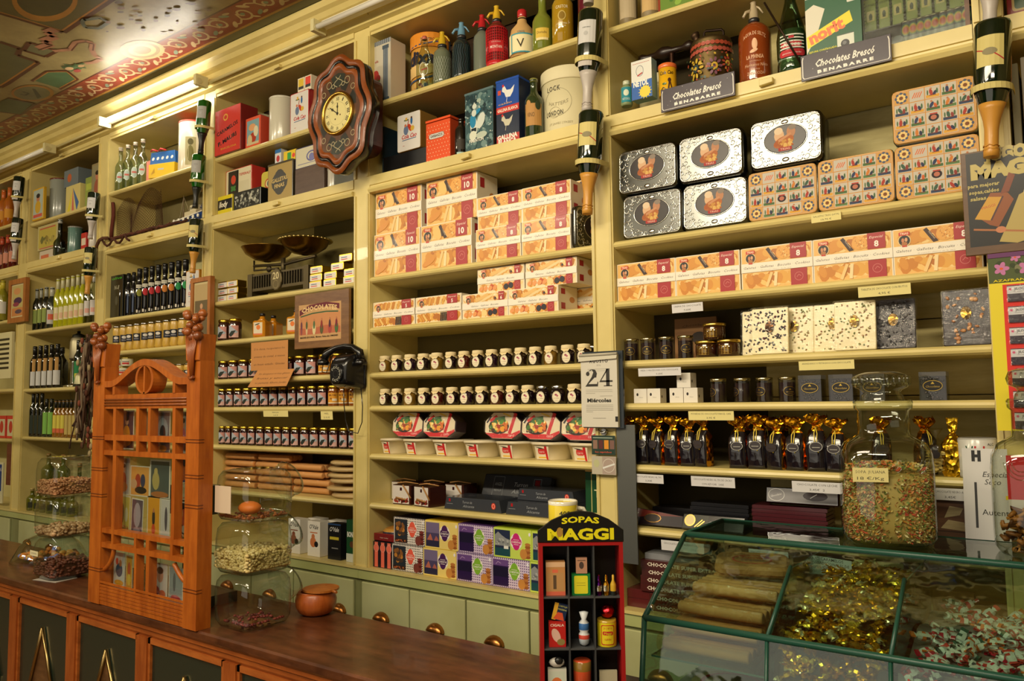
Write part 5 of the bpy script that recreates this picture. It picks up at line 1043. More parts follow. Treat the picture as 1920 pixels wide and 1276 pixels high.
def netol(a,w,h):
 a.rect(0,0,w,h*.46,'#1f5aa8');a.rect(0,h*.46,w,h,'#dcdcd4');a.rect(w*.06,h*.92,w*.9,h*.93,'#b03030');a.el(w*.42,h*.72,.014,.018,'#d8d8d0');a.ring(w*.42,h*.72,.015,.02,.0014,'#2a3a5a');a.line([(w*.3,h*.6),(w*.55,h*.66)],.005,'#b03030');a.text('NETOL',w*.46,h*.33,.020,'#eceade',w=w*.74,bold=.05);a.rect(w*.1,h*.44,w*.85,h*.445,'#eceade');a.el(w*.66,h*.16,.021,.021,'#e0cc3a');a.polys([[(w*.66+.028*math.cos(q),h*.16+.028*math.sin(q)),(w*.66+.018*math.cos(q+.14),h*.16+.018*math.sin(q+.14)),(w*.66+.018*math.cos(q-.14),h*.16+.018*math.sin(q-.14))]for q in[6.283*i/14 for i in range(14)]],'#e0cc3a')
tin('polish_box',box_tin(.080,.045,.142,'#dcdcd4',netol,'gloss',side='#8ab0b8',r=.001),'white and blue metal polish box with yellow starburst, on the press base','box',(sx(1221,ZD+.03,.02)-.003,.030,ZD+.0318))
t=thing('cocoa_can','round yellow cocoa can with orange lid on the press base','can',(sx(1261,ZD+.03,.04),.055,ZD+.0296),.3);b=MB();b.lathe([(.031,0),(.0315,.003),(.0315,.098)],22,'#e0ac1c','tin');a=Art(b,cyl=(0,0,.0315),m='tin');a.k=4;a.text('Cola Cao',0,.072,.013,'#3a2a14',w=.05,shear=.2,bold=.02);a.el(.010,.05,.006,.008,'#4a2a1c');a.line([(.010,.044),(.006,.02)],.005,'#4a2a1c');a.line([(.012,.044),(.018,.02)],.004,'#4a2a1c');a.el(-.008,.038,.008,.004,'#4a6a2c');a.line([(-.02,.018),(-.012,.026),(-.004,.018)],.003,'#4a3a1c');a.text('Cola Cao',.002,.008,.006,'#3a2a14',w=.035,shear=.2);b.build('can_body',t)
b=MB();b.lathe([(.0315,.098),(.033,.10),(.033,.112),(.028,.116)],22,'#e0703a','tin');b.build('lid',t)
t=thing('painted_oil_can','brown oil can painted with folk flowers, with spout and loop handle','oil can',(sx(1335,ZD,.09),.11,ZD+.0006),.2);t.scale=(.87,.87,1);b=MB();b.lathe([(.080,0,'#4a3624'),(.083,.006,'#4a3624'),(.083,.02),(.081,.20),(.083,.206),(.079,.215),(.05,.228),(.02,.232)],34,'#5a4a2c','dullmetal')
a=Art(b,cyl=(0,0,.082),m='gloss');a.k=18
for j,(v,c)in enumerate(((.188,'#a84a34'),(.165,'#a85040'),(.045,'#a84a34'),(.028,'#3a3c2a'))):
 for i in range(-6,7):a.el(i*.018+(j%2)*.009,v,.010,.008,c,0,8);a.k-=1
 a.k+=1
for(u,v,r_,c,c2)in((-.05,.105,.034,'#c8a838','#2c4040'),(.022,.10,.03,'#7a4a5c','#c8a030'),(.07,.11,.024,'#a84a34','#c8b048')):
 for q in range(9):a.el(u+r_*.7*math.cos(q*.7),v+r_*.8*math.sin(q*.7),r_*.28,r_*.16,c,q*.7,8)
 a.el(u,v,r_*.4,r_*.45,c2,0,10);a.el(u,v,r_*.18,r_*.2,c,0,8)
a.dots(-.1,.05,.1,.15,60,.0025,.006,['#c8a838','#3f5a38','#a84a34','#2c4440'],8,2);b.build('can_body',t)
b=MB();b.lathe([(.016,0),(.013,.006),(.013,.025),(.017,.028),(.018,.040),(.014,.042)],16,'#4a3828','dullmetal',0,0,0)
M3=Matrix.Translation((-.052,0,.222))@Matrix.Rotation(-.35,4,'Y')
for i in range(len(b.v)):b.v[i]=M3@b.v[i]
b.build('spout',t);b=MB();b.tube([(-.028,0,.225),(-.028,0,.258),(-.02,0,.264),(.042,0,.258),(.05,0,.25),(.05,0,.225)],.005,'#2c2018','dullmetal',6);b.build('carry_handle',t)
def siph2(a,R_,H_):
 c='#e8b890';a.text('AGUA DE SELTZ',0,.155,.012,c,w=.085,arc=.012,bold=.01);a.el(0,.135,.010,.020,c);a.el(-.004,.112,.015,.006,c,.3);a.text('LA PIVINSA',0,.085,.013,c,w=.062,bold=.02);a.text('embotellada por',0,.075,.004,c,w=.04);a.text('Hermanos Nieto',.004,.058,.011,c,w=.085,shear=.2);a.text('PIO DOCE',0,.045,.005,c,w=.03);a.text('ZARAGOZA',0,.030,.010,c,w=.06)
t=siphon('large amber brown soda siphon with cream lettering',1407,.060,.285,'#8a3c14','#b8a888',siph2,.085);t.location.z=ZD+.0006;t['group']='old soda siphons on the top shelf';t.location.x=sx(1408,ZD,.07);t.scale=(.9,.9,1);t.rotation_euler.z=.3
t=thing('soft_drink_bottle','tall pale green ribbed soft drink bottle with red striped label','bottle',(sx(1462,ZD,.06),.07,ZD+.0006),.25);t.scale=(1,1,.90);b=MB()
b.lathe([(.042,0),(.047,.006),(.047,.05),(.044,.06),(.047,.075),(.048,.14),(.042,.18),(.026,.25),(.018,.285),(.017,.31)],26,'#9db596','glass');b.lathe([(.040,.003),(.045,.05),(.045,.14),(.040,.17)],20,'#7a9078','dglass');b.build('glass_body',t)
b=MB();a=Art(b,cyl=(0,0,.0485));a.k=3
for i in range(5):a.rect(-.038,.145-.012*i-.006,.042,.145-.012*i-.001,'#dfe4d4')
a.k=5;a.rr(-.036,.096,.034,.118,.01,'#c03238');a.text('Kanoa',0,.1,.014,'#f0e8e0',w=.052,shear=.2,bold=.02);a.rr(-.040,.062,.044,.088,.01,'#c03238');a.text('gaseosas variadas',0,.072,.006,'#f0e8e0',w=.06);a.rect(.0-.008,.128,.008,.137,'#c03238');b.build('label',t)
b=MB();b.lathe([(.019,.305,'#2a2422'),(.022,.312,'#b8242a'),(.022,.330),(.018,.334)],18,'#b8242a','rubber');b.build('cap',t)
def norit(a,w,h):
 a.rect(0,0,w,h,'#1f5a38');a.rect(0,0,w,h*.20,'#e2deca');a.poly([(0,h*.2),(0,h*.84),(w*.16,h*.90),(w*.36,h*.80),(w*.20,h*.45)],'#dcd8c4');a.poly([(w*.02,h*.28),(w*.85,h*.52),(w*.80,h*.68),(w*-.0+.001,h*.45)],'#e6d82e')
 a.text('norit',w*.40,h*.40,.036,'#e87a4a',w=w*.66,bold=.05,rot=.28);a.rr(w*.76,h*.80,w*.92,h*.96,.003,'#d8d8c8');a.el(w*.84,h*.88,.007,.01,'#8a8a7a');a.rect(w*.56,h*.10,w*.86,h*.36,'#d8dccc');a.el(w*.70,h*.23,.013,.013,'#2a2c30');a.el(w*.69,h*.24,.006,.006,'#6a6c70');a.rect(w*.56,h*.355,w*.86,h*.365,'#4a5048');a.text('ESPUMA CONTROLADA',w*.3,h*.205,.006,'#e6d82e',w=w*.5,bold=.02)
 for q in range(4):a.rect(w*.04,h*(.03+.035*q),w*.48,h*(.034+.035*q),'#a8a898')
tin('detergent_box',box_tin(.165,.055,.225,'#1f5a38',norit,'gloss',side='#16402a',r=.001),'green and cream norit detergent box with yellow stripe','box',(sx(1551,ZD,.02),.024,ZD))
def norit2(c):
 def f(a,w,h):a.rect(0,0,w,h,'#dcd8cc');a.rect(0,h*.35,w,h,c);a.poly([(0,h*.5),(w,h*.8),(w,h),(0,h*.75)],'#e2902e' if c!='#2c4a8a' else '#3c5aa0');a.rect(w*.1,h*.12,w*.6,h*.14,'#8a8a88');a.text('norit',w*.5,h*.6,.02,'#f0e8d8',w=w*.6,bold=.03)
 return f
tin('detergent_box',box_tin(.085,.055,.084,'#3a2a5a',norit2('#3a2a5a'),'gloss',r=.001),'small purple detergent box, left one on top of the green box','box',(sx(1529,ZD+.225,.02),.026,ZD+.2255))
tin('detergent_box',box_tin(.085,.055,.084,'#2c4a8a',norit2('#2c4a8a'),'gloss',r=.001),'small blue detergent box, right one on top of the green box','box',(sx(1529,ZD+.225,.02)+.0875,.026,ZD+.2255))
CX0,CX1=sx(1602,ZD,.03),sx(1823,ZD,.03)-.004;CW=CX1-CX0;CH_=.308
t=thing('display_case','wooden glass fronted display case full of little green boxes and striped cans','display case',(CX0,.03,ZD+.0006));b=MB();b.box(0,.016,0,.12,0,CH_,'#6a4426','wood');b.box(CW-.012,CW,0,.12,0,CH_,'#6a4426','wood');b.box(0,CW,0,.12,0,.006,'#6a4426','wood');b.box(0,CW,0,.12,CH_-.01,CH_,'#6a4426','wood');b.box(.016,CW-.012,.112,.12,.006,CH_-.01,'#26221a','wood');b.build('case_frame',t)
b=MB();b.box(.016,CW-.012,.035,.112,.083,.087,'#5a5a52','wood');b.build('inner_shelf',t)
b=MB();b.box(.014,CW-.010,.0005,.003,.006,CH_-.01,'#e8ece8','glass');b.build('glass_front',t)
def gbox():
 t=thing('small_green_box','x','box');b=MB();b.box(0,.046,0,.04,0,.10,'#93a04c','tin');a=Art(b,(0,0,0),m='tin')
 for q in range(8):a.el(.006,.012+q*.011,.0035,.0015,'#4a5a2c',.6);a.el(.040,.012+q*.011,.0035,.0015,'#4a5a2c',-.6)
 a.rr(.012,.028,.034,.062,.002,'#d8c880');a.el(.023,.043,.005,.011,'#3a4630');a.line([(.018,.034),(.028,.034)],.002,'#3a4630');a.text('BERGER',.023,.078,.006,'#55602c',w=.026);b.build('carton',t);b=MB();b.box(.0005,.0455,.0005,.0395,.10,.1006,'#a2ae58','tin');b.build('lid',t);return t
for i in range(7):rep('gbx',gbox,(CX0+.022+i*.0488*(CW-.03)/.36,.068,ZD+.0885),label=f'little green box with leafy edge in the display case, {nth(i, 7)}',group='little green boxes inside the display case')
for i in range(6):rep('gbx',None,(CX0+.045+i*.0515*(CW-.03)/.36,.068,ZD+.1895),scale=(1,1,.98),label=f'little green box in the upper row of the display case, {nth(i, 6)}',group='little green boxes inside the display case')
def scan():
 t=thing('striped_can','x','can');b=MB();b.lathe([(.0155,0),(.016,.002),(.016,.066)],16,'#2c4250','tin');a=Art(b,cyl=(0,0,.016),m='tin');a.k=3;a.rect(-.0155,.004,.0155,.022,'#8a9490');a.k=4;a.el(0,.042,.013,.018,'#5a8a5c');a.k=5;a.el(0,.042,.011,.015,'#c8a838');a.k=6;a.el(0,.042,.0085,.011,'#d8783a');a.k=7;a.el(0,.042,.006,.008,'#c04a3c');b.build('can_body',t);b=MB();b.lathe([(.0165,.066),(.0165,.071),(.014,.072)],16,'#b0a890','silver');b.build('lid',t);return t
for i in range(9):rep('scn',scan,(CX0+.145+i*.0250*(CW-.03)/.36,.052,ZD+.0066),label=f'little striped can with orange centre in the display case, {nth(i, 9)}',group='little striped cans inside the display case')
for i in range(3):rep('scn',None,(CX0+.055+i*.035,.022,ZD+.0066+.016),rot=(-math.pi/2,0,0),label=f'little striped can lying on its side in the display case, {nth(i, 3)}',group='little striped cans inside the display case').location=(CX0+.050+i*.036,.038,ZD+.0066+.0176)
for px,lab,c in((1168,'left of two','#b8a888'),(1203,'right of two','#c8a870')):
 bottle('dusty black based stone bottle with pale neck, '+lab,px,3.03,.07,.035,.26,'#8a7a58',[('r',-.034,.03,.034,.16,c)],neck=.016,sh=.7,m='gloss',group='dusty stone bottles at the top',key='stone'+c)
def flo(a,w,h):a.rect(.01,.01,w-.01,h-.01,'#6a8a3a');a.dots(.01,.01,w-.01,h-.01,50,.006,.014,['#c8542c','#d8a03c','#4a7a34','#8ab04a','#b83a2c'],5)
tin('flower_tin',box_tin(.27,.09,.12,'#8a3a24',flo),'wide tin with red border and floral picture on the highest shelf','tin',(sx(1270,3.03,.03),.035,3.03))
def redt(a,w,h):a.rr(.012,.02,w-.01,h-.01,.01,'#c8b070');a.rr(.018,.026,w-.016,h-.016,.008,'#3a5a3a');a.el(.07,.06,.035,.02,'#d8c89a');a.el(.12,.1,.03,.02,'#8ab06a')
tin('red_scroll_tin',box_tin(.20,.10,.18,'#8c2420',redt),'red tin with gold scroll frame in the far right cabinet','tin',(-.118+.105,.035,ZD))
for i,(x,w_,h_,c,y)in enumerate(((-.105,.018,.34,'#8a8468',.03),(-.08,.02,.36,'#b8b0a0',.05),(-.052,.022,.37,'#c8803a',.04))):
 b=MB();b.slab(rrect(w_,h_,.002,1),0,.16,c,'paper',bev=.001);solo('thin_folder',b,['grey green','pale grey','orange'][i]+' upright folder edge at the far right shelf','folder',(x,y,2.2226))
# ---- enamel plates on the ledge
def plate(px0,py0,px1,py1,lab):
 q0,q1=at(px0,py0,-.02),at(px1,py1,-.02);w=q1.x-q0.x;h=.082;b=MB();b.slab([(0,0),(w,0),(w,h),(0,h)],0,.003,'#2c1e2c','gloss',bev=.0008);a=Art(b,(0,0,0),m='gloss')
 a.text('Chocolates Brescó',w/2,h*.44,.022,'#e6e2d8',w=w*.66,shear=.35,bold=.025);a.text('BENABARRE',w/2,h*.19,.009,'#e6e2d8',w=w*.62,bold=.06,wide=1.5);a.line([(w*.03,h*.92),(w*.02,h*.8),(w*.02,h*.15),(w*.035,h*.08)],.003,'#d8d4ca');a.line([(w*.97,h*.92),(w*.98,h*.8),(w*.98,h*.15),(w*.965,h*.08)],.003,'#d8d4ca');a.line([(w*.035,h*.08),(w*.965,h*.08)],.0016,'#d8d4ca')
 a.dots(.01,.004,w-.01,h-.004,12 if px0<1400 else 3,.0008,.002,['#d8d4ca'],4)
 solo('enamel_sign',b,lab,'sign',(q0.x,-.0215,q0.z),rot=(0,0,0),group='dark chocolate signs on the ledge')
plate(1240,212,1379,185,'dark chipped chocolate sign under the painted oil can')
plate(1503,154,1673,120,'dark glossy chocolate sign under the green detergent box')
# bay with the brass scale
ZA,ZB3=3.02,2.69
def car(a,w,h):a.el(w*.42,h*.80,.022,.02,'#d8a040');a.el(w*.42,h*.80,.014,.012,'#c03c28');a.text('CARAMELOS',w*.5,h*.50,.020,'#221c1c',w=w*.82,bold=.03,rot=.20);a.text('P. MAURI',w*.5,h*.26,.022,'#221c1c',w=w*.72,bold=.04,rot=.20);a.text('BARCELONA',w*.55,h*.10,.011,'#c8a030',w=w*.6)
tin('sweets_tin',box_tin(.235,.11,.255,'#c63a30',car,side='#7c2420',r=.003),'large red sweets tin with black slanted lettering CARAMELOS','tin',(sx(435,ZA,.03)+.0,.035,ZA),.0)
def canf(lab,px,z,y,r_,h,col,arts=(),grp=None,lidc=None,name='can',cat='can',rz=None):
 t=thing(name,lab,cat,(sx(px,z,y),y+r_*.0,z+.0006),face(sx(px,z,y))if rz is None else rz,grp);b=MB();b.lathe([(r_*.98,0),(r_,.003),(r_,h-.003),(r_*.97,h)],26,col,'tin');a=Art(b,cyl=(0,0,r_),m='tin');a.k=3
 for q in arts:getattr(a,q[0])(*q[1:-1],**q[-1])
 b.build('can_body',t);b=MB();b.lathe([(r_+.001,h-.006),(r_+.002,h-.004),(r_+.002,h+.003),(r_*.95,h+.004)],26,lidc or col,'tin');b.build('lid',t);return t
canf('cream enamel can with dark script and round crest behind the orange tin',497,ZA,.232,.070,.25,'#d6cfb0',[('text','LECHERA',0,.19,.02,'#7a2a24',dict(w=.11,arc=.006)),('ring',.02,.13,.02,.02,.003,'#8a8470',{}),('line',[(-.05,.15),(-.04,.10),(-.05,.08)],.006,'#3a3630',{}),('text','TIPO NESTLE',0,.055,.012,'#7a2a24',dict(w=.1))],lidc='#cfc8a8')
canf('plain white enamel cylinder between the orange tin and the cocoa tin',526,ZA,.085,.068,.235,'#ccc8b4',lidc='#d6d2c0')
def blu(a,w,h):a.rect(w*.1,h*.08,w*.9,h*.9,'#7ba0a8');a.el(w*.45,h*.66,.03,.02,'#d8a070');a.el(w*.5,h*.3,.028,.03,'#a83c28');a.el(w*.3,h*.25,.02,.03,'#c8b88a');a.el(w*.7,h*.5,.02,.03,'#d8d0b0');a.rect(w*.1,h*.08,w*.9,h*.16,'#c8b890')
tin('orange_picture_tin',box_tin(.13,.09,.165,'#d8583a',blu,side='#b8402a'),'orange tin with blue rural picture in front of the enamel can','tin',(sx(477,ZA,.02),.02,ZA))
tin('cocoa_picture_tin',box_tin(.145,.09,.215,'#c42c34',lambda a,w,h:(a.rect(w*.07,h*.04,w*.93,h*.95,'#e0dcd0'),cola(a,w,h)),side='#9c2028'),'red edged cocoa tin with serving figures, left of the clock','tin',(sx(561,ZA,.03),.03,ZA))
for px,c,lab in((563,'#d8b83a','yellow'),(576,'#d84a3a','red')):
 b=MB();b.box(0,.05,0,.06,0,.075,'#e6ddc4','gloss');a=Art(b,(0,0,0));a.rect(.005,.03,.045,.07,c);a.rect(.005,.015,.045,.03,'#3a3a3a');solo('small_carton',b,f'small carton with {lab} label standing on the cocoa tin','box',(sx(px,ZA+.2,.04)-.02,.04,ZA+.2166))
b=MB();b.box(0,.20,0,.03,0,.28,'#c9bd8e','wood');a=Art(b,(0,0,0));a.rect(.02,.02,.18,.26,'#9c1c1c');solo('framed_red_board',b,'pale framed dark red board standing behind the clock','board',(-2.945,.17,ZA+.001))
def iv(a,w,h):a.rr(.004,.004,w-.004,h-.004,.008,'#d8cfae');a.rect(w*.10,h*.06,w*.50,h*.94,'#17181a');a.el(w*.3,h*.62,.022,.026,'#c8402e');a.el(w*.3,h*.3,.026,.01,'#3a7a3a',.5);a.el(w*.3,h*.3,.026,.01,'#3a7a3a',-.5);a.text('TEPERALF',w*.74,h*.7,.014,'#b83a30',w=w*.44,bold=.02);a.rect(w*.52,h*.1,w*.9,h*.5,'#cfc6a4')
tin('ivory_tin',box_tin(.235,.09,.155,'#c83a30',iv),'ivory tin with red flower on black panel, on top of the yellow box','tin',(sx(434,ZB3,.06),.07,ZB3+.108))
def ll(a,w,h):a.rect(0,h*.28,w,h*.8,'#1c1a1a');a.text('llody',w*.4,h*.42,.03,'#e6e0c8',w=w*.6,shear=.2,bold=.03)
tin('yellow_box',box_tin(.13,.09,.107,'#d6c424',ll),'yellow box with black band under the ivory tin','box',(sx(399,ZB3,.02)+.068,.022,ZB3))
def bp(a,w,h):a.rect(.004,.006,w-.004,h-.004,'#2a2c2a');a.dots(.006,.008,w-.006,h-.006,80,.006,.013,['#8a8c80','#4a4c46','#b8b8a8','#1c1e1c','#6a6c62'],6,2.2)
tin('photo_tin',box_tin(.235,.08,.105,'#141614',bp),'black and white photograph tin beside the yellow box','tin',(sx(437,ZB3,.02)+.118,.022,ZB3))
canf('small round red tin tucked beside the ivory tin',464,ZB3,.20,.032,.17,'#b4241e',lidc='#8a1c18',rz=0)
def ye(a,w,h):a.el(w*.5,h*.55,.032,.05,'#c9bc62');a.el(w*.5,h*.68,.03,.028,'#b8503a');a.el(w*.5,h*.68,.022,.02,'#d8cc8a');a.el(w*.5,h*.68,.008,.015,'#2a3a6a');a.el(w*.5,h*.38,.018,.02,'#c8a83a')
tin('rounded_yellow_tin',box_tin(.12,.05,.215,'#c9bb4e',ye,side='#6a6a3a',r=.02),'tall yellow round cornered tin with red arch emblem','tin',(sx(489,ZB3,.06),.105,ZB3))
def gal(a,w,h):a.rect(.004,.004,w-.004,h-.004,'#a9925a');a.el(w*.48,h*.5,.065,.055,'#4a4a48');a.el(w*.48,h*.5,.05,.068,'#4a4a48');a.text('GALLETAS',w*.48,h*.52,.020,'#c8b074',w=w*.62,bold=.03,rot=.05);a.text('FINAS',w*.48,h*.36,.020,'#c8b074',w=w*.4,bold=.03,rot=.05)
tin('biscuit_advert_tin',box_tin(.20,.13,.20,'#5a4e34',gal,side='#3a3426'),'ochre tin with dark cloud emblem reading GALLETAS FINAS','tin',(sx(524,ZB3,.02),.022,ZB3),lid=(.2,.13,.203,'#4a4434'))
b=MB();b.box(0,.05,0,.04,0,.09,'#d8d8d8','tin');a=Art(b,(0,0,0));a.rect(0,.07,.05,.09,'#2a6aa8');a.el(.025,.04,.014,.018,'#b83a3a');solo('blue_cap_box',b,'small white and blue box on top of the biscuit tin','box',(sx(520,ZB3+.2,.06)-.02,.06,ZB3+.2045))
b=MB();b.box(0,.10,0,.05,0,.06,'#e0c22a','gloss');a=Art(b,(0,0,0));a.rect(.03,.01,.06,.05,'#3a9a4a');a.el(.08,.03,.012,.012,'#d84a3a');solo('yellow_stock_box',b,'small yellow and green box on top of the biscuit tin','box',(sx(534,ZB3+.2,.05)-.01,.05,ZB3+.2045))
def wt(a,w,h):a.rect(.005,.005,w-.005,h-.005,'#cfcab0');a.el(w*.6,h*.5,.04,.028,'#6a6c9c');a.el(w*.6,h*.5,.03,.02,'#cfcab0');a.el(w*.6,h*.45,.02,.02,'#7a7cae');a.line([(w*.1,h*.2),(w*.9,h*.2)],.003,'#6a6c9c')
tin('blue_white_tin',box_tin(.21,.09,.11,'#3a3c64',wt),'cream and blue tin lying on the brown wooden box by the clock','tin',(sx(572,ZB3,.03)+.02,.035,ZB3+.1425))
b=MB();b.slab(rrect(.22,.14,.003,1),0,.12,'#5a4436','wood',bev=.003);solo('carved_box',b,'brown wooden box with worn lid beneath the blue and white tin','box',(sx(574,ZB3,.02)+.02,.022,ZB3+.0006))
canf('white can behind the lower edge of the clock',628,ZB3,.06,.035,.10,'#cfcabc',lidc='#b0aa98',rz=0)
tin('dark_green_tin',box_tin(.14,.07,.07,'#2c3a2a',lambda a,w,h:a.rect(.004,.004,w-.004,h-.004,'#4a4a34')),'dark tin with green rim under the clock','tin',(sx(644,ZB3,.02),.022,ZB3))
# ---- little square cans around the scale
def sqcan():
 t=thing('square_can','x','can');b=MB();b.slab(rrect(.088,.036,.004,2),0,.06,'#c9a83c','brass',bev=.001);b.build('can_body',t);b=MB();b.slab([(-.043,.003),(.040,.003),(.040,.030),(-.043,.030)],-.0006,.0,'#dcd6cc','gloss');a=Art(b,(0,-.0006,0));a.rect(-.030,.018,.012,.022,'#5a6a8a');a.rect(-.030,.009,.014,.013,'#c8484a');a.rect(.022,.004,.038,.014,'#e6dfd0');b.build('label',t);return t
ZC=2.211;GQ2='small square gold cans with white labels'
for lst,side,o in(([(569,0),(606,0),(643,0),(569,1),(606,1),(643,1),(581,2),(620,2),(634,3)],'right of the scale',0),([(401,0),(428,0),(401,1),(428,1),(403,2),(424,2)],'left of the scale',0)):
 for i,(px,l)in enumerate(lst):rep('sq',sqcan,(sx(px,ZC,.03)+.046,.03+.004*(l%2),ZC+l*.0368),rz=0,label=f'small square gold can {side}, {["bottom", "second", "third", "top"][l]} layer, {"leftmost" if i == 0 or lst[i-1][1] != l else ("next right" if i > 1 and lst[i-2][1] == l else "next one")}',group=GQ2)
# ---- brass balance
S0=sx(462,ZC,.06);S1=sx(566,ZC,.06);t=thing('balance_scale','antique iron balance scale marked 20 with two brass pans','scale',((S0+S1)/2,.10,ZC+.0006));hw=(S1-S0)/2;b=MB();I='#5d533c'
b.box(-hw,hw,-.045,.05,.035,.05,I,'dullmetal');b.box(-hw,hw,-.045,.05,.115,.125,I,'dullmetal')
for i in range(22):
 x=-hw+.01+i*(2*hw-.02)/21
 if abs(x)>.035:b.box(x-.004,x+.004,-.045,-.038,.05,.115,'#4a4230','dullmetal')
b.box(-hw,hw,-.036,.045,.05,.115,'#332c20','dullmetal')
for s_ in(-1,1):b.box(s_*hw-.02,s_*hw+.02,-.048,.055,.0,.13,I,'dullmetal')
b.slab([(.045*math.cos(q*.5),.08+.058*math.sin(q*.5))for q in range(13)],-.055,-.040,'#6a5f45','dullmetal',bev=.003);a=Art(b,(0,-.055,0),m='brass');a.text('20',0,.082,.036,'#b8ac84',bold=.02);a.ring(0,.055,.022,.022,.003,'#8a7e5c');b.build('iron_base',t)
b=MB();b.tube([(-hw-.03,0,.185),(-.06,0,.17),(0,0,.165),(.06,0,.17),(hw+.02,0,.18)],.008,'#4f4634','dullmetal');b.tube([(-.01,0,.11),(-.01,0,.2)],.012,I,'dullmetal');b.tube([(-hw-.03,0,.215),(-hw-.03,0,.16),(-.05,0,.15)],.005,'#4f4634','dullmetal');b.ell((-.13,0,.155),(.02,.012,.018),'#4f4634','dullmetal');b.build('balance_beam',t)
for s_,rr_,nm in((-1,.135,0),(1,.125,1)):
 b=MB();cx=s_*.155-.015;pr=[(.02,.0),(.07,.012),(.115,.04),(.135,.072)];b.lathe([(q*rr_/.135,z)for q,z in pr]+[((rr_+.003),.074),(rr_-.003,.074)]+[(q*rr_/.135-.004,z+.004)for q,z in pr[::-1]],34,'#8a6a2c','brass',cx,.02,.20,cap=False)
 if nm:
  n=34
  for k in range(n):a_=2*math.pi*k/n;b.ell((cx+(rr_+.004)*math.cos(a_),.02+(rr_+.004)*math.sin(a_),.274),(.013,.013,.006),'#c8b470','brass',6,4)
 b.build('brass_pan',t,rot=(0,0,0))
# ---- jars of preserves
def pjar(kind):
 def f():
  t=thing('preserve_jar','x','jar');jam={'d':'#2a0f10','h':'#8a4a10','b':'#3a1c14'}[kind];b=MB();b.lathe([(.031,0),(.034,.004),(.034,.072),(.030,.083),(.028,.088)],18,jam,'dglass');b.build('glass_body',t)
  b=MB();a=Art(b,cyl=(0,0,.0343));a.k=2
  if kind=='h':a.rect(-.034,.012,.034,.064,'#d9982a');a.rect(-.034,.012,.034,.017,'#e8dcc0');a.text('MIEL PURA',0,.048,.009,'#6a3a14',w=.045,bold=.02);a.el(-.010,.036,.006,.005,'#8a5a1c');a.rr(-.002,.024,.026,.036,.004,'#e0d4b8')
  else:
   a.rect(-.030,.010,.026,.066,'#c98f84');a.poly([(-.030,.066),(-.018,.066),(.010,.045),(.026,.036),(.026,.030),(-.030,.030)],'#a9b4c0');a.poly([(-.030,.022),(-.012,.040),(.012,.043),(-.002,.022),(-.014,.012)],'#1f2a24');a.poly([(-.030,.010),(-.014,.012),(.026,.038),(.026,.010)],'#cfa8a0')
  b.build('label',t);b=MB();b.lathe([(.0315,.086),(.0325,.088),(.0325,.098),(.030,.100)],20,'#c9a83c','brass');b.build('lid',t);return t
 return f
def prow(pxs,z,kinds,where,grp,y=.045,sc=1.0):
 n=len(pxs);f_=fit([sx(p,z,y)for p in pxs],.0345)
 for i,px in enumerate(pxs):
  k=kinds[i];d={'d':'dark jam jar with mountain label','h':'amber honey jar with orange label','b':'reddish jam jar with mountain label'}[k]
  rep('pj'+k,pjar(k),(sx(px,z,y),y,z),rz=.72*face(sx(px,z,y))+random.uniform(-.12,.12),scale=(min(sc,f_*1.0)if n>1 else sc,)*2+(sc,),label=f'{d}, {nth(i, n)} {where}',group=grp)
GJ='gold lidded jam and honey jars'
prow([416,441],1.995,'bb','of the pair above the note',GJ,sc=1.15);prow([588],1.995,'b','',GJ,sc=1.2);COL.objects[-1]
prow([411,431,449,466,485,505,525,551,573,596,621],1.785,'ddddddddd'+'hh','in the row behind the note',GJ,sc=1.0)
prow([422,438,455,468,482,498,513,528,544,561,577,594,612,633,652],1.635,'dddddddddddd'+'hhh','in the second jar row',GJ,sc=.98)
prow([407,422,439,455,470,484,499,515,531,547,563,580,597,614,634,654],1.435,'d'*16,'in the lowest jar row',GJ,y=.045,sc=.97)
for o in list(COL.objects):
 if o.get('label')=='reddish jam jar with mountain label, leftmost ':o['label']='single reddish jam jar with mountain label beside the old chocolates picture'
def obot():
 t=thing('peach_bottle','x','bottle');b=MB();b.slab(rrect(.075,.088,.012,3),0,.075,'#c8821c','dglass',bev=.006);b.lathe([(.030,.086),(.014,.1),(.013,.116)],14,'#c8821c','dglass',0,.037,0);b.build('glass_body',t);b=MB();a=Art(b,(0,0,0));a.rect(-.028,.012,.024,.078,'#dccfb4');a.el(0,.052,.012,.013,'#e07a34');a.el(-.006,.068,.016,.003,'#2c3a2c',.3);a.rect(-.028,.012,.024,.020,'#d8764a');b.build('label',t);b=MB();b.lathe([(.014,.112),(.0145,.126),(.012,.128)],14,'#17181a','rubber',0,.037,0);b.build('cap',t);return t
for px,y,lab in((484,.02,'left pair, front one'),(505,.12,'left pair, rear one'),(548,.02,'right pair, front one'),(565,.12,'right pair, rear one')):rep('ob',obot,(sx(px,1.995,y),y,1.995),rz=.35,label=f'square bottle of peach preserve with orange fruit label, {lab}',group='square bottles of peach preserve')
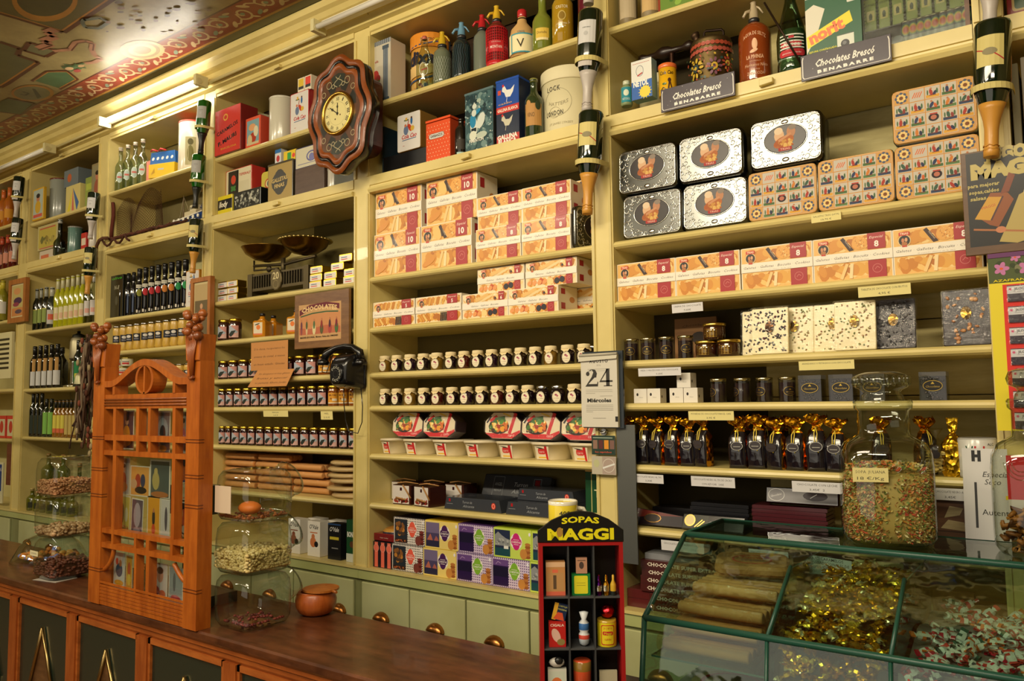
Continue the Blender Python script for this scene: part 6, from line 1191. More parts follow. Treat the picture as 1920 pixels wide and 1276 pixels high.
# ---- wafer rolls and flat cakes wrapped in film
def rolls(n,L_,r_):
 def f():
  t=thing('wafer_roll_pack','x','pack');b=MB();rn=random.Random(n)
  for i in range(n):b.lathe([(r_*.75,0),(r_,.004),(r_,L_-.004),(r_*.75,L_)],12,rn.choice(['#d8ab78','#cfa070','#e0b888']),'food',0,(i-(n-1)/2)*r_*2.05,r_+.001,axis='x')
  b.build('rolls',t);b=MB();b.slab(rrect(2.1*r_*n+.01,2*r_+.008,r_*.9,4,0,-.0002),-.012,L_+.012,'#fff4e4','film',axis='x');b.build('cellophane',t);return t
 return f
GR='film wrapped packs of brown wafer rolls'
for j in range(5):
 for i,x in enumerate((-3.83,-3.54,-3.25)):
  if i==2 and j>3:continue
  rep('rl',rolls(3,.262,.0145),(x+.004*math.sin(j*2),.13,1.2035+j*.0376),rz=.02*math.sin(j+i),label=f'pack of brown wafer rolls, {["bottom", "second", "third", "fourth", "top"][j]} layer, {["left", "middle", "right"][i]} stack',group=GR)
def flat():
 t=thing('flat_cake','x','cake');b=MB();b.lathe([(.105,0),(.118,.006),(.118,.014),(.104,.020),(.0,.022)],22,'#cdb07a','food',cap=False);b.build('cake',t);b=MB();b.lathe([(.122,-.0),(.126,.010),(.108,.0235),(0,.0245)],18,'#ffffff','film',cap=False);a=Art(b,(-.06,-.06,.0248),(1,0,0),(0,1,0));a.text('torta',.06,.04,.02,'#c0443a',shear=.2);b.build('cellophane',t);return t
for j in range(6):
 for i,x in enumerate((-2.845,-2.85)):
  if i==0:rep('fc',flat,(x+.01*math.sin(j*2.2),.145,1.2035+j*.0305),rot=(.008*math.sin(j*3),0,j*.9),label=f'flat round cake in film, {["bottom", "second", "third", "fourth", "fifth", "top"][j]} of the stack by the post',group='flat round cakes wrapped in film')
# ---- cartons at the bottom
def ctn(bg,top,band,txt,tc,fig=None):
 def f(a,w,h):
  a.rect(0,0,w,h,bg);a.rect(0,0,w,h*.22,band);a.text(txt,w*.5,h*.78,.020,tc,w=w*.72,shear=.3,bold=.015)
  if fig:a.el(w*.45,h*.56,.012,.013,fig);a.el(w*.45,h*.40,.022,.024,fig);a.el(w*.7,h*.35,.014,.014,'#1f1f22');a.rect(w*.2,h*.66,w*.8,h*.69,fig)
  else:a.rect(w*.15,h*.55,w*.85,h*.63,'#3a3a3c' if bg[1]>'8' else '#c8b83a');a.rect(w*.3,h*.3,w*.8,h*.33,'#8a8a88');a.rect(0,h*.96,w,h,top)
 return f
for i,(px,c)in enumerate([(543,ctn('#e2ded4','#e2ded4','#d8d4ca',"O'Vale",'#2a2a2c','#8a4a34')),(564,ctn('#e2ded4','#e2ded4','#cfcabc',"O'Vale",'#2a2a2c','#7a3a2c')),(590,ctn('#e6e2d8','#e2ded4','#e6e2d8',"O'Vale",'#2a2a2c','#c8784a')),(613,ctn('#e0dccf','#e2ded4','#5a1a24',"O'Vale",'#2a2a2c')),(632,ctn('#17181a','#2a4a7a','#17181a',"O'Vale",'#d8d8d4')),(645,ctn('#17181a','#2a7a3a','#17201a',"O'Vale",'#d8d8d4'))]):
 w_=.088;tin('drink_carton',box_tin(w_,.055,.165,'#d8d4ca' if i<4 else '#17181a',c,'gloss',r=.001),['white carton with brown figure, left one, partly behind the glass jar','white carton with brown figure, right one','white carton with orange brown cup picture','white carton with maroon base','black carton with blue top','black carton with green top'][i],'carton',(-3.165+i*.0725+(.0 if i<4 else-.0),.03+(i%2)*.062,.92),0,'drink cartons on the lowest shelf')
tin('green_coffee_pack',box_tin(.075,.06,.19,'#1c4a2a',lambda a,w,h:(a.text('BONKA',w*.5,h*.6,.022,'#e8e8e0',w=w*.85,bold=.04),a.rect(0,0,w,h*.2,'#c8ccc0'),a.el(w*.5,h*.42,.015,.015,'#5a3a24')),'gloss',r=.001),'dark green coffee pack labelled BONKA beside the post','pack',(-2.755,.03,.92))
# bay under the lit tube
def brow(pxs,z,y,R_,H_,glass,labels,cap,desc,where,group,key,**k):
 n=len(pxs);f_=fit([sx(p,z,y)for p in pxs],R_)
 for i,px in enumerate(pxs):bottle(f'{desc}, {nth(i, n)} {where}' if n>1 else f'{desc} {where}',px,z,y,R_,H_,glass,labels,cap,group,key=key,**k).scale=(f_,f_,1)
tin('black_gift_carton',box_tin(.15,.10,.27,'#17180f',lambda a,w,h:(a.rect(.006,.006,w-.006,h-.006,'#22221a'),a.text('N-8',w*.5,h*.66,.026,'#b8b49a',shear=.3),a.el(w*.5,h*.4,.016,.03,'#4a4a40'),a.text('oliva',w*.5,h*.90,.016,'#4ab82c',w=w*.8,shear=.2)),'tin',r=.001),'tall black gift carton with green script at the left of black bottles','carton',(-4.905,.03,2.206))
lf=lambda c:[('r',-.018,.165,.018,.185,'#e0dcc8'),('t','ESTO',0,.170,.010,'#2a2a2a',.026),('e',.002,.135,.016,.022,c),('r',-.014,.012,-.004,.03,'#d8d0c0'),('r',.002,.012,.008,.026,'#b8b4ac')]
cap=('#17181a',.80)
brow([235,244,253],2.205,.05,.024,.27,'#101218',[('r',-.004,.02,.004,.14,'#4a5a7a')],cap,'slim black bottle with plain dark label','beside the black carton','tall black bottles','slimb',neck=.011,sh=.6)
for k,pxs,c,d in(('g',[261.5],'#8a8a2a','olive green'),('r',[272,282,291],'#b8242c','red'),('o',[300,310],'#c87a2a','orange'),('n',[321,332],'#1f8a4a','green')):
 brow(pxs,2.205,.05,.026,.285,'#0e1014',lf(c),cap,f'tall black bottle with {d} leaf label','of its colour' if len(pxs)>1 else 'left of the red ones','tall black bottles','leaf'+k,neck=.014,sh=.58)
tin('cocoa_card',box_tin(.13,.02,.21,'#d8962c',lambda a,w,h:(a.rect(.003,.003,w-.003,h*.95,'#dcd6c4'),cola(a,w,h)),'gloss',r=.001),'upright cocoa picture card next to the tallest black bottles','card',(sx(347,2.205,.03),.03,2.206))
def asp():
 t=thing('white_bean_jar','x','jar');b=MB();b.lathe([(.024,0),(.030,.012),(.027,.04),(.0275,.10),(.030,.125),(.027,.145),(.026,.15)],16,'#cfa848','candy');b.build('glass_body',t);b=MB();a=Art(b,cyl=(0,0,.0285));a.k=3;a.rect(-.026,.055,.022,.10,'#1d2230');a.el(0,.085,.014,.009,'#d8d4cc');a.rect(-.014,.064,.014,.07,'#8a8a94');b.build('label',t);b=MB();b.lathe([(.028,.148),(.029,.158),(.027,.160)],16,'#b8b8b4','silver');b.build('lid',t);return t
def asp2():
 t=asp.__call__();return t
for i,px in enumerate([221,233,246,257.5,271.5,286,300,315,330,342.5,353]):rep('asp',asp,(sx(px,1.99,.05),.05,1.99),rz=.75+.3*math.sin(i*2),label=f'tall yellow preserve jar with dark label, {nth(i, 11)} in the row above the screen',group='tall yellow preserve jars')
def wcan():
 t=thing('white_can','x','can');b=MB();b.lathe([(.033,0),(.034,.003),(.034,.045)],18,'#ddd8bc','tin');a=Art(b,cyl=(0,0,.034));a.k=3;a.rect(-.022,.010,.022,.022,'#b8342c');a.rect(-.022,.026,.022,.03,'#3a3a5a');b.build('can_body',t);b=MB();b.lathe([(.0348,.045),(.0348,.051),(.032,.052)],18,'#c9b860','brass');b.build('lid',t);return t
for px,l,lab in((209,0,'bottom, left'),(226,0,'bottom, middle'),(243,0,'bottom, right'),(211,1,'second layer, left'),(229,1,'second layer, right'),(222,2,'top, left'),(238,2,'top, right')):rep('wcn',wcan,(sx(px,1.785,.05),.05,1.785+l*.0545),rz=.7,label=f'small white can with red stripe seen over the wooden screen, {lab}',group='small white cans behind the screen top')
for px in(325,339,352):rep('asp',None,(sx(px,1.785,.05),.05,1.785),rz=.7,label=f'short yellow preserve jar right of the screen arch, {["left", "middle", "right"][(px-325)//13]} one',group='tall yellow preserve jars',scale=(1,1,.62))
for i,x in enumerate((-4.85,-4.75,-4.65,-4.25,-4.15,-4.05)):rep('wcn',None,(x,.05,1.635),rz=.6,label=f'small white can glimpsed through the wooden screen, {nth(i, 6)} behind the openings',group='small white cans behind the screen top')
brow([219,229,239,251],3.02,.05,.036,.29,'#dfe8dc',[('e',0,.09,.02,.035,'#cfd8cc'),('e',0,.09,.017,.031,'#a8b8a8'),('r',-.016,.085,.016,.097,'#b8584a')],('#c8b8a8',.93),'clear swing top bottle with white outline','under the lit tube','clear swing top bottles','clr',neck=.013,m='glass',sh=.55)
t=thing('house_tin','yellow and blue house shaped tin with white doves and red handles','tin',(sx(297,3.02,.04),.04,3.0206),.30);t.scale=(.88,.88,1);b=MB();b.slab([(-.11,0),(.11,0),(.11,.085),(-.11,.085)],0,.12,'#dfb820','tin',bev=.002);b.slab([(-.11,.086),(.11,.086),(.10,.16),(-.10,.16)],.01,.11,'#2460a8','tin',bev=.002);a=Art(b,(0,.01,0))
for i in range(5):a.el(-.08+i*.04,.12,.012,.009,'#dcdcd4',.6)
a=Art(b,(0,0,0));a.rect(-.03,.045,.02,.055,'#b8b8b4');a.poly([(-.09,.02),(-.06,.06),(-.055,.03)],'#b88c14');b.build('tin_body',t);b=MB()
for x in(-.07,.0):b.tube([(x-.02,.0,.165),(x,-.01,.172),(x+.03,.01,.165)],.006,'#c8302c','rubber')
b.build('handle',t)
canf('large pale cylinder with red lid and picture under the lit tube',347,3.02,.10,.078,.30,'#e0d8c0',[('rect',-.03,.03,.03,.20,'#a8a078',{}),('el',0,.10,.018,.05,'#6a6430',{}),('el',0,.17,.016,.02,'#55502c',{})],lidc='#c84a3a')
b=MB();b.box(0,.16,0,.05,0,.22,'#cfd2bc','gloss');solo('pale_green_box',b,'pale green box between the clear bottles and the house tin','box',(-4.70,.14,3.0206))
b=MB();b.box(0,.09,0,.05,0,.14,'#d88878','gloss');solo('pink_box',b,'small pink box edge left of the house tin','box',(-4.68,.05,3.0206))
t=thing('fishing_net','brown fishing net draped from the shelf over the ledge, left of the model boat','net');b=MB();rn=random.Random(2);NX,NZ=34,16
def netp(i,j):
 u,v=i/NX,j/NZ;x=-4.985+u*.52;top=2.90+.07*abs(math.sin(u*6.5))+.10*max(0,u-.55);z=top+(2.70-top)*v;return(x,.02+.05*v*math.sin(u*9)+.03+(.05 if v<.5 else 0)*0,z)
for i in range(NX):
 for j in range(NZ):
  p=netp(i,j)
  for q in(netp(i+1,j+1),)if j<NZ else():b.tube([p,q],.0011,'#4a3020','cloth',3)
  b.tube([netp(i+1,j),netp(i,j+1)],.0011,'#4a3020','cloth',3)
b.build('hanging_mesh',t);b=MB()
for k in range(3):b.tube([(-4.985+i*.028,.012-.008*rn.random(),2.703+.012*rn.random())for i in range(20+6*k)],.009,['#4a2c20','#5a3426','#42281c'][k],'cloth',5)
b.tube([(-5.0+i*.03,-.030,2.70-.045*abs(math.sin(i*.7)))for i in range(12)],.007,'#4a2c20','cloth',5);b.tube([(-4.97,-.006,2.714),(-4.99,-.034,2.712),(-5.03,-.038,2.70),(-5.065,-.035,2.67),(-5.07,-.035,2.60),(-5.075,-.035,2.53)],.011,'#5a3c2c','cloth',5);b.tube([(-4.975+.01*math.sin(i),.018,2.95-.045*i)for i in range(6)],.012,'#5a2c20','cloth',5);b.build('rolled_edge',t)
t=thing('model_boat','blue and white model fishing boat with masts on the ledge','model boat',(-4.20,.12,ZB3+.006),0);b=MB();secs=[(-.20,.030,.045,.04),(-.14,.052,.05,.028),(0,.060,.055,.02),(.12,.046,.075,.022),(.20,.004,.115,.07)];rings=[]
for x,hw2,zt,zb in secs:rings.append([b.vt((x,-hw2,zt)),b.vt((x,-hw2*.75,(zt+zb)/2)),b.vt((x,0,zb-.018)),b.vt((x,hw2*.75,(zt+zb)/2)),b.vt((x,hw2,zt))])
for r0,r1 in zip(rings,rings[1:]):
 for k in range(4):b.face((r0[k],r0[k+1],r1[k+1],r1[k]),'#1c3f84' if k in(0,3)else '#16306a','gloss')
 b.face((r0[4],r0[0],r1[0],r1[4]),'#b8a888','gloss')
b.face(rings[0][::-1],'#1c3f84','gloss');b.tube([(x,-hw2-.002,zt+.002)for x,hw2,zt,zb in secs],.004,'#d8d4c8','gloss',5)
for i in range(6):b.lathe([(.010,-.003),(.010,.003)],10,'#d8d4c4','cloth',-.15+i*.05,-.06,.05,axis='y')
b.build('hull',t);b=MB();b.box(-.09,.03,-.03,.03,.05,.10,'#cfc4a0','gloss');b.box(-.04,.03,-.026,.026,.10,.135,'#d8ceac','gloss');a=Art(b,(-.04,-.026,.10))
for i in range(5):a.rect(.006+i*.013,.01,.014+i*.013,.026,'#2a2a28')
b.build('wheelhouse',t);b=MB()
for x,h in((-.15,.22),(-.0,.19),(.06,.2),(.135,.27)):b.tube([(x,0,.05),(x,0,h)],[.004,.002],'#8a7a5c','wood',5)
b.build('mast',t);b=MB()
for p in(((-.15,0,.21),(-.2,0,.05)),((-.15,0,.21),(-.08,0,.1)),((.135,0,.26),(.2,0,.11)),((.135,0,.26),(.08,0,.07)),((.135,0,.23),(.17,0,.08)),((.11,0,.22),(.16,0,.22)),((.11,0,.22),(.135,0,.25)),((.16,0,.22),(.135,0,.25))):b.tube(p,.0013,'#b8ac90','cloth',3)
b.build('rigging',t)
t=thing('sailor_figurine','small painted sailor figurine standing at the right end of the boat','figurine',(-3.985,.05,ZB3+.0006));b=MB();b.lathe([(.022,0,'#6a5a4a'),(.022,.01,'#3a4a5a'),(.017,.05,'#2c2c34'),(.020,.085),(.016,.115),(.008,.125,'#c8705a'),(.012,.135),(.013,.148),(.010,.156,'#1f2a44'),(.013,.160),(.010,.170),(0,.174)],12,'#2c2c34','gloss',cap=False);b.tube([(-.018,0,.11),(-.026,-.008,.08),(-.012,-.02,.075)],.006,'#4a4a54','gloss',6);b.tube([(.018,0,.11),(.026,-.008,.08),(.012,-.02,.07)],.006,'#4a4a54','gloss',6);b.build('figure',t)
# bay left of the net
GO='bottles on the oil and wine shelves'
brow([64,72,80],2.195,.05,.036,.30,'#14180f',[('r',-.03,.05,.03,.15,'#8a9a4a'),('r',-.03,.145,.03,.15,'#c8b84a')],('#9a9c90',.72),'dark wine bottle with green label and silver neck','of three at the left',GO,'wineg',neck=.014)
brow([90],2.195,.05,.040,.29,'#2a3028',[('r',-.032,.03,.032,.13,'#b8b4ac'),('r',-.022,.06,.022,.10,'#c8583a')],('#b8b8a8',.78),'dark bottle with white and red label','left of the yellow bottles',GO,'winew',neck=.015)
brow([101,109,117,125,133,141],2.195,.05,.032,.34,'#a8a818',[('r',-.026,.05,.026,.14,'#d8cfa8'),('r',-.02,.06,.02,.10,'#d8a888')],('#c9c6a0',.80),'slim yellow liqueur bottle','in the row',GO,'yel',neck=.013)
brow([152,162,171],2.195,.05,.036,.32,'#d0d2c0',[('r',-.028,.05,.028,.15,'#cfcac4'),('r',-.02,.07,.02,.1,'#d8a090')],('#c8c8c0',.85),'clear bottle with pale label','beside the hanging champagne bottle',GO,'clw',neck=.013,m='glass')
brow([53,62,71,79,87,95],1.779,.05,.033,.30,'#0e0e0c',[('r',-.024,.02,.024,.12,'#c8c8c4'),('r',-.012,.12,.012,.21,'#b88c4a')],('#17150f',.80),'black oil bottle with white and gold label','of six',GO,'oil',neck=.013)
brow([101,113],1.779,.16,.044,.29,'#121208',(),('#17150f',.86),'plain black bulky bottle','behind the coffee urn',GO,'blk',neck=.015)
brow([146,154,163],1.779,.06,.034,.31,'#15201a',[('r',-.028,.03,.028,.17,'#1c7a44'),('r',-.02,.06,.02,.09,'#c8c040')],('#17150f',.8),'dark bottle with green band','right of the coffee urn',GO,'grb',neck=.013)
t=thing('coffee_urn','tall steel coffee pot with lid and side handle on the oil shelf','coffee pot',(sx(137,1.779,.10),.12,1.7796));b=MB();b.lathe([(.085,0,'#d0ccb0'),(.09,.01,'#d0ccb0'),(.05,.02),(.047,.03),(.050,.17),(.047,.19)],26,'#a8a89c','silver');b.build('lower_body',t);b=MB();b.lathe([(.052,.19,'#8a8470'),(.055,.20),(.053,.31),(.045,.335),(.035,.345)],26,'#b8b090','dullmetal');b.build('upper_body',t);b=MB();b.lathe([(.040,.345),(.038,.36),(.01,.372),(.012,.385),(0,.388)],22,'#3a3a30','dullmetal',cap=False);b.build('lid',t)
b=MB();b.tube([(-.05,0,.33),(-.085,0,.34),(-.095,0,.30),(-.08,0,.22),(-.09,0,.12)],.006,'#2a241c','dullmetal',6);b.build('handle',t)
brow([47,55,63,71],1.44,.05,.030,.30,'#10140c',[('r',-.02,.02,.02,.15,'#1f2a1c')],('#1a1a14',.8),'slim dark oil bottle','at the left end',GO,'sld',neck=.012)
brow([79,91],1.44,.05,.030,.26,'#1c2a14',[('r',-.024,.02,.024,.17,'#7ab04a')],('#1a1a14',.8),'dark bottle with bright green label','of two',GO,'gnl',neck=.012)
brow([98,104,110.5],1.44,.05,.026,.25,'#8a5a14',[('r',-.022,.06,.022,.15,'#cfc24a'),('r',-.022,.03,.022,.06,'#c8643a')],('#1a1a14',.8),'amber bottle with yellow label','of three',GO,'yll',neck=.012)
brow([117,123,129],1.44,.05,.026,.25,'#7a5414',[('r',-.02,.02,.02,.15,'#b8a45a')],('#1a1a14',.8),'amber bottle with ochre label','of three',GO,'och',neck=.012)
brow([140],1.44,.07,.036,.30,'#1c2410',(),('#c8c4b0',.86),'dark green bottle with white cap','right of the amber bottles',GO,'wht',neck=.014)
brow([148,156,164],1.44,.04,.030,.13,'#1a2018',[('r',-.022,.02,.022,.06,'#3a4438')],None,'short squat dark bottle','at the right end',GO,'sqt',neck=.012)
b=MB();b.box(-5.68,-5.18,.12,.22,.9212,1.09,'#c6bc86','paint');solo('display_block',b,'cream block shelf carrying two cork stoppered oil bottles','block')
cork=('#a87c44',.93)
brow([100,128],1.091,.168,.046,.22,'#4f5a14',(),cork,'round green oil bottle with cork','on the block',GO,'crk',neck=.013,sh=.5)
brow([108,147],1.28,.24,.042,.22,'#4a5214',(),cork,'large green oil bottle with cork at the back','of the bay',GO,'crk2',neck=.013,sh=.5)
for o in COL.objects:
 if o.get('label','').startswith('large green oil bottle'):o.location.z=.9212;o.location.y=.264;o.scale=(1,1,1.45)
brow([56,67,80,94,108,122,133],.92,.06,.036,.15,'#5a5c14',[('r',-.022,.02,.022,.06,'#2a2c14')],('#b8a064',.9),'small olive oil bottle','in the bottom row',GO,'smo',neck=.012,sh=.55)
def pic(c1,c2,c3):
 def f(a,w,h):a.rect(w*.06,h*.05,w*.94,h*.95,c1);a.el(w*.5,h*.68,w*.16,w*.18,'#b8785a');a.el(w*.5,h*.4,w*.26,h*.2,c2);a.rect(w*.1,h*.08,w*.9,h*.18,c3);a.el(w*.5,h*.76,w*.17,w*.1,'#2c241c')
 return f
tin('lady_card',box_tin(.17,.02,.23,'#d0a42c',pic('#a9b4a8','#c8a030','#c8584a'),'gloss',r=.001),'yellow bordered picture card of a lady, far left upper cabinet','card',(-5.98,.03,2.9806))
canf('old clear glass blender jar with dark lid',103,2.98,.08,.075,.30,'#8d9186',lidc='#6a2a1c',name='glass_jar',cat='jar')
tin('striped_carton',box_tin(.20,.08,.19,'#cfc07a',lambda a,w,h:(a.poly([(w*.5,h*.9),(w*.1,0),(w*.3,0)],'#d8c83a'),a.poly([(w*.5,h*.9),(w*.45,0),(w*.62,0)],'#c8685a'),a.poly([(w*.5,h*.9),(w*.8,h*.0),(w*.95,h*.3)],'#4a6a9a')),'gloss'),'carton with coloured rays fanning from the top','box',(sx(134,2.98,.03),.035,2.9806))
tin('grey_blue_box',box_tin(.20,.10,.12,'#6a7478',lambda a,w,h:a.el(w*.4,h*.5,.03,.03,'#b8603a'),'gloss'),'grey blue box stacked on the carton with coloured rays','box',(sx(138,3.17,.06),.04,2.9806+.1915))
tin('leaf_green_box',box_tin(.13,.10,.22,'#8a9a4a',lambda a,w,h:a.rect(w*.1,h*.6,w*.9,h*.8,'#aab84a'),'gloss'),'leaf green box right of the carton with coloured rays','box',(-5.37,.06,2.9806))
tin('old_picture',box_tin(.15,.02,.28,'#8a7a54',pic('#8a8464','#9a5a44','#a89a6a'),'gloss'),'old tilted picture standing against the post above the champagne bottle','picture',(-5.215,.03,2.9806))
tin('farm_picture',box_tin(.30,.02,.18,'#b8ae7a',lambda a,w,h:(a.rect(w*.05,h*.1,w*.95,h*.9,'#b8a84c'),a.dots(w*.08,h*.15,w*.92,h*.6,24,.01,.03,['#8a7a3a','#6a6a3a','#a8984a'],3,3),a.rect(w*.1,h*.84,w*.9,h*.89,'#b8584a'),a.rect(w*.1,h*.05,w*.9,h*.09,'#b8584a')),'gloss',r=.001),'picture tin showing a yellow farm scene','picture',(-5.93,.05,ZD+.08),0)
tin('small_red_carton',box_tin(.24,.08,.078,'#c8bca8',lambda a,w,h:a.rect(w*.1,h*.2,w*.6,h*.6,'#c86a4a'),'gloss'),'low pale carton with red print below the yellow farm scene','box',(-5.93,.05,ZD))
canf('dark red jar at the far left corner of the ledge',52,ZD,.05,.04,.25,'#4a1016',lidc='#6a1a1c',name='red_jar',cat='jar')
bottle('clear bottle with ball stopper and brown rod on the ledge',118,ZD,.05,.04,.255,'#9aa49a',(),('#b8b8b0',.9),neck=.013,m='glass',sh=.35)
canf('greenish textured glass jar on the ledge',140,ZD,.05,.045,.18,'#5a7a70',lidc='#8a8a84',name='glass_jar',cat='jar')
canf('dark squat jar with orange top between the clear bottle and greenish jar',129,ZD,.12,.05,.12,'#2c241c',lidc='#c8642c',name='squat_jar',cat='jar')
canf('pale clear lamp glass standing by the post',177,ZD,.05,.035,.24,'#c8c0b4',lidc='#c8c0b4',name='lamp_glass',cat='lamp glass')
tin('red_carton',box_tin(.07,.06,.12,'#b8302c',lambda a,w,h:a.rect(w*.1,h*.3,w*.9,h*.7,'#d8c8b0'),'gloss'),'small red and white carton, left of the pale lamp glass','box',(sx(156,ZD,.03),.03,ZD))
tin('printed_carton',box_tin(.07,.06,.11,'#a8b0a8',lambda a,w,h:a.el(w*.5,h*.6,.025,.025,'#c0382c'),'gloss'),'small grey carton with red emblem under the champagne bottle','box',(sx(165,ZD,.03)+.02,.10,ZD))
# far left bay
GL='spirit bottles at the far left'
brow([6,16],3.03,.05,.040,.30,'#a85a18',[('r',-.03,.06,.03,.13,'#c8881c')],('#c8642c',.7),'amber spirit bottle with orange label','on the upper shelf',GL,'spa',neck=.015)
brow([2,11],3.03,.14,.040,.28,'#9aa090',[('r',-.03,.06,.03,.13,'#b8b4a8')],None,'clear spirit bottle','at the back of the upper shelf',GL,'spc',neck=.015)
brow([5,14,22],ZD,.05,.038,.27,'#5a1c14',[('r',-.03,.05,.03,.13,'#c8846a')],('#b84a2c',.7),'red brown spirit bottle','on the ledge',GL,'spr',neck=.015)
brow([4,13],2.30,.05,.038,.30,'#8a8424',[('r',-.03,.05,.03,.14,'#d0ccc0')],('#c8b83a',.8),'yellow bottle with white label','left of the framed flower picture',GL,'spy',neck=.014)
brow([21,27],2.30,.09,.034,.24,'#101210',[('r',-.024,.06,.024,.12,'#a8a8a0')],None,'black bottle with grey label','behind the framed flower picture',GL,'spk',neck=.014)
t=thing('air_grille','cream slatted air grille at the far left edge under the bottles','air vent');b=MB();gx0,gx1=-7.0,-6.30;b.box(gx0,gx1,-.02,.0-.001,1.86,2.20,'#d8d0a0','gloss');b.build('grille_frame',t)
for i in range(7):b=MB();b.box(gx0+.02,gx1-.04,-.024,-.0201,1.93+i*.035,1.945+i*.035,'#2c2a20','gloss');b.build('slot',t)
tin('red_picture_box',box_tin(.14,.06,.165,'#c43a2c',lambda a,w,h:(a.rect(w*.1,h*.1,w*.9,h*.85,'#c8c09a'),a.el(w*.5,h*.5,.03,.045,'#b83a2c')),'gloss'),'red picture box on the far left shelf, left one of two','box',(-6.55,.03,1.4206),0,'red picture boxes')
tin('red_picture_box',box_tin(.14,.06,.165,'#c43a2c',lambda a,w,h:(a.rect(w*.1,h*.1,w*.9,h*.85,'#c8c09a'),a.el(w*.5,h*.5,.03,.045,'#b83a2c')),'gloss'),'red picture box on the far left shelf, right one of two','box',(-6.395,.03,1.4206),0,'red picture boxes')
tin('blue_notice',box_tin(.2,.01,.30,'#d0cba4',lambda a,w,h:(a.rect(w*.1,h*.3,w*.9,h*.95,'#2a3f78'),a.text('AN',w*.7,h*.78,.03,'#d8d8d0')),'paper'),'framed blue notice low on the far left','notice',(-6.6,.03,.94))
tin('red_brown_panel',box_tin(.09,.01,.30,'#7a3f30',None,'wood'),'narrow red brown panel beside the blue notice','panel',(-6.40,.03,1.08),0)
# things hanging on the posts
def champ(kind):
 def f():
  t=thing('sparkling_wine_bottle','x','bottle');b=MB();gl='#0c1a0c' if kind!='c' else '#11520f';fo={'w':'#b8b0a8','g':'#c8903c','c':'#14160f'}[kind]
  b.lathe([(.030,.190),(.043,.186),(.046,.178),(.046,.02),(.043,-.005),(.034,-.035),(.024,-.062),(.019,-.085)][::-1],26,gl,'dglass');b.build('glass_body',t)
  b=MB();b.lathe([(.019,-.185,fo),(.0195,-.17),(.0175,-.16),(.0175,-.11),(.021,-.085),(.029,-.055),(.034,-.04)],18,fo,'gloss',cap=True)
  for z in(-.155,-.165):b.tube([(.019*math.cos(k*.5),.019*math.sin(k*.5),z+.002*math.sin(k*3))for k in range(13)],.0016,fo,'gloss',4,True)
  b.build('foil_neck',t);b=MB();a=Art(b,cyl=(0,0,.0462));a.k=2;c={'w':'#c9c8c6','g':'#cdbf78','c':'#a8a8a4'}[kind];a.rect(-.040,.055,.030,.14,c)
  if kind=='g':a.line([(-.040,.105),(-.02,.098)],.003,'#b02830');a.line([(.006,.088),(.030,.070)],.003,'#b02830');a.el(-.005,.095,.018,.010,'#8a8260')
  else:a.rect(-.02,.11,.01,.114,'#8a8a88');a.el(-.006,.09,.008,.008,'#b0b0ae')
  if kind=='w':a.rect(-.034,-.030,.02,-.01,'#c0b8b0')
  b.build('label',t);return t
 return f
def strap():
 b=MB();n=12;pts=[(-.05,.055,.012),(-.049,-.01,.006)]+[(.0485*math.cos(math.pi+math.pi*k/n),-.0485*math.sin(math.pi*k/n)-.002,.004*math.cos(math.pi*k/n))for k in range(n+1)]+[(.049,.055,.0)]
 for i in range(len(pts)-1):
  p,q=Vector(pts[i]),Vector(pts[i+1]);h=Vector((0,0,.009));b.quad(p-h,q-h,q+h,p+h,'#cdbf7c','cloth');d=Vector((0,0,0));n_=(q-p).cross(h).normalized()*.0015;b.quad(p-h+n_,p+h+n_,q+h+n_,q-h+n_,'#cdbf7c','cloth')
 return b
_st=[]
def hang(kind,px,py,lab,sc=1.0,tilt=.06):
 q=at(px,py,-.074);loc=(q.x,-.074,q.z);o=rep('champ'+kind,champ(kind),loc,rz=.0,scale=(sc,)*3,label=lab,group='sparkling wine bottles hung neck down on the posts',rot=(0,tilt,face(q.x)*.8))
 if not _st:s_=strap().build('bottle_strap');_st.append(s_)
 else:s_=_st[0].copy();COL.objects.link(s_)
 s_.location=(q.x,-.074,q.z);s_.scale=(sc,)*3;put(s_,'cream strap around the hung bottle with '+lab.split(',')[1].strip()+', '+' '.join(lab.split(',')[2].split()[:6])if lab.count(',')>1 else 'cream strap hidden behind the foil neck'+lab.split('only')[1][:34].rsplit(' ',1)[0],'strap','straps holding the hung bottles')
HB='upside down sparkling wine bottle'
hang('w',1104,117,HB+', white label, middle post level with the hat box')
hang('g',1105,307,HB+', yellow label, middle post below the hat box')
hang('w',1107,-83,HB+', only its foil neck seen above the hat box bottle')
hang('g',1860,170,HB+', yellow label, on the right post above the poster',.98)
hang('w',1857,-52,HB+', only its neck seen at top of the right post',.98)
hang('c',380,240,HB+', bright green glass, beside the lit tube',.80)
hang('c',370,341,HB+', green glass, right of the sailor figurine',.80)
hang('g',365,462,HB+', yellow label, above the framed saint picture',.80)
hang('w',173,405,HB+', white label, left of the fishing net',.80)
hang('g',167,508,HB+', yellow label, below the fishing net end',.80)
hang('w',33,370,HB+', silver label, highest on the far left post',.80)
hang('w',30,448,HB+', silver label, above the framed flower picture',.80)
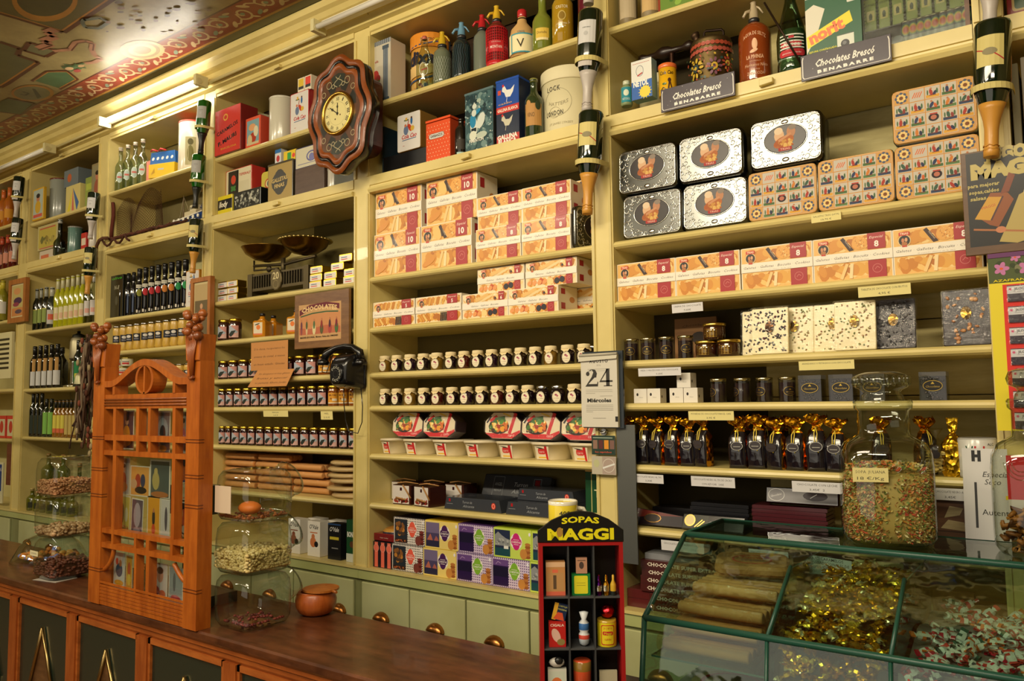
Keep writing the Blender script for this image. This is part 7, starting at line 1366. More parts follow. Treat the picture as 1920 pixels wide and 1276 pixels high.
# ---- clock
q=at(634,211,-.16);t=thing('wall_clock','scalloped dark wooden wall clock with Roman numerals and brass rim','clock',(q.x,-.0125,q.z-.005));t.scale=(1.09,.93,1.06);n=72
def scal(rx,rz,am):return[((rx+am*math.cos(8*a_)*.9)*math.copysign(abs(math.cos(a_))**.93,math.cos(a_)),(rz+am*math.cos(8*a_))*math.copysign(abs(math.sin(a_))**.93,math.sin(a_)))for a_ in[2*math.pi*k/n for k in range(n)]]
b=MB();b.slab(scal(.178,.245,.011),-.155,-.085,'#15100c','rubber',bev=.010,sm=True);b.slab(rrect(.24,.34,.05,5,0,0,False),-.085,.002,'#4a160e','pine');b.build('case',t)
def ringm(o,i,y0,ym,col,m):
 b=MB();
 mid=[((p[0]+q_[0])/2,(p[1]+q_[1])/2)for p,q_ in zip(o,i)];R0=[b.vt((p[0],y0,p[1]))for p in o];R1=[b.vt((p[0],ym,p[1]))for p in mid];R2=[b.vt((p[0],y0,p[1]))for p in i]
 for k in range(n):b.face((R0[k],R0[(k+1)%n],R1[(k+1)%n],R1[k]),col,m,True);b.face((R1[k],R1[(k+1)%n],R2[(k+1)%n],R2[k]),col,m,True)
 return b
ringm(scal(.182,.250,.012),scal(.155,.222,.012),-.153,-.170,'#8c4a18','pine').build('outer_moulding',t);ringm(scal(.156,.223,.012),scal(.142,.208,.012),-.158,-.168,'#0c0a08','rubber').build('black_moulding',t);ringm(scal(.143,.209,.012),scal(.120,.184,.011),-.158,-.172,'#945020','pine').build('inner_moulding',t)
b=MB();b.slab(scal(.124,.188,.011),-.158,-.15,'#5c3a20','pine');a=Art(b,(0,-.158,0),m='gloss')
for k in range(8):
 a_=2*math.pi*(k+.5)/8;a.poly([(r_*.82*math.cos(a_+d),r_*1.12*math.sin(a_+d))for r_,d in((.095,-.2),(.132,-.24),(.138,0),(.132,.24),(.095,.2))],'#23241e')
for sg in(-1,1):
 a.poly([(-.02,sg*.115),(-.045,sg*.165),(0,sg*.178),(.045,sg*.165),(.02,sg*.115)],'#2b3026')
 for w_,x_ in((1,-1),(1,1)):a.line([(x_*(.006+.02*math.sin(i*.6)),sg*(.118+.006*i))for i in range(9)],.003,'#a89c78')
 for x_ in(-1,1):
  for cx,cz,r_ in((.055,.135,.016),(.088,.10,.013),(.03,.125,.01)):a.ring(x_*cx,sg*cz,r_,r_,.0028,'#a89c78')
b.build('inlay_panel',t)
b=MB();b.lathe([(.094,0),(.094,-.010),(.088,-.017),(.080,-.012),(.078,-.004)][::-1],44,'#c9a24a','brass',0,-.158,0,axis='y',sc=(1,1),cap=False);b.build('brass_rim',t)
b=MB();b.slab([(.080*math.cos(2*math.pi*k/40),.080*math.sin(2*math.pi*k/40))for k in range(40)],-.1625,-.159,'#d8cc8e','gloss');a=Art(b,(0,-.1625,0))
for i,s_ in enumerate(('XII','I','II','III','IIII','V','VI','VII','VIII','IX','X','XI')):a_=-2*math.pi*i/12;a.text(s_,.064*math.sin(-a_)+.0075*math.sin(a_),.064*math.cos(a_)-.0075*math.cos(a_),.015,'#1e1a14',w=min(.018,.006*len(s_)),rot=a_,bold=.02);a.k-=1
a.k+=1;a.ring(0,0,.050,.050,.0006,'#4a4434');a.ring(0,0,.076,.076,.001,'#4a4434',36);a.el(-.014,-.022,.0035,.0035,'#2a1c14');a.el(.016,-.008,.0035,.0035,'#5a2c1c');b.build('dial',t)
b=MB();a=Art(b,(0,-.165,0),m='rubber');a.el(0,0,.006,.006,'#14120e');a.line([(0,0),(-.046,.034)],.0035,'#14120e');a.ring(-.030,.022,.006,.006,.0022,'#14120e');a.line([(0,-.008),(.001,.046)],.0032,'#14120e');a.ring(.0,.030,.005,.005,.002,'#14120e');b.build('hands',t)
# ---- printed wooden board CHOCOLATES
q0,q1=at(603,545,-.04),at(711,545,-.04);w=q1.x-q0.x;h=.265;t=thing('chocolate_picture','old chocolates advertisement with dancers pasted on a wooden board','picture',(q0.x,-.0125,1.912));b=MB();b.slab([(0,0),(w,0),(w,h),(0,h)],-.018,0,'#8a6236','wood',bev=.002);b.build('board',t);b=MB();a=Art(b,(0,-.018,0));a.rect(w*.085,h*.13,w*.87,h*.80,'#c49a68');a.rect(w*.10,h*.25,w*.86,h*.62,'#c88a5a');a.poly([(w*.10,h*.25),(w*.86,h*.25),(w*.86,h*.36),(w*.6,h*.40),(w*.3,h*.35),(w*.10,h*.38)],'#b8684a')
a.poly([(w*.10,h*.60),(w*.3,h*.70),(w*.5,h*.73),(w*.7,h*.72),(w*.84,h*.66),(w*.84,h*.76),(w*.6,h*.83-.005),(w*.3,h*.79),(w*.10,h*.70)],'#6a2a34');a.text('CHOCOLATES',w*.47,h*.65,.022,'#e0c08a',w=w*.66,arc=.010,bold=.04);a.line([(w*.12,h*.585),(w*.35,h*.63),(w*.6,h*.64),(w*.82,h*.62)],.006,'#3a5a3c')
for i,(u,c,c2)in enumerate(((.14,'#6a3a4a','#8a4a4a'),(.24,'#4a5a3a','#d0b88a'),(.38,'#4a6a44','#d8cc9a'),(.52,'#8a3434','#5a5a34'),(.67,'#4a2c3a','#a84a44'),(.79,'#7a2a34','#4a6a3c'))):a.el(w*u,h*.34,.012 if i>1 else .007,.026,c2);a.el(w*u,h*.42,.007,.020,c);a.el(w*u,h*.51,.005,.006,'#b87a54')
a.text('MADRID-ESCORIAL  Moreno. Palma alta 8 MADRID',w*.47,h*.185,.008,'#2a2018',w=w*.70,bold=.02);b.build('print',t)
# ---- wall telephone
qp=at(655,690,-.08);t=thing('wall_telephone','black old rotary wall telephone with handset on top','telephone',(qp.x-.045,-.0125,1.712));BK='#0e0e10';b=MB()
b.slab([(-.070,.0),(.075,.0),(.085,.02),(.085,.12),(.060,.17),(-.045,.17),(-.075,.12),(-.080,.02)],-.012,0,BK,'rubber',bev=.004)
sec=[(-.012,.078,.0,.165),(-.05,.068,.008,.155),(-.085,.055,.018,.135),(-.100,.045,.03,.11)];rings=[[b.vt((x,y,z))for x,z in rrect(2*hw2,z1-z0,.02,4,0,z0)]for y,hw2,z0,z1 in sec]
for r0,r1 in zip(rings,rings[1:]):
 for k in range(len(r0)):b.face((r0[k],r0[(k+1)%len(r0)],r1[(k+1)%len(r0)],r1[k]),BK,'rubber',True)
b.face(rings[-1],BK,'rubber');b.build('body',t);b=MB();b.slab([(.040*math.cos(k*.262),.068+.040*math.sin(k*.262))for k in range(24)],-.108,-.098,'#18181a','rubber',bev=.002);a=Art(b,(0,-.108,0))
for k in range(10):a_=2.4-k*.5;a.el(.029*math.cos(a_),.068+.029*math.sin(a_),.0055,.0055,'#c8c4b0');a.k+=1;a.el(.029*math.cos(a_)+.001,.068+.029*math.sin(a_),.0042,.0042,'#2a2a2a');a.k-=2
a.k+=2;a.ring(0,.068,.016,.016,.001,'#4a4a4a');b.build('dial',t)
b=MB();b.tube([(-.105,-.085,.135),(-.095,-.075,.165),(-.05,-.06,.188),(0,-.055,.194),(.05,-.05,.188),(.088,-.045,.165),(.095,-.045,.13)],[.020,.018,.014,.013,.014,.018,.020],BK,'rubber',12);b.lathe([(.026,-.018),(.029,-.006),(.022,.010)],16,BK,'rubber',-.108,-.088,.128);b.lathe([(.026,-.018),(.029,-.006),(.022,.010)],16,BK,'rubber',.097,-.045,.122);b.build('handset',t)
b=MB();b.tube([(-.105,-.09,.112),(-.10,-.10,.08),(-.07,-.10,.075),(-.065,-.09,.11),(-.06,-.07,.16)],.0022,BK,'rubber',5)
b.tube([(-.01,-.05,.004),(-.015,-.045,-.06),(-.02,-.03,-.14),(.0,-.03,-.19),(.05,-.02,-.20),(.075,-.018,-.15),(.078,-.018,-.08),(.070,-.02,.004)],.0024,BK,'rubber',5);b.build('cord',t)
# ---- framed pictures on the two left posts
def fpic(px0,px1,py0,py1,arts,lab,y=-.03):
 a0,a1=at(px0,py0,y),at(px1,py1,y);w=a1.x-a0.x;z1=at((px0+px1)/2,py0,y).z;z0=at((px0+px1)/2,py1,y).z;h=z1-z0;t=thing('framed_picture',lab,'picture',(a0.x,y,z0));f_=w*.13;b=MB()
 for q in((0,f_,0,h),(w-f_,w,0,h),(f_,w-f_,0,f_),(f_,w-f_,h-f_,h)):b.box(q[0],q[1],-.005,.022,q[2],q[3],'#b8783c','pine')
 b.build('frame',t);b=MB();b.box(f_,w-f_,.004,.022,f_,h-f_,'#c9b988','paper');a=Art(b,(0,.004,0));arts(a,w,h);b.build('print',t)
def sv(a,w,h):a.rect(w*.17,w*.2,w*.83,h-w*.2,'#6a5c40');a.rect(w*.17,h*.76,w*.83,h-w*.2,'#b8a070');a.el(w*.5,h*.60,w*.13,h*.09,'#8a5a44');a.el(w*.5,h*.70,w*.07,w*.08,'#c89a74');a.el(w*.38,h*.40,w*.16,h*.06,'#b86a2c',.4);a.el(w*.62,h*.33,w*.16,h*.07,'#c8823c',-.4);a.rect(w*.17,w*.2,w*.83,h*.26,'#4a3828')
fpic(359,393,520,700,sv,'narrow pine framed picture of a robed figure on the post by the screen')
def fl(a,w,h):a.rect(w*.17,w*.17,w*.83,h-w*.17,'#b8a868');a.el(w*.45,h*.72,w*.2,h*.08,'#c8905a');a.el(w*.5,h*.50,w*.24,h*.08,'#4a2c4a');a.el(w*.4,h*.42,w*.18,h*.05,'#8a3c4a');a.rect(w*.17,w*.17,w*.83,h*.34,'#c0824a');a.el(w*.55,h*.25,w*.2,h*.05,'#5a4a54')
fpic(18,47,523,604,fl,'pine framed flower picture on the far left post')
# ---- handwritten notes under the peach bottles
for(z0,z1,y0,y1,w0,w1,txt,lab)in((1.82,1.965,-.008,-.008,0,0,['Si lo desea, recuperamos los','envases de cristal, si vienen','en buen estado. Gracias'],'upper brown card handwritten in pencil hanging from the shelf'),(1.735,1.82,-.05,-.010,.025,0,['Sin alergenos ni mas gluten','frutas y azucar','no pasteuriz. Alberto Jordan'],'lower brown card handwritten, flaring out below the upper card')):
 x0,x1=at(471,640,y0).x,at(540,640,y0).x;b=MB();V_=Vector((0,y1-y0,z1-z0));b.quad((x0-w0,y0,z0),(x1-w0*.4,y0,z0),(x1,y1,z1),(x0,y1,z1),'#c88c50');b.quad((x0-w0,y0+.0008,z0),(x0,y1+.0008,z1),(x1,y1+.001,z1),(x1-w0*.4,y0+.001,z0),'#c88c50');a=Art(b,(x0,y0,z0),(1,0,0),V_.normalized())
 for i,s_ in enumerate(txt):a.text(s_,(x1-x0)/2,V_.length*(.72-.27*i),.011,'#5a3c26',w=(x1-x0)*.84,shear=.25)
 solo('handwritten_card',b,lab,'note',group='handwritten cards under the peach bottles')
# ---- tear-off calendar with its metal strip and small cards
cx=at(1127,730,-.03).x;b=MB();b.box(cx-.028+.04,cx+.045+.04,-.0135,-.0075,1.08,1.56,'#6a6c68','dullmetal');solo('metal_strip',b,'flat grey metal strip on the post below the calendar','strip')
t=thing('tear_off_calendar','tear-off wall calendar on dark backing showing 24 in large black figures','calendar',(cx,-.022,1.548));b=MB();b.slab([(-.080,0),(.086,0),(.086,.275),(-.080,.275)],-.002,.008,'#2c343c','tin',bev=.001);b.build('backing',t);b=MB();b.box(-.078,.070,-.016,-.0025,.004,.262,'#cfcabc','paper',side='#d8d0b0');a=Art(b,(0,-.016,0));c='#35322e'
a.text('AGOSTO',-.004,.234,.012,c,w=.076,bold=.035,wide=1.3);a.text('2016',-.004,.222,.006,'#8a867c');a.rect(-.05,.210,.042,.212,'#a8a498');a.rect(-.05,.204,.042,.2055,'#a8a498')
K=a.k
a.polys([[(-.060,.149),(-.008,.149),(-.008,.158),(-.047,.158)],[(-.060,.149),(-.047,.158),(-.020,.182),(-.034,.182)],[(-.034,.181),(-.014,.181),(-.011,.196),(-.026,.200)],[(-.026,.200),(-.011,.196),(-.018,.209),(-.034,.2115)],[(-.034,.2115),(-.034,.207),(-.048,.203),(-.054,.200)]],c);a.k=K+1;a.el(-.049,.195,.0075,.008,c);a.k=K+2;a.poly([(-.014,.149),(-.008,.149),(-.006,.166),(-.009,.166)],c)
a.polys([[(-.002,.164),(.052,.164),(.052,.170),(.006,.170)],[(-.002,.164),(.006,.170),(.036,.2115),(.030,.2115)],[(.026,.149),(.040,.149),(.040,.2115),(.026,.2115)],[(.016,.149),(.050,.149),(.050,.152),(.016,.152)]],c)
for i in range(3):a.rect(-.058,.136-i*.006,.05 if i<2 else-.02,.1375-i*.006,'#a8a498')
a.rect(0,.114,.05,.1155,'#a8a498');a.text('Miércoles',-.004,.093,.013,c,w=.098,bold=.035)
for i in range(5):a.rect(-.058,.082-i*.006,.052 if i<4 else-.03,.0835-i*.006,'#a8a498')
a.rect(-.03,.035,.022,.037,'#a8a498');a.rect(.060,.024,.070,.042,'#1c1c1c');b.build('date_pad',t)
b=MB();b.quad((-.084,-.024,.240),(.072,-.024,.246),(.074,-.017,.268),(-.082,-.017,.268),'#c4bfae');b.tube([(-.082,-.020,.262),(.074,-.020,.264)],.005,'#b8b2a0','paper',6);b.build('torn_edge',t)
def scard(px,py0,py1,wd,lab,arts,y):
 q=at(px,py1,y);z1=at(px,py0,y).z;h=z1-q.z;b=MB();b.slab(rrect(wd,h,.003,1),-.002,.002,'#c8c8c0','gloss');a=Art(b,(-wd/2,-.002,0));arts(a,wd,h);solo('small_card',b,lab,'card',(q.x,y,q.z))
def c1(a,w,h):a.rect(0,0,w,h,'#22382e');[a.rect(w*(.06+.24*i),h*.3,w*(.25+.24*i),h*.76,c)for i,c in enumerate(('#8a6a5a','#5a2a2a','#d8902c','#7a5a50'))];a.rect(w*.06,h*.86,w*.9,h*.9,'#a8b8a8');a.text('los caprichos',w*.5,h*.1,.006,'#c8503a',w=w*.7,bold=.02)
def c2(a,w,h):a.rect(0,0,w,h,'#b8b09c');a.rect(w*.44,h*.02,w*.98,h*.98,'#a8968a');a.ring(w*.70,h*.5,h*.38,h*.38,.002,'#d0c8bc');a.line([(w*.46,h*.35),(w*.95,h*.6)],.006,'#dcdcd8');a.el(w*.2,h*.6,.012,.014,'#b8b88a')
scard(1132,816,852,.095,'small dark green card with four pictures under the calendar',c1,-.018);scard(1133,855,889,.098,'small card packet with round disc under the four picture card',c2,-.022)
b=MB();q=at(1130,812,-.02);b.lathe([(.012,0),(.012,.004)],12,'#c8c8c8','silver',q.x,-.0135,q.z,axis='y');b.tube([(q.x-.02,-.018,q.z+.008),(q.x,-.026,q.z-.004),(q.x+.02,-.018,q.z+.006)],.003,'#c8c8c8','silver',6);solo('steel_clip',b,'shiny steel clip between calendar and small cards','clip')
# ---- juice poster and saffron card on the right post
q0=at(1800,287,-.05);t=thing('juice_poster','dark old soup juice poster mounted on brown board on the right post','poster',(q0.x,-.045,2.028));w,h=.34,.285;b=MB();b.slab([(0,0),(w,0),(w,h),(0,h)],-.004,.012,'#6a4a26','wood',bev=.001);b.build('board',t);b=MB();a=Art(b,(0,-.004,0),m='gloss');a.rect(.012,.022,w-.012,h-.004,'#1d1c1c')
a.text('JUGO',.105,h-.030,.030,'#b8a860',w=.10,bold=.08);a.text('MAGGI',.022,h-.075,.036,'#b8a860',w=.19,al='l',bold=.09)
for i,s_ in enumerate(('para mejorar','sopas,caldos','salsas,etc.')):a.text(s_,.014+.002*i,h-.100-.018*i,.010,'#b8a860',al='l',w=.074-.004*i,bold=.03)
a.poly([(.030,.105),(.066,.165),(.105,.160),(.118,.140),(.080,.070),(.060,.078)],'#8a4a1e');a.poly([(.026,.098),(.060,.155),(.092,.150),(.064,.090)],'#c8962c');a.poly([(.088,.158),(.108,.162),(.124,.205),(.110,.214)],'#7a3a1c');a.line([(.064,.090),(.094,.152)],.004,'#4a2a2c');a.text('MAGGI',.060,.125,.007,'#b84a2a',w=.032,rot=.2)
a.poly([(.080,.030),(.10,.075),(.13,.150),(.16,.165),(.20,.12),(.19,.04),(.12,.022)],'#b09c58');a.line([(.022,.070),(.085,.060),(.16,.048),(.2,.04)],.005,'#a8683a');a.el(.165,.155,.025,.02,'#c8b878');a.el(.158,.125,.018,.022,'#c07a54');a.el(.085,.062,.012,.009,'#c07a54');b.build('print',t)
t=thing('saffron_card','tall yellow and red saffron display card topped by pink crocus photo','display card',(at(1852,480,-.05).x,-.060,1.555));w,h=.20,.470;b=MB();b.slab([(0,0),(w,0),(w,h),(0,h)],0,.004,'#e3d022','gloss');a=Art(b,(0,0,0));a.rect(.030,.004,.120,.385,'#d8342c');a.rect(0,.390,w,h,'#4f5a34');a.dots(0,.392,w,h-.012,30,.004,.012,['#5f6a44','#3a4428','#7a7a5a'],3)
for cx,cz,r_ in((.030,.428,.016),(.088,.425,.018),(.062,.455,.011),(.15,.43,.018)):
 for k in range(5):a.el(cx+r_*.6*math.cos(k*1.257),cz+r_*.6*math.sin(k*1.257),r_*.55,r_*.36,'#c078a8',k*1.257);a.k-=.5
 a.k+=3;a.el(cx,cz,r_*.25,r_*.2,'#d8602c')
a.rect(0,h-.012,w,h,'#6a3c6a');a.text('AZAFRAN DEL JILOCA',.09,.393,.006,'#e3d022',w=.16,bold=.02);b.build('card',t)
def sachet():
 t=thing('saffron_packet','x','packet');b=MB();b.box(0,.072,-.004,0,0,.042,'#241626','gloss');a=Art(b,(0,-.004,0));a.rect(0,.020,.050,.040,'#c8c8cc');a.text('JILOCA',.030,.030,.006,'#3a3a3e',w=.028,bold=.02);a.rect(.014,.025,.044,.0262,'#8a8a90');a.rect(.056,.008,.070,.036,'#4a5a54')
 for k in range(3):a.line([(.007-.004*math.cos(k*1.047),.032-.004*math.sin(k*1.047)),(.007+.004*math.cos(k*1.047),.032+.004*math.sin(k*1.047))],.0015,'#c82c6a')
 b.build('packet',t);b=MB();b.box(-.002,.074,-.0062,0,-.002,.044,'#ffffff','film');b.build('sleeve',t);return t
for i in range(7):rep('sach',sachet,(t.location.x+.040,-.0615,1.555+.338-i*.0555),label=f'saffron packet stapled on the yellow card, {nth(i, 7, "top", "bottom")}',group='saffron packets on the yellow card')
# pine screen standing on the counter
YF=-.962;FX0,FX1=-3.150,-2.425;Pn='#b8661e';t=thing('wooden_screen','carved pine lattice screen standing on the counter edge, full of old cards','screen')
def fz(px,py):return at(px,py,YF)
for nm,x0,x1 in(('l',FX0,FX0+.085),('r',FX1-.078,FX1)):
 cx=(x0+x1)/2;b=MB();b.box(x0,x1,YF,YF+.055,.9004,1.80,Pn,'pine')
 for z in(1.02,1.03,1.30,1.31,1.40,1.41,1.52,1.53):b.box(x0-.0006,x1+.0006,YF-.001,YF+.02,z,z+.003,'#6a3410','pine')
 b.slab([(x0,1.80),(x1,1.80),(x1+.012,1.89),(x0-.008,1.89)],YF-.006,YF+.055,Pn,'pine',bev=.003);b.build('post',t);b=MB();rn=random.Random(5)
 for i in range(26):b.ell((cx+rn.uniform(-.045,.045),YF-.012+rn.uniform(-.008,.03),1.878+rn.uniform(0,.085)*(1-.0)),(rn.uniform(.010,.017),)*3,rn.choice(['#8a4a1c','#a05a24','#7a3e16']),'pine',8,6,None,.08)
 for k in range(-3,4):b.tube([(cx+k*.002,YF-.006,1.745),(cx+k*.006,YF-.012,1.82),(cx+k*.011,YF-.010,1.885)],.0032,'#9a5420','pine',5)
 b.tube([(cx-.012,YF-.008,1.745),(cx,YF-.010,1.738),(cx+.012,YF-.008,1.745)],.006,'#8a4818','pine',6)
 b.build('carved_grapes',t)
xl,xr=FX0+.085,FX1-.078
def rail(z0,z1,d=.030,name='rail'):b=MB();b.box(xl,xr,YF+.004,YF+.004+d,z0,z1,Pn,'pine');b.build(name,t)
zb=[(fz(270,753).z-.028,fz(270,738).z)];R_=[(1.635,1.70)]
def zz(py,px):return fz(px,py).z
rl=[(zz(824.5,188),zz(814,188)),(zz(852,188),zz(843,188)),(zz(997,184),zz(988,184)),(zz(1024.5,184),zz(1015,184))]
ztop=(zz(766,191),zz(740,191));rail(ztop[0],ztop[1],.04)
b=MB()
for q in(.25,.45,.65):b.tube([(xl,YF+.002,ztop[0]+(ztop[1]-ztop[0])*q),(xr,YF+.002,ztop[0]+(ztop[1]-ztop[0])*q)],.0035,'#9a5420','pine',6)
b.build('bead_moulding',t)
for z0,z1 in rl:rail(z0,z1)
zbt=zz(1095,184);b=MB();b.box(xl,xr,YF+.004,YF+.04,.9004,zbt,Pn,'pine')
for k in range(6):b.box(xl,xr,YF+.0015,YF+.004,.918+k*.0125,.926+k*.0125,Pn,'pine')
b.build('reeded_panel',t)
def vbar(pxa,pxb,zc0,zc1):x0,x1=atx(pxa,900,(zc0+zc1)/2,YF),atx(pxb,900,(zc0+zc1)/2,YF);b=MB();b.box(x0,x1,YF+.004,YF+.034,zc0,zc1,Pn,'pine');b.build('mullion',t)
for a_,c_ in((210,215),(253,258.5),(275,280),(321,326.5)):vbar(a_,c_,rl[0][1],ztop[0]);vbar(a_,c_,rl[1][1],rl[0][0])
for a_,c_ in((208,214),(319,325)):vbar(a_,c_,rl[2][1],rl[1][0])
for a_,c_ in((206.5,210.5),(249,253),(271,277),(316.5,321.5)):vbar(a_,c_,rl[3][1],rl[2][0])
for a_,c_ in((249,253),(271,277)):vbar(a_,c_,zbt,rl[3][0])
xm=(xl+xr)/2;N_=24;b=MB();top_=[]
for k in range(N_+1):u=k/N_;e=.5-.5*math.cos(2*math.pi*min(1,max(0,(u-.08)/.84)));top_.append((xl+(xr-xl)*u,1.745+.075*e**.8))
b.slab([(x,z-.024)for x,z in top_]+[(x,z)for x,z in top_[::-1]],YF,YF+.06,Pn,'pine');b.build('arched_rail',t);b=MB()
n=28;O_=[(xm+.062*math.cos(2*math.pi*k/n),(ztop[1]+1.80)/2+.055*math.sin(2*math.pi*k/n))for k in range(n)];I_=[(xm+.048*math.cos(2*math.pi*k/n),(ztop[1]+1.80)/2+.048*math.sin(2*math.pi*k/n))for k in range(n)]
for k in range(n):
 j=(k+1)%n
 for y in(YF+.002,):b.quad((O_[k][0],y,O_[k][1]),(O_[j][0],y,O_[j][1]),(I_[j][0],y,I_[j][1]),(I_[k][0],y,I_[k][1]),Pn,'pine')
 b.quad((I_[k][0],YF+.002,I_[k][1]),(I_[j][0],YF+.002,I_[j][1]),(I_[j][0],YF+.055,I_[j][1]),(I_[k][0],YF+.055,I_[k][1]),Pn,'pine');b.quad((O_[k][0],YF+.002,O_[k][1]),(O_[k][0],YF+.055,O_[k][1]),(O_[j][0],YF+.055,O_[j][1]),(O_[j][0],YF+.002,O_[j][1]),Pn,'pine')
b.box(xm-.005,xm+.005,YF+.002,YF+.05,ztop[1],1.80,Pn,'pine')
b.build('oval_ornament',t)
for px in(212,325):x_=atx(px,730,1.72,YF);b=MB();b.box(x_-.008,x_+.008,YF+.002,YF+.055,ztop[1],1.745,Pn,'pine');b.build('mullion',t)
for(p0,p1,p2)in(((205,1027),(203,1060),(184,1070)),((318,1058),(330,1088),(351,1103))):
 A,B_,C_=[fz(*p)for p in(p0,p1,p2)];b=MB();b.tube([Vector((A.x*(1-s)**2+2*B_.x*s*(1-s)+C_.x*s*s,YF+.018,A.z*(1-s)**2+2*B_.z*s*(1-s)+C_.z*s*s))for s in[k/10 for k in range(11)]],.0085,Pn,'pine',8);b.build('curved_bracket',t)
b=MB();b.box(xl,xr,YF+.044,YF+.046,zbt,ztop[0],'#fafdfb','glass');b.build('glass_pane',t)
YCd=YF+.050
def card(px0,px1,py0,py1,bg,figs,lab,txt=None,rot=0):
 p0,p1=at(px0,(py0+py1)/2,YCd),at(px1,(py0+py1)/2,YCd);z1,z0=at((px0+px1)/2,py0,YCd).z,at((px0+px1)/2,py1,YCd).z;w=p1.x-p0.x;h=z1-z0;b=MB();b.box(-w/2,w/2,0,.0012,-h/2,h/2,'#d8d2c0','gloss');a=Art(b,(0,0,0),m='gloss');a.rect(-w*.45,-h*.465,w*.45,h*.465,bg)
 for u,v,ru,rv,c in figs:a.el(u*w,v*h,ru*w,rv*h,c)
 if txt:a.text(txt[0],0,-h*.42,h*.09,txt[1],w=w*.8,bold=.03)
 solo('old_card',b,lab,'card',((p0.x+p1.x)/2,YCd,(z0+z1)/2),rot=(0,rot,0),group='old advertising cards behind the screen glass')
per=lambda c1,c2,c3='#c89070':[(0,-.12,.24,.24,c1),(0,-.28,.34,.14,c2),(.02,.22,.12,.10,c3),(.02,.29,.13,.06,'#2c201c')]
card(198,209,768,813,'#b8aeb4',[(0,0,.3,.3,'#c8c0c8')],'lilac grey card at the left end of the top row')
card(224,251,769,842,'#232c44',per('#d88a2c','#c8762c'),'dark blue card of an orange dressed figure, top row')
card(264,276,772,818,'#2a1a1c',per('#b84a3a','#8a2c2a'),'narrow dark card with red figure, top row middle')
card(291,319,770,852,'#5a6068',[(0,.05,.36,.3,'#8a949c'),(0,-.02,.2,.2,'#23262a'),(0,-.36,.3,.08,'#c87a2c')],'grey card with arched dark scene, top row')
card(334,354,772,850,'#a8a098',per('#c86878','#d88a94'),'card of a pink dressed woman, top row right')
card(197,209,858,920,'#8a9898',per('#c8663a','#c03c34'),'card with red dressed figure, left column')
card(197,209,924,985,'#b0a898',[(0,.1,.25,.25,'#c87a54'),(0,-.3,.4,.14,'#2a2a2c'),(.1,-.36,.15,.06,'#d8c83a')],'card with black lower band, left column bottom')
card(221,243,858,927,'#b0a49c',per('#b8442c','#c8743c'),'card of a dancer in red, upper middle')
card(244,281,873,930,'#d89a4c',[(-.1,0,.14,.24,'#a83c2c'),(.15,.02,.12,.22,'#2c3a5a'),(.05,-.3,.3,.12,'#1c1c20'),(-.3,-.1,.16,.16,'#c8a078')],'wide orange card with a pair of figures')
card(281,319,862,934,'#4a5654',[(-.2,-.05,.18,.24,'#b0a060'),(-.2,.2,.09,.09,'#c0ac6a'),(0,-.4,.44,.08,'#a86a3c')],'grey green card with pale standing figure')
card(334,354,858,905,'#26407a',[(0,-.1,.3,.3,'#c8663a')],'blue card with orange shape, right column')
card(334,354,907,937,'#d8cca8',[(0,.1,.3,.2,'#c8b890')],'cream card with red lettering, right column',('ARTIA','#b8342c'))
card(220,244,928,996,'#c8b85a',[(-.1,0,.12,.28,'#3a4a3a'),(.2,-.02,.14,.2,'#d8d0a8')],'yellow street scene card, lower row',('A CASTILLA','#b84a3a'),.03)
card(246,268,934,1003,'#5a4c5c',[(0,.05,.3,.34,'#a898a4'),(0,-.38,.3,.1,'#8a7c8a')],'faded violet portrait card, lower row',None,.04)
card(276,300,930,1008,'#d8962c',[(0,-.02,.12,.2,'#2c2a2c'),(0,.16,.07,.06,'#b8744c'),(0,-.3,.14,.14,'#c8442c')],'orange card with dark coated figure, lower row')
card(301,318,934,1011,'#c0bcb8',[(.1,0,.15,.3,'#4a4650')],'pale card with grey elongated figure, lower row')
card(334,354,940,1014,'#1c1c2c',[(0,.1,.2,.22,'#c8503a'),(-.15,.2,.1,.1,'#d8905a'),(.1,-.2,.3,.1,'#c8c0b0')],'black card with red dancing figures, lower right',('NORIT','#c8a050'))
card(213,234,1035,1101,'#c8ccc8',[(0,0,.3,.2,'#2c5a74'),(.1,.2,.12,.1,'#b8784a'),(-.2,.24,.12,.1,'#c83c34'),(0,-.36,.4,.08,'#d89c2c')],'white and blue card with seated man, bottom row')
card(236,248,1040,1106,'#c8922c',[(0,.1,.25,.2,'#b8502c'),(0,-.2,.3,.16,'#d8b84a')],'narrow orange card, bottom row beside seated man')
card(286,314,1055,1124,'#c8c4c0',[(0,.16,.22,.19,'#c08a70'),(0,.30,.22,.10,'#4a3428'),(-.2,-.26,.18,.12,'#8a3438'),(.16,-.32,.22,.1,'#c86a4a')],'card with large boy face and red cup, bottom row')
card(316,343,1062,1136,'#8a9698',[(0,-.3,.34,.08,'#a83440'),(-.1,.1,.1,.24,'#5a6468')],'grey blue card with red ribbon, bottom row')
card(344,354,1066,1138,'#8a8c8c',[(0,0,.3,.3,'#4a4a4c')],'narrow grey card at the right end, bottom row')
t=thing('digital_scale','electronic shop scale with green glowing digits behind the screen','scale',(-2.86,-.80,.9));b=MB();b.box(-.04,.14,.02,.12,.33,.44,'#1c2420','gloss');b.box(.02,.08,.04,.10,.04,.33,'#2a2e2c','gloss');b.box(-.08,.20,-.02,.16,.0006,.04,'#2c302e','gloss');b.build('housing',t);b=MB();a=Art(b,(0,.0195,.33),m='screen')
for x_,s_ in((.0,'007'),(.055,'007'),(.11,'000')):a.text(s_,x_,.062,.016,'#1fd82c',w=.034,bold=.02,shear=.15)
b.build('digits',t)
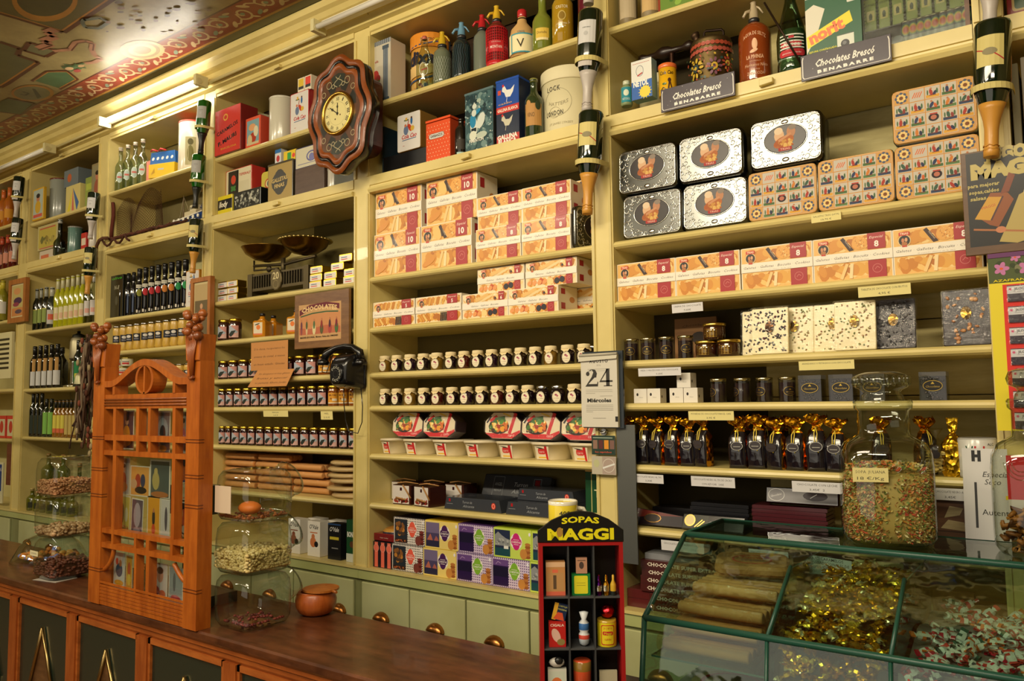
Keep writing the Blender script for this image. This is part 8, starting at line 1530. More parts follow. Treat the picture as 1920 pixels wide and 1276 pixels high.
# stacked slant mouthed sweet jars
def nuts(b,x0,x1,y0,y1,z0,ztop,n,r,cols,seed,m='food',base=None,asp=(1,.7,.6)):
 rn=random.Random(seed)
 if base:b.slab([(x0+.004,y0+.004),(x1-.004,y0+.004),(x1-.004,y1-.004),(x0+.004,y1-.004)],z0,ztop-r*.8,base,m,axis='z')
 for _ in range(n):
  f_=rn.random()
  if f_<.35:p=(rn.uniform(x0,x1),y0,rn.uniform(z0,ztop))
  elif f_<.6:p=(x1,rn.uniform(y0,y1),rn.uniform(z0,ztop))
  else:p=(rn.uniform(x0,x1),rn.uniform(y0,y1),ztop+rn.uniform(-r*.6,r*.5))
  p=(p[0],p[1],max(p[2],z0+r*asp[0]*.8));b.ell(p,(r*asp[0],r*asp[1],r*asp[2]),rn.choice(cols),m,7,4,Matrix.Rotation(rn.uniform(0,6),3,'Z')@Matrix.Rotation(rn.uniform(-.7,.7),3,'X'))
def cjar(lab,x,y,z,fill):
 t=thing('sweet_jar',lab,'glass jar',(x,y,z+.0006),group='square glass sweet jars stacked on the counter');S=.205;H_=.175;b=MB()
 pr=[(.062,.0),(.090,.006),(.100,.025),(.1025,.06),(.1025,.115),(.098,.15),(.086,.168),(.060,.174)];b.lathe(pr,40,'#f2f6f4','glass',sq=5);b.build('glass_body',t)
 b=MB();M3=Matrix.Translation((.035,.085,.115))@Matrix.Rotation(-1.15,4,'X');b.lathe([(.062,0),(.060,.03),(.066,.036),(.066,.042),(.050,.044)],26,'#eef4f2','glass',cap=False)
 for i in range(len(b.v)):b.v[i]=M3@b.v[i]
 b.build('mouth_rim',t);b=MB();fill(b);b.build('contents',t)
J=(-2.345,-.797)
cjar('lowest glass jar right of the screen with a few dark red nuts',J[0],J[1],.9,lambda b:(nuts(b,-.07,.07,-.07,.07,.012,.020,90,.0075,['#7a2c28','#8a3a30','#5a201e'],1,'food'),))
cjar('middle glass jar right of the screen half full of pale pistachios',J[0],J[1],1.0765,lambda b:nuts(b,-.088,.088,-.088,.088,.016,.078,620,.0085,['#cdb87a','#d8c68c','#bca766','#c4ae70'],2,'food','#b8a468'))
def tray(b):nuts(b,-.08,.08,-.08,.08,.010,.020,130,.007,['#8a4a24','#a8602c','#6a3418'],3);b.ell((.03,-.04,.045),(.045,.035,.022),'#d8742c','food',14,8)
cjar('top glass jar right of the screen with orange scoop and paper label',J[0],J[1],1.253,tray)
b=MB();b.quad((-2.415,-.9045,1.285),(-2.325,-.9045,1.285),(-2.325,-.9045,1.375),(-2.415,-.9045,1.375),'#c8b49c');b.quad((-2.415,-.9035,1.285),(-2.415,-.9035,1.375),(-2.325,-.9035,1.375),(-2.325,-.9035,1.285),'#c8b49c');solo('paper_label',b,'blank pinkish paper stuck on the top sweet jar','label')
J2=(-3.70,-.80)
cjar('lowest glass jar left of the screen with brown almonds',J2[0],J2[1],.9,lambda b:nuts(b,-.085,.085,-.085,.085,.012,.075,260,.010,['#6a3a28','#7a4430','#5a2e20'],4,'food','#4a2a1c'))
cjar('middle glass jar left of the screen with pale brown nuts',J2[0],J2[1],1.0765,lambda b:nuts(b,-.085,.085,-.085,.085,.012,.045,200,.011,['#b8946a','#c8a880','#a07a50'],5,'food','#8a6a44'))
cjar('top glass jar left of the screen with pinkish toasted almonds',J2[0],J2[1],1.253,lambda b:nuts(b,-.085,.085,-.085,.085,.012,.07,420,.0075,['#b8845a','#a87048','#c8946a'],6,'food','#9a6840'))
b=MB();b.box(0,.075,0,.001,0,.022,'#d8d0a8','paper');a=Art(b,(0,0,0));a.text('ALMENDRA',.037,.008,.006,'#5a5444',w=.055);solo('jar_ticket',b,'small cream ticket on the almond jar left of the screen','label',(-3.79,-.9055,1.0))
q=atz(570,1158,.9);t=thing('wooden_pot','round orange wooden pot with half open lid at the back of the counter','pot',(q.x-.01,-.592,.9006));t.scale=(.86,)*3;b=MB();b.lathe([(.050,0),(.070,.010),(.083,.035),(.085,.06),(.078,.085),(.070,.095),(.062,.092),(.066,.08),(.07,.05)],26,'#b05a22','pine',cap=False);b.lathe([(.0,.03),(.069,.03)],20,'#2a160c','pine',cap=False);b.build('pot_body',t)
b=MB();b.slab([(.074*math.cos(k*.262)*1.0+.02,.074*math.sin(k*.262)+.01)for k in range(24)],.098,.106,'#b8702c','pine',axis='z');b.tube([(.08,.01,.102),(.125,.0,.102)],.006,'#b8702c','pine',6);b.build('lid',t)
t=thing('glass_dome','low clear glass dome over orange sweets left of the screen','cake dome',(-4.16,-.66,.9006));b=MB();b.lathe([(.165,0),(.17,.004),(.155,.03),(.13,.075),(.09,.11),(.045,.128),(.018,.132),(.016,.145),(.0,.15)],34,'#eef4f2','glass',cap=False);b.build('dome',t);b=MB();nuts(b,-.09,.09,-.09,.09,.004,.03,60,.020,['#d8822c','#c8742c','#7a8ad8','#d8a04a'],7,'candy');b.build('sweets',t)
b=MB();b.box(-.075,.075,-.05,.05,0,.0012,'#b8b0a4','paper');q=atz(103,1085,.9);solo('white_slip',b,'blank white slip of paper lying on the counter','paper',(q.x,q.y,.9006),.2)
t=thing('black_bowl','black bowl resting on a white dish at the far left edge','bowl',(-5.35,-.76,.9006));b=MB();b.lathe([(.07,0),(.16,.012),(.19,.022),(.16,.018),(.06,.008)],30,'#c8c4b8','ceramic',cap=False);b.build('dish',t);b=MB();b.lathe([(.05,.02),(.09,.035),(.135,.09),(.15,.14),(.145,.14),(.08,.04)],28,'#17120e','rubber',cap=False);b.build('bowl',t)
t=thing('pipe_stand','rusty brown iron pipe post with branching arm at the far left','pipe',(-5.45,-.56,.9));b=MB();b.tube([(0,0,.0006),(0,0,.80)],.022,'#5a4434','dullmetal',10);b.build('upright',t);b=MB();b.tube([(0,0,.79),(-.6,0,.80)],.022,'#6a564a','dullmetal',10);b.build('arm',t)
b=MB()
for p in(((0,-.03,.72),(-.05,-.04,.5),(-.02,-.03,.42)),((.03,-.03,.78),(-.01,-.04,.62),(-.08,-.05,.45)),((-.3,-.03,.55),(-.12,-.04,.47),(0,-.03,.52),(.03,-.03,.62))):b.tube(p,.006,'#2c2622','rubber',5)
b.build('cables',t)
t=thing('dried_vine','dried brown twigs and small bell hanging beside the screen','dried plant',(-3.27,-.93,.0));b=MB();rn=random.Random(9)
for i in range(22):
 x,z=0,rn.uniform(1.85,1.95);pts=[(rn.uniform(-.02,.03),rn.uniform(-.02,.02),z)]
 for k in range(6):pts.append((pts[-1][0]+rn.uniform(-.03,.026),pts[-1][1]+rn.uniform(-.01,.01),pts[-1][2]-rn.uniform(.03,.09)))
 b.tube(pts,rn.uniform(.002,.005),rn.choice(['#4a3426','#5a4030','#3a281e','#6a5a48']),'cloth',4)
for i in range(40):b.ell((rn.uniform(-.07,.05),rn.uniform(-.03,.03),rn.uniform(1.45,1.93)),(.010,.006,.014),rn.choice(['#6a3a2a','#4a2c20','#8a7a5a']),'cloth',6,4)
b.tube([(.02,0,1.90),(.085,0,1.90)],.004,'#4a3426','cloth',4);b.build('twigs',t);b=MB();b.lathe([(.024,0),(.020,.03),(.012,.045),(0,.05)],12,'#8a8668','dullmetal',-.06,0,1.74,cap=False);b.build('bell',t)
# small red rack with its sign
RZ=0.6269;t=thing('miniature_rack','small red and black rack with arched yellow lettered soup sign','rack',(-1.035,-.79,.9006),RZ);w,h,d=.210,.395,.085;b=MB();RD='#9c1a1c'
for q in((-w/2,-w/2+.010,0,h),(w/2-.010,w/2,0,h),(-w/2+.01,w/2-.01,h-.008,h),(-w/2+.01,w/2-.01,0,.008)):b.box(q[0],q[1],-.002,d,q[2],q[3],RD,'gloss')
b.build('red_frame',t);cw=(w-.02)/3;SHZ=[.008,.137,.262,.387]
for x in(-cw/2,cw/2):b=MB();b.box(x-.002,x+.002,0,d,.008,h-.008,'#3c3e40','gloss');b.build('divider',t)
for z in SHZ[1:3]:b=MB();b.box(-w/2+.010,w/2-.010,.0005,d-.001,z-.004,z,'#4a4c4e','gloss');b.build('rack_shelf',t)
b=MB();b.box(-w/2+.01,w/2-.01,d-.004,d,.008,h-.008,'#1c1c1a','gloss');b.build('back_board',t)
b=MB();b.slab([(-w/2-.002,h+.0003),(w/2+.002,h+.0003),(w/2+.002,h+.030),(.072,h+.056),(.03,h+.074),(0,h+.078),(-.03,h+.074),(-.072,h+.056),(-w/2-.002,h+.030)],-.004,.006,'#131312','gloss',bev=.002);a=Art(b,(0,-.004,0),m='gloss');a.text('MAGGI',0,h+.008,.026,'#dfd51c',w=.166,bold=.045);a.text('SOPAS',0,h+.046,.014,'#dfd51c',w=.094,bold=.035,arc=.004);a.el(-.052,h+.026,.008,.012,'#a8803a');b.build('arched_sign',t)
def inr(u,y,z):c_,s_=math.cos(RZ),math.sin(RZ);return(-1.035+u*c_-y*s_,-.79+u*s_+y*c_,.9012+z)
def mini(name,lab,cat,u,z,fn,y=.012,rot=0):b=MB();fn(b);solo(name,b,lab,cat,inr(u,y,z),RZ,rot=(0,rot,RZ)if rot else None,group=None)
def bx(w,h,d,col,arts=None):
 def f(b):b.box(-w/2,w/2,0,d,0,h,col,'gloss');a=Art(b,(-w/2,0,0));arts and arts(a)
 return f
mini('tiny_coffee_bag','miniature tan packet with tower picture in the top left cell','packet',-cw,SHZ[2],bx(.048,.082,.028,'#c08a54',lambda a:(a.rect(0,0,.048,.010,'#d0644a'),a.rect(.004,.012,.044,.056,'#b88c58'),a.rect(.018,.016,.026,.050,'#5a4630'),a.rect(.016,.056,.030,.064,'#d86a4a'),a.rect(0,.070,.048,.082,'#d8b088'))))
mini('tiny_yellow_tin','miniature green and yellow tin in the top middle cell','tin',0,SHZ[2],bx(.046,.052,.018,'#1c7a3a',lambda a:(a.rr(.006,.004,.040,.048,.003,'#dcd42a'),a.rect(.012,.030,.034,.031,'#8a8a2a'),a.rect(.012,.024,.034,.025,'#8a8a2a'))))
mini('tiny_cocoa_packet','miniature pinkish packet on the green and yellow tin','packet',.002,SHZ[2]+.0535,bx(.028,.038,.012,'#b88a70',lambda a:(a.el(.014,.020,.006,.009,'#4a3a34'),a.rect(.004,.031,.024,.033,'#5a4438'))))
for i,(u,c,l)in enumerate(((-.020,'#5a1c7a','purple'),(-.001,'#c8962c','gold'),(.018,'#c8a02c','black and yellow'))):mini('tiny_bottle',f'miniature {l} foil bottle in the top right cell','bottle',cw+u*.95,SHZ[2],lambda b:b.lathe([(.0075,0,c if i<2 else '#1c2420'),(.0078,.010,'#c8c0b0' if i<2 else c),(.0078,.024),(.0075,.026,c),(.003,.036,c),(.003,.048,'#b82c34' if i==0 else c),(0,.050)],12,c,'foil' if i<2 else 'gloss',cap=False),.014)
mini('tiny_red_packet','miniature red seafood packet in the middle left cell','packet',-cw+.002,SHZ[1],bx(.042,.062,.014,'#b82420',lambda a:(a.text('CIGALA',.021,.050,.006,'#e8d8c8',w=.034,bold=.02),a.el(.018,.028,.010,.018,'#d8b0a0',.4),a.el(.030,.012,.010,.008,'#8a7a44'))and None))
mini('tiny_blue_box','miniature dark blue and yellow box leaning on the red packet','box',-cw+.004,SHZ[1]+.064,bx(.034,.042,.010,'#1c2c4c',lambda a:(a.rect(0,0,.010,.042,'#d8a42c'),a.poly([(.004,.002),(.032,.002),(.024,.020),(.012,.020)],'#d0502c'),a.text('CARTUJA',.022,.034,.004,'#c8c86a',w=.022),a.text('MAIZENA',.022,.026,.004,'#c8c86a',w=.022))),.014,.25)
def swt(b):
 b.lathe([(.004,0),(.012,.006,'#b8c4d0'),(.014,.018,'#c84a3c'),(.014,.028,'#d8dce0'),(.010,.034),(.013,.040,'#3a6aa8'),(.013,.056),(.006,.064),(.012,.082),(.002,.084)],10,'#d0d4d8','gloss')
mini('tiny_wrapped_sweet','miniature twist wrapped white, red and blue sweet in the centre cell','sweet',.006,SHZ[1],swt,.022)
mini('tiny_stock_tin','miniature yellow and red stock cube tin in the middle right cell','tin',cw,SHZ[1],lambda b:(b.lathe([(.024,0),(.0245,.002,'#d8c41c'),(.0245,.058,'#b8962c'),(.0235,.064)],22,'#d8c41c','tin'),(lambda a:(setattr(a,'k',3),a.rr(-.017,.006,.017,.054,.004,'#b8261c'),a.rr(-.015,.008,.015,.052,.004,'#d8c41c'),a.text('24 CUBITOS',0,.044,.005,'#b8261c',w=.022),a.rr(-.013,.030,.013,.039,.003,'#b8261c'),a.text('Maggi',0,.032,.005,'#e8d82a',w=.018),a.text('caldo',0,.018,.005,'#b8261c',w=.016)))(Art(b,cyl=(0,0,.0245)))),.026)
mini('tiny_red_ball','miniature red foil ball on the stock cube tin','sweet',cw+.002,SHZ[1]+.066,lambda b:b.ell((0,0,.017),(.018,.018,.017),'#b8242c','foil',14,9),.026)
mini('tiny_shoe','miniature black and white shoe shape in the lower left cell','ornament',-cw,SHZ[0]+.078,lambda b:(b.ell((0,0,.012),(.020,.010,.012),'#d0ccc4','gloss',10,6),b.ell((.004,-.004,.016),(.012,.008,.010),'#1c1c1c','gloss',10,6)),.020)
mini('tiny_fruit_card','miniature white card with peach picture in the lower left cell','card',-cw,SHZ[0],bx(.046,.075,.02,'#cfd0c4',lambda a:(a.rect(.004,.004,.042,.070,'#c8d0c0'),a.el(.022,.04,.014,.016,'#d8743c'))))
mini('tiny_gold_tin','miniature gold topped tin in the lower middle cell','tin',0,SHZ[0],lambda b:b.lathe([(.022,0,'#c8502c'),(.0225,.07,'#8a6a2c'),(.0225,.092),(.018,.095)],20,'#c8502c','tin'),.026)
mini('tiny_pale_card','miniature pale lettered card in the lower right cell','card',cw,SHZ[0],bx(.044,.070,.01,'#b0aa90'))
t=thing('yellow_mug','yellow mug with white handle printed 400 on top of the rack','mug',inr(-.052,.02,.3955),RZ);t.location.z=.9006+.3955;b=MB();b.lathe([(.034,.0),(.0365,.003),(.0375,.095),(.036,.097),(.034,.09),(.033,.01)],30,'#dcc638','ceramic',cap=False);b.lathe([(.0376,.088),(.0378,.096),(.0355,.098),(.034,.088)],30,'#dedac8','ceramic',cap=False);a=Art(b,cyl=(0,0,.0375),m='gloss');a.k=5;a.text('400',.002,.064,.011,'#23221c',w=.028)
for i in range(5):u=-.014+.010*i;a.poly([(u,.022+.005*i),(u+.012,.028+.005*i),(u+.014,.044+.006*i),(u+.002,.040+.006*i)],['#2c2a24','#c8502c'][i%2])
b.build('mug_body',t);b=MB();b.tube([(.036,0,.078),(.052,0,.076),(.060,0,.06),(.056,0,.04),(.037,0,.028)],.0055,'#dedac8','ceramic',8);b.build('handle',t)
t.location=(inr(-.040,.046,0)[0],inr(-.040,.046,0)[1],.9006+.3957)
# green framed glass sweet case
GX0,GX1=-.953,.42;YT,ZT,YM,ZM,YB=-.342,1.26,-.614,1.085,-.657;t=thing('glass_display_case','green framed sloping glass sweet case with gold and striped sweets','display case');GN_='#1d4a3c'
def bar_(p,q,r=.0075,nm='frame_bar'):b=MB();b.tube([p,q],r,GN_,'gloss',6);b.build(nm,t)
for x in(GX0,GX1):bar_((x,YT,ZT),(x,YM,ZM));bar_((x,YM,ZM),(x,YB,.80));bar_((x,YT,ZT),(x,-.05,ZT))
bar_((GX0,YT,ZT),(GX1,YT,ZT),.009);bar_((GX0,YM,ZM),(GX1,YM,ZM),.009);bar_((GX0,-.05,ZT),(GX1,-.05,ZT))
for x in(-.635,-.368):bar_((x,YT-.07,ZT-.045),(x,YM,ZM),.005,'divider_bar');bar_((x,YM,ZM),(x,YB,.80),.005,'divider_bar')
def pane(pts,nm='glass_pane',off=(0,.003,0)):
 b=MB();P0=[b.vt(p)for p in pts];P1=[b.vt(Vector(p)+Vector(off))for p in pts];b.face(P0,'#e2efe8','glass');b.face(P1[::-1],'#e2efe8','glass')
 for i in range(len(pts)):j=(i+1)%len(pts);b.face((P0[i],P1[i],P1[j],P0[j]),'#3f6a58','gloss')
 b.build(nm,t)
pane([(GX0,YT,ZT),(GX0,-.05,ZT),(GX1,-.05,ZT),(GX1,YT,ZT)],'top_glass',(0,0,.005))
pane([(GX0+.005,YM,ZM),(GX1,YM,ZM),(GX1,YT,ZT),(GX0+.005,YT,ZT)],'sloping_glass');pane([(GX0+.005,YB,.82),(GX1,YB,.82),(GX1,YM,ZM),(GX0+.005,YM,ZM)],'front_glass')
for x in(GX0,-.635,-.368):pane([(x,-.05,.82),(x,YB+.004,.82),(x,YM+.004,ZM),(x,YT+.004,ZT-.004),(x,-.05,ZT-.004)]if x==GX0 else[(x,-.07,.875),(x,YB+.012,.875),(x,YM+.010,ZM-.01),(x,YT-.06,ZT-.05),(x,-.07,ZT-.05)],'side_glass',(.003,0,0))
pane([(GX0+.01,-.06,.985),(GX0+.01,-.600,.985),(-.64,-.600,.985),(-.64,-.06,.985)],'glass_shelf',(0,0,.005))
b=MB();b.box(GX0,GX1,YB,-.05,.02,.80,'#b9bf80','paint');b.build('cabinet_base',t);b=MB();b.box(GX0+.006,GX1-.006,YB+.008,-.06,.8705,.874,'#c9cbc0','gloss');b.box(GX0+.006,GX1-.006,YB+.03,-.06,.801,.87,'#b4b68e','paint');b.build('floor_board',t)
for(px,py,y)in((1290,1013,YT),(1205,1130,YM)):b=MB();q=at(px,py,y+.02);b.ell((GX0+.008,y+.03,(ZT if y==YT else ZM)+(-.02 if y==YT else .02)),(.006,.009,.009),'#c8c8c4','silver',10,7);b.build('chrome_clip',t)
def gold(kind):
 def f():
  b=MB();rn=random.Random(kind);c=['#e8ae20','#c88a10','#f0cc48','#f4e6b0'][kind];rings=[]
  for x,r in((-.019,.009),(-.014,.007),(-.010,.0028),(-.007,.0075),(0,.0095),(.007,.0075),(.010,.0028),(.014,.007),(.019,.009)):
   rings.append([b.vt((x+rn.uniform(-.001,.001),r*math.cos(k*1.047)*rn.uniform(.8,1.15),r*math.sin(k*1.047)*(.75 if abs(x)<.011 else .3)*rn.uniform(.8,1.15)))for k in range(6)])
  for r0,r1 in zip(rings,rings[1:]):
   for k in range(6):b.face((r0[k],r0[(k+1)%6],r1[(k+1)%6],r1[k]),c,'goldwrap')
  return b
 return f
def paper(kind):
 def f():
  b=MB();rn=random.Random(kind+9);c,c2=[('#dcdad2','#c83c34'),('#e0dcd0','#e0702c'),('#d6d8d2','#2c5a4a'),('#e4e0d8','#c8243c')][kind];rings=[]
  for x,r in((-.025,.008),(-.017,.0075),(-.0125,.003),(-.011,.008),(-.004,.009),(.004,.009),(.011,.008),(.0125,.003),(.017,.0075),(.025,.008)):
   rings.append([b.vt((x+rn.uniform(-.0012,.0012),r*math.copysign(abs(math.cos(k*.785))**.6,math.cos(k*.785)),r*math.copysign(abs(math.sin(k*.785))**.6,math.sin(k*.785))*(.8 if abs(x)<.012 else .3)))for k in range(8)])
  for i,(r0,r1)in enumerate(zip(rings,rings[1:])):
   for k in range(8):b.face((r0[k],r0[(k+1)%8],r1[(k+1)%8],r1[k]),c2 if i in(0,8,4)and(k%3<2 or i!=4)else('#3a3a3c' if i==5 and k%3==0 else c),'candy')
  return b
 return f
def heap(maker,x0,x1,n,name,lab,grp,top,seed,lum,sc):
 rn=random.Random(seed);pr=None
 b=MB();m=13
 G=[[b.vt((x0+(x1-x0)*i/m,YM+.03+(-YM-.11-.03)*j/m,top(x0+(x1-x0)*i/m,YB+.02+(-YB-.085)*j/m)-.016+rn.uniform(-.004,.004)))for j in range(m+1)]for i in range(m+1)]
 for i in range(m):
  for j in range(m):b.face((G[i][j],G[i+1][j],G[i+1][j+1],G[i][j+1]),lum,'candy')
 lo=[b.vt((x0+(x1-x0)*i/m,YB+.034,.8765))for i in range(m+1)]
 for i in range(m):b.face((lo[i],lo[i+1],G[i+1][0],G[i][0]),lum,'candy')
 for k in range(430):
  x=rn.uniform(x0+.024,x1-.024);f_=rn.random()
  if f_<.3:z=rn.uniform(.885,top(x,YB)-.01);y=YB+.042+max(0,(z-.82)/(ZM-.82))*(YM-YB+.004)
  else:y=YM+.048+(-.085-YM-.035)*rn.random();z=top(x,y)-.008+rn.uniform(-.006,.005)
  q=maker(rn.choice([0,0,1,1,2,3])if maker is gold else rn.randrange(4))();M3=Matrix.Translation((x,y,z))@Matrix.Rotation(rn.uniform(0,6),4,'Z')@Matrix.Rotation(rn.uniform(-.8,.8),4,'X')@Matrix.Scale(sc,4);o_=len(b.v);b.v+=[M3@v for v in q.v]
  for f2,c2,m2 in zip(q.f,q.c,q.m):b.face([i+o_ for i in f2],c2,q.names[m2])
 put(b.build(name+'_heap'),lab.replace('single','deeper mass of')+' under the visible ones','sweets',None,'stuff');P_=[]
 for k in range(n):
  x=rn.uniform(x0+.022,x1-.022)
  if k<n*.42:z=rn.uniform(.89,top(x,YB)-.004);y=YB+.020+max(0,(z-.82)/(ZM-.82))*(YM-YB+.002)+rn.uniform(-.001,.004)
  else:y=YM+.045+(-.08-YM-.045)*rn.random()**1.15;z=top(x,y)+rn.uniform(-.010,.008)
  kd=rn.choice([0,0,1,1,2,3])if maker is gold else rn.randrange(4)
  if kd not in _pk.setdefault(name,{}):o=maker(kd)().build(name);_pk[name][kd]=o
  else:o=_pk[name][kd].copy();COL.objects.link(o)
  o.location=(x,y,z);o.rotation_euler=(rn.uniform(-.8,.8)if k>=n*.42 else rn.uniform(0,6),rn.uniform(-.7,.7),rn.uniform(0,6));o.scale=(sc,)*3;put(o,lab,'sweet',grp)
_pk={}
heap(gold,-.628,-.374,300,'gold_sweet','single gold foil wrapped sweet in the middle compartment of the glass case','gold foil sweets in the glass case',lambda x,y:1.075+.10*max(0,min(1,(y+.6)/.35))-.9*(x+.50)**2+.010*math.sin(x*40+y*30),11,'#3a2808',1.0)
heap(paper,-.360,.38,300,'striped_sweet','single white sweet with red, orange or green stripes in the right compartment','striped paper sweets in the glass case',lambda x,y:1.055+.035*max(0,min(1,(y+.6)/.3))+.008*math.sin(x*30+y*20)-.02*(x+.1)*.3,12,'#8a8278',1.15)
for i,(x,y,z,rz,rx)in enumerate([(-.93,-.50,.992,0,0),(-.92,-.47,1.033,.02,0),(-.915,-.43,1.074,-.02,0),(-.90,-.37,1.115,.02,0),(-.925,-.30,.992,.0,0),(-.90,-.22,1.115,.05,0),(-.93,-.55+.012,.992+.0,0,0)][:6]):
 rep('rl2',rolls(4,.23,.0155),(x,y,z),rz=rz,label=f'film wrapped wafer rolls in the glass case, {["front bottom", "front second", "third layer", "fourth layer", "rear bottom", "rear top"][i]} pack',group='wafer roll packs in the glass case')
b=MB();b.slab(rrect(.20,.15,.03,4,0,-.075),0,.028,'#b9804a','food',axis='z',bev=.008);a=Art(b,(-.06,-.05,.0282),(1,0,0),(0,1,0));a.ring(.06,.05,.055,.042,.006,'#c0392c');a.text('Torres',.06,.058,.016,'#c0392c',shear=.2,bold=.02);a.text('barquillos',.062,.035,.010,'#3a4a8a',w=.06);b.slab(rrect(.22,.165,.03,4,0,-.082),-.002,.032,'#ffffff','film',axis='z',bev=.008)
solo('wafer_bag',b,'large tan wafer bag with red oval print on top of the rolls','bag',(-.785,-.27,1.166),rot=(.10,.0,.3))
b=MB();b.lathe([(.10,0),(.108,.006),(.105,.016),(0,.02)],26,'#cdbc8c','food',cap=False);a=Art(b,(-.05,-.05,.0192),(1,0,0),(0,1,0));a.ring(.05,.05,.08,.08,.010,'#c0392c',30);a.text('TORTA',.05,.045,.02,'#3a3a3a',w=.07);solo('round_cake',b,'round cake packet with red ring printed lid low in the case','cake',(-.80,-.42,.8748),rot=(0,0,.3))
def scd(px,py,y,lines,wd,h,lab,cols):q=at(px,py,y);b=MB();b.box(-wd/2,wd/2,0,.001,0,h,'#dcdad6','paper');a=Art(b,(0,0,0));n_=len(lines);[a.text(s_,0,h*(1-(i+.85)/(n_+.3)),h*.16,cols[i],w=min(wd*.88,len(s_)*h*.13),bold=.01)for i,s_ in enumerate(lines)];solo('price_card',b,lab,'card',(q.x,y,q.z),rot=(.1,.06,0))
scd(1560,1080,-.14,['CARAMELOS','TRADICIONALES DE','LA CONFIANZA','30€/Kg'],.105,.052,'white price card for traditional sweets standing behind the gold sweets',['#3c3a36','#3c3a36','#c84a4a','#3c3a36'])
b=MB();b.tube([at(1560,1084,-.135),(at(1560,1084,-.135).x,-.135,1.12)],.0015,'#c8c8c8','silver',4);solo('card_pin',b,'thin wire pin holding the white price card','pin')
b=MB();b.box(0,.105,0,.002,0,.24,'#d4d2d0','gloss');a=Art(b,(0,0,0));a.rect(.022,.205,.030,.235,'#2a2a2a');a.rect(.036,.205,.044,.235,'#2a2a2a');a.rect(.022,.216,.044,.224,'#2a2a2a');a.rect(.026,.03,.032,.15,'#3a3a3c');a.text('Especial',.046,.165,.014,'#3a3a38',al='l',shear=.25);a.text('Seco',.05,.145,.014,'#3a3a38',al='l',shear=.25);a.text('Autentico',.042,.065,.015,'#3a3a38',al='l');solo('brochure',b,'white brochure with black H logo leaning behind the mushroom jar','brochure',(at(1813,1038,-.045).x,-.055,1.2664),rot=(-.10,0,0))
def bigjar(lab,x,y,fill,tick,lidh):
 t=thing('storage_jar',lab,'glass jar',(x,y,1.2656));b=MB();b.lathe([(.085,0),(.103,.006),(.112,.02),(.113,.05),(.113,.20),(.110,.235),(.098,.26),(.075,.275),(.064,.282),(.063,.30),(.063,.345),(.070,.352),(.072,.368),(.068,.374)],44,'#eef2ea','glass',sq=None if 0 else 3.6,cap=False);b.build('glass_body',t)
 b=MB()
 for sg in(-1,0,1):
  cx=sg*.055
  for r_ in(.034,.026,.018):b.tube([(cx+r_*math.cos(q),-.112+.10*abs(cx)*0-.0,.225-r_*math.sin(q)*1.2)for q in[math.pi*k/10 for k in range(11)]],.0016,'#eef2ea','glass',5)
 b.build('embossed_scroll',t)
 b=MB();b.lathe([(.055,.372),(.052,.385),(.045,.392),(.050,.40),(.066,.408),(.070,.424),(.064,.440),(.045,.448),(0,.450)],30,'#e6e8de','glass',cap=False)
 if lidh:
  for k in range(26):a_=2*math.pi*k/26;b.ell((.068*math.cos(a_),.068*math.sin(a_),.424),(.006,.006,.014),'#eef0e8','glass',6,5)
 b.build('lid',t);b=MB();fill(b);o=b.build('contents',t);lx=-.048 if lidh else 0;b=MB();b.box(lx-.042,lx+.042,-.1142,-.1132,tick[0],tick[0]+.036,'#d8cd8c','paper');a=Art(b,(lx,-.1142,tick[0]));[a.text(s_,0,.036*(1-(i+.85)/(len(tick[1])+.2)),.036/len(tick[1])*.42,'#4a4636',w=min(.07,.009*len(s_)))for i,s_ in enumerate(tick[1])];b.build('label',t);return t
def soup(b):
 rn=random.Random(21);b.lathe([(.088,.008),(.101,.02),(.104,.06),(.104,.172),(.09,.185),(.0,.195)],36,'#b09a58','food',sq=3.6,cap=False);cl=['#c8b06a','#b8964a','#8a9a54','#5f7a3c','#c85a3c','#d88a5a','#d8cc94','#a8a060','#c8a458','#7a8a48','#b0483a','#e0d4a4','#c88a3c']
 for _ in range(4200):
  z=rn.uniform(.012,.188);a_=rn.uniform(math.pi*.95,math.pi*2.25);e=2/3.6;r_=.1065 if z<.17 else .1065-(z-.17)*1.2
  if z<.03:r_-=(.03-z)*.5
  x,y=r_*math.copysign(abs(math.cos(a_))**e,math.cos(a_)),r_*math.copysign(abs(math.sin(a_))**e,math.sin(a_));s_=rn.uniform(.003,.0075);U=Vector((rn.uniform(-1,1),rn.uniform(-1,1),rn.uniform(-1,1))).normalized();V=U.orthogonal().normalized();c_=Vector((x,y,z));k=rn.uniform(.3,.7);b.face([b.vt(c_+U*s_),b.vt(c_+V*s_*k),b.vt(c_-U*s_),b.vt(c_-V*s_*k)],rn.choice(cl),'food')
 for _ in range(500):
  r_=.1*math.sqrt(rn.random());a_=rn.uniform(0,6.28);c_=Vector((r_*math.cos(a_),r_*math.sin(a_),.19+.01*math.cos(r_*15)+rn.uniform(0,.01)));s_=rn.uniform(.004,.009);U=Vector((rn.uniform(-1,1),rn.uniform(-1,1),rn.uniform(-.5,.5))).normalized();V=U.orthogonal().normalized();b.face([b.vt(c_+U*s_),b.vt(c_+V*s_*.6),b.vt(c_-U*s_),b.vt(c_-V*s_*.6)],rn.choice(cl),'food')
bigjar('tall square glass jar with studded lid, full of dried julienne soup',-.440,-.195,soup,(.165,['SOPA  JULIANA','18 €/Kg']),True).rotation_euler.z=.30
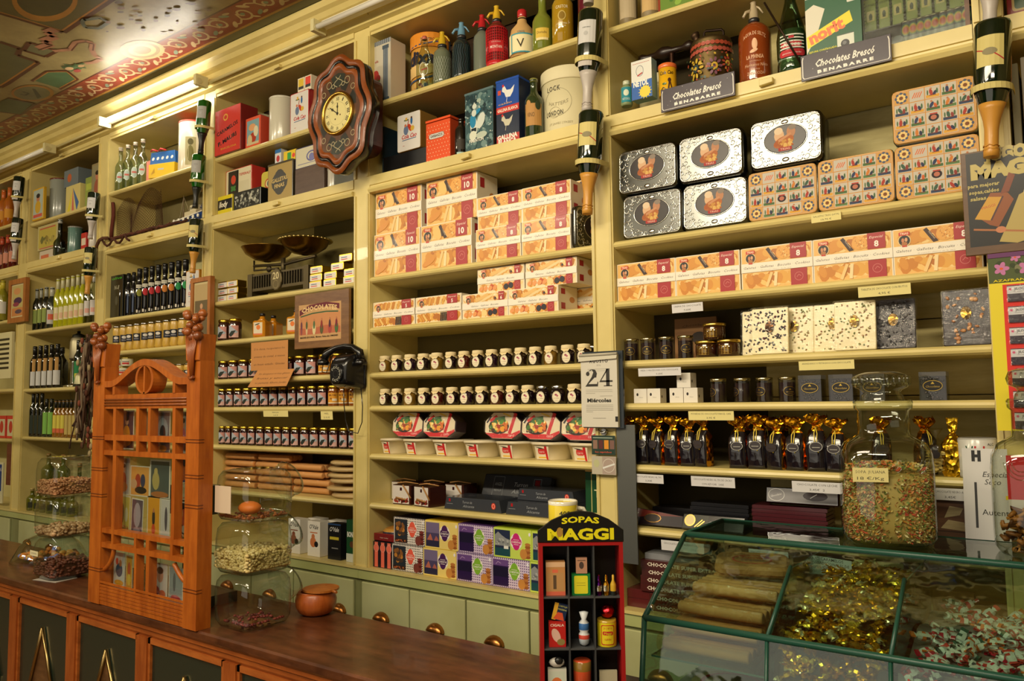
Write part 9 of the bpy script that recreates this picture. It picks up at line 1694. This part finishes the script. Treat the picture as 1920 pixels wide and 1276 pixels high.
def mush(b):
 rn=random.Random(4)
 for _ in range(150):x,y,z=rn.uniform(-.085,.085),rn.uniform(-.095,.05),rn.uniform(.03,.115)-.02;b.tube([(x,y,z),(x+rn.uniform(-.02,.02),y+rn.uniform(-.01,.01),z+rn.uniform(-.006,.012)),(x+rn.uniform(-.03,.03),y+rn.uniform(-.01,.01),z+rn.uniform(-.008,.018))],[.005,.007,.004],rn.choice(['#6a4218','#8a5a24','#4a2c12','#a0702c']),'food',6)
 b.box(-.075,.09,.065,.067,.10,.23,'#b8262a','paper');b.box(-.075,.09,.064,.0665,.02,.12,'#c8c4bc','paper')
 b.box(-.08,.08,.066,.068,.118,.128,'#d8c02c','paper')
bigjar('glass jar with smooth knob lid holding dried mushrooms at the right edge',-.085,-.195,mush,(.168,['BOLETUS','EDULIS','95 € / Kg']),False).rotation_euler.z=.12
# settle: nudge shelf goods off posts, boards and each other
bpy.context.view_layer.update()
def tree(o,acc):
 if o.type=='MESH':acc.append(o)
 for c in _ch.get(o.name,()):tree(c,acc)
 return acc
_ch={}
for o in COL.objects:
 if o.parent:_ch.setdefault(o.parent.name,[]).append(o)
BX=[]
for o in COL.objects:
 if o.parent or o.get('kind')or not o.get('category')or o['category']in('shelves','sweet','counter','light','conduit','strap','display case','screen','clock','telephone','net','price tag','bag'):continue
 if o.location.y<-.02:continue
 if o.name.startswith(('sparkling','small_green','striped_can')):continue
 lo=Vector((9,9,9));hi=-lo
 for m_ in tree(o,[]):
  if 'cellophane' in m_.name:continue
  for c in m_.bound_box:
   w_=m_.matrix_world@Vector(c)
   for i in range(3):lo[i]=min(lo[i],w_[i]);hi[i]=max(hi[i],w_[i])
 BX.append([o,lo,hi])
EDG=[(-7.5,-6.28),(-6.13,-5.13),(-5.0,-3.94),(-3.835,-2.715),(-2.61,-1.442),(-1.35,-.195),(-.12,.9)]
LEV=[[1.42,1.785,2.30,3.03],[1.44,1.779,2.195,2.98],[1.42,1.635,1.785,1.99,2.205,3.02],[1.2025,1.435,1.635,1.785,1.995,2.211,3.02],[1.2025,1.42,1.635,1.785,1.99,2.222,3.037],[1.2025,1.42,1.635,1.787,2.003,2.222,3.03],[1.42,1.787,2.222,3.03]]
def mv(q,i,d):q[0].location[i]+=d;q[1][i]+=d;q[2][i]+=d
def bay(q):
 c=(q[1].x+q[2].x)/2
 for k,(a_,b_)in enumerate(EDG):
  if a_-.04<c<b_+.04:return k
for q in BX:q.append(bay(q))
for it in range(90):
 for q in BX:
  if q[3]is None:continue
  a_,b_=EDG[q[3]]
  if q[1].x<a_+.0015 and q[2].x-q[1].x<b_-a_:mv(q,0,a_+.0015-q[1].x)
  if q[2].x>b_-.0015 and q[2].x-q[1].x<b_-a_:mv(q,0,b_-.0015-q[2].x)
  if q[2].y>.309 and q[1].y>0:mv(q,1,max(.309-q[2].y,.004-q[1].y))
  for z in LEV[q[3]]+[.92,2.69]:
   if z-.03<q[1].z<z+.0004:mv(q,2,z+.0005-q[1].z)
 for i,p in enumerate(BX):
  for q in BX[i+1:]:
   if p[3]!=q[3]:continue
   px_=min(p[2].x,q[2].x)-max(p[1].x,q[1].x)+.0006
   if px_<=0:continue
   pz_=min(p[2].z,q[2].z)-max(p[1].z,q[1].z)
   if pz_<=.0002:continue
   py_=min(p[2].y,q[2].y)-max(p[1].y,q[1].y)+.0006
   if py_<=0:continue
   if pz_<.012 and pz_<min(px_,py_):mv(p if p[1].z>q[1].z else q,2,pz_+.0004);continue
   k,d=(0,px_)if px_<py_ else(1,py_)
   if d>(.08 if p[0].name[:6]==q[0].name[:6]else .05):continue
   if it>82 and k==0 and d<.03 and p[0].name[:6]==q[0].name[:6]:
    for r in(p,q):
     w_=r[2].x-r[1].x;f_=1-min(.1,(d/2+.0003)/w_);c_=(r[1]+r[2])/2;r[0].scale=(r[0].scale.x*f_,r[0].scale.y*f_,r[0].scale.z)
     for j in(0,1):h_=(r[2][j]-r[1][j])/2*f_;r[1][j]=c_[j]-h_;r[2][j]=c_[j]+h_
    continue
   s_=1 if p[1][k]+p[2][k]<q[1][k]+q[2][k]else-1;mv(p,k,-s_*d/2);mv(q,k,s_*d/2)
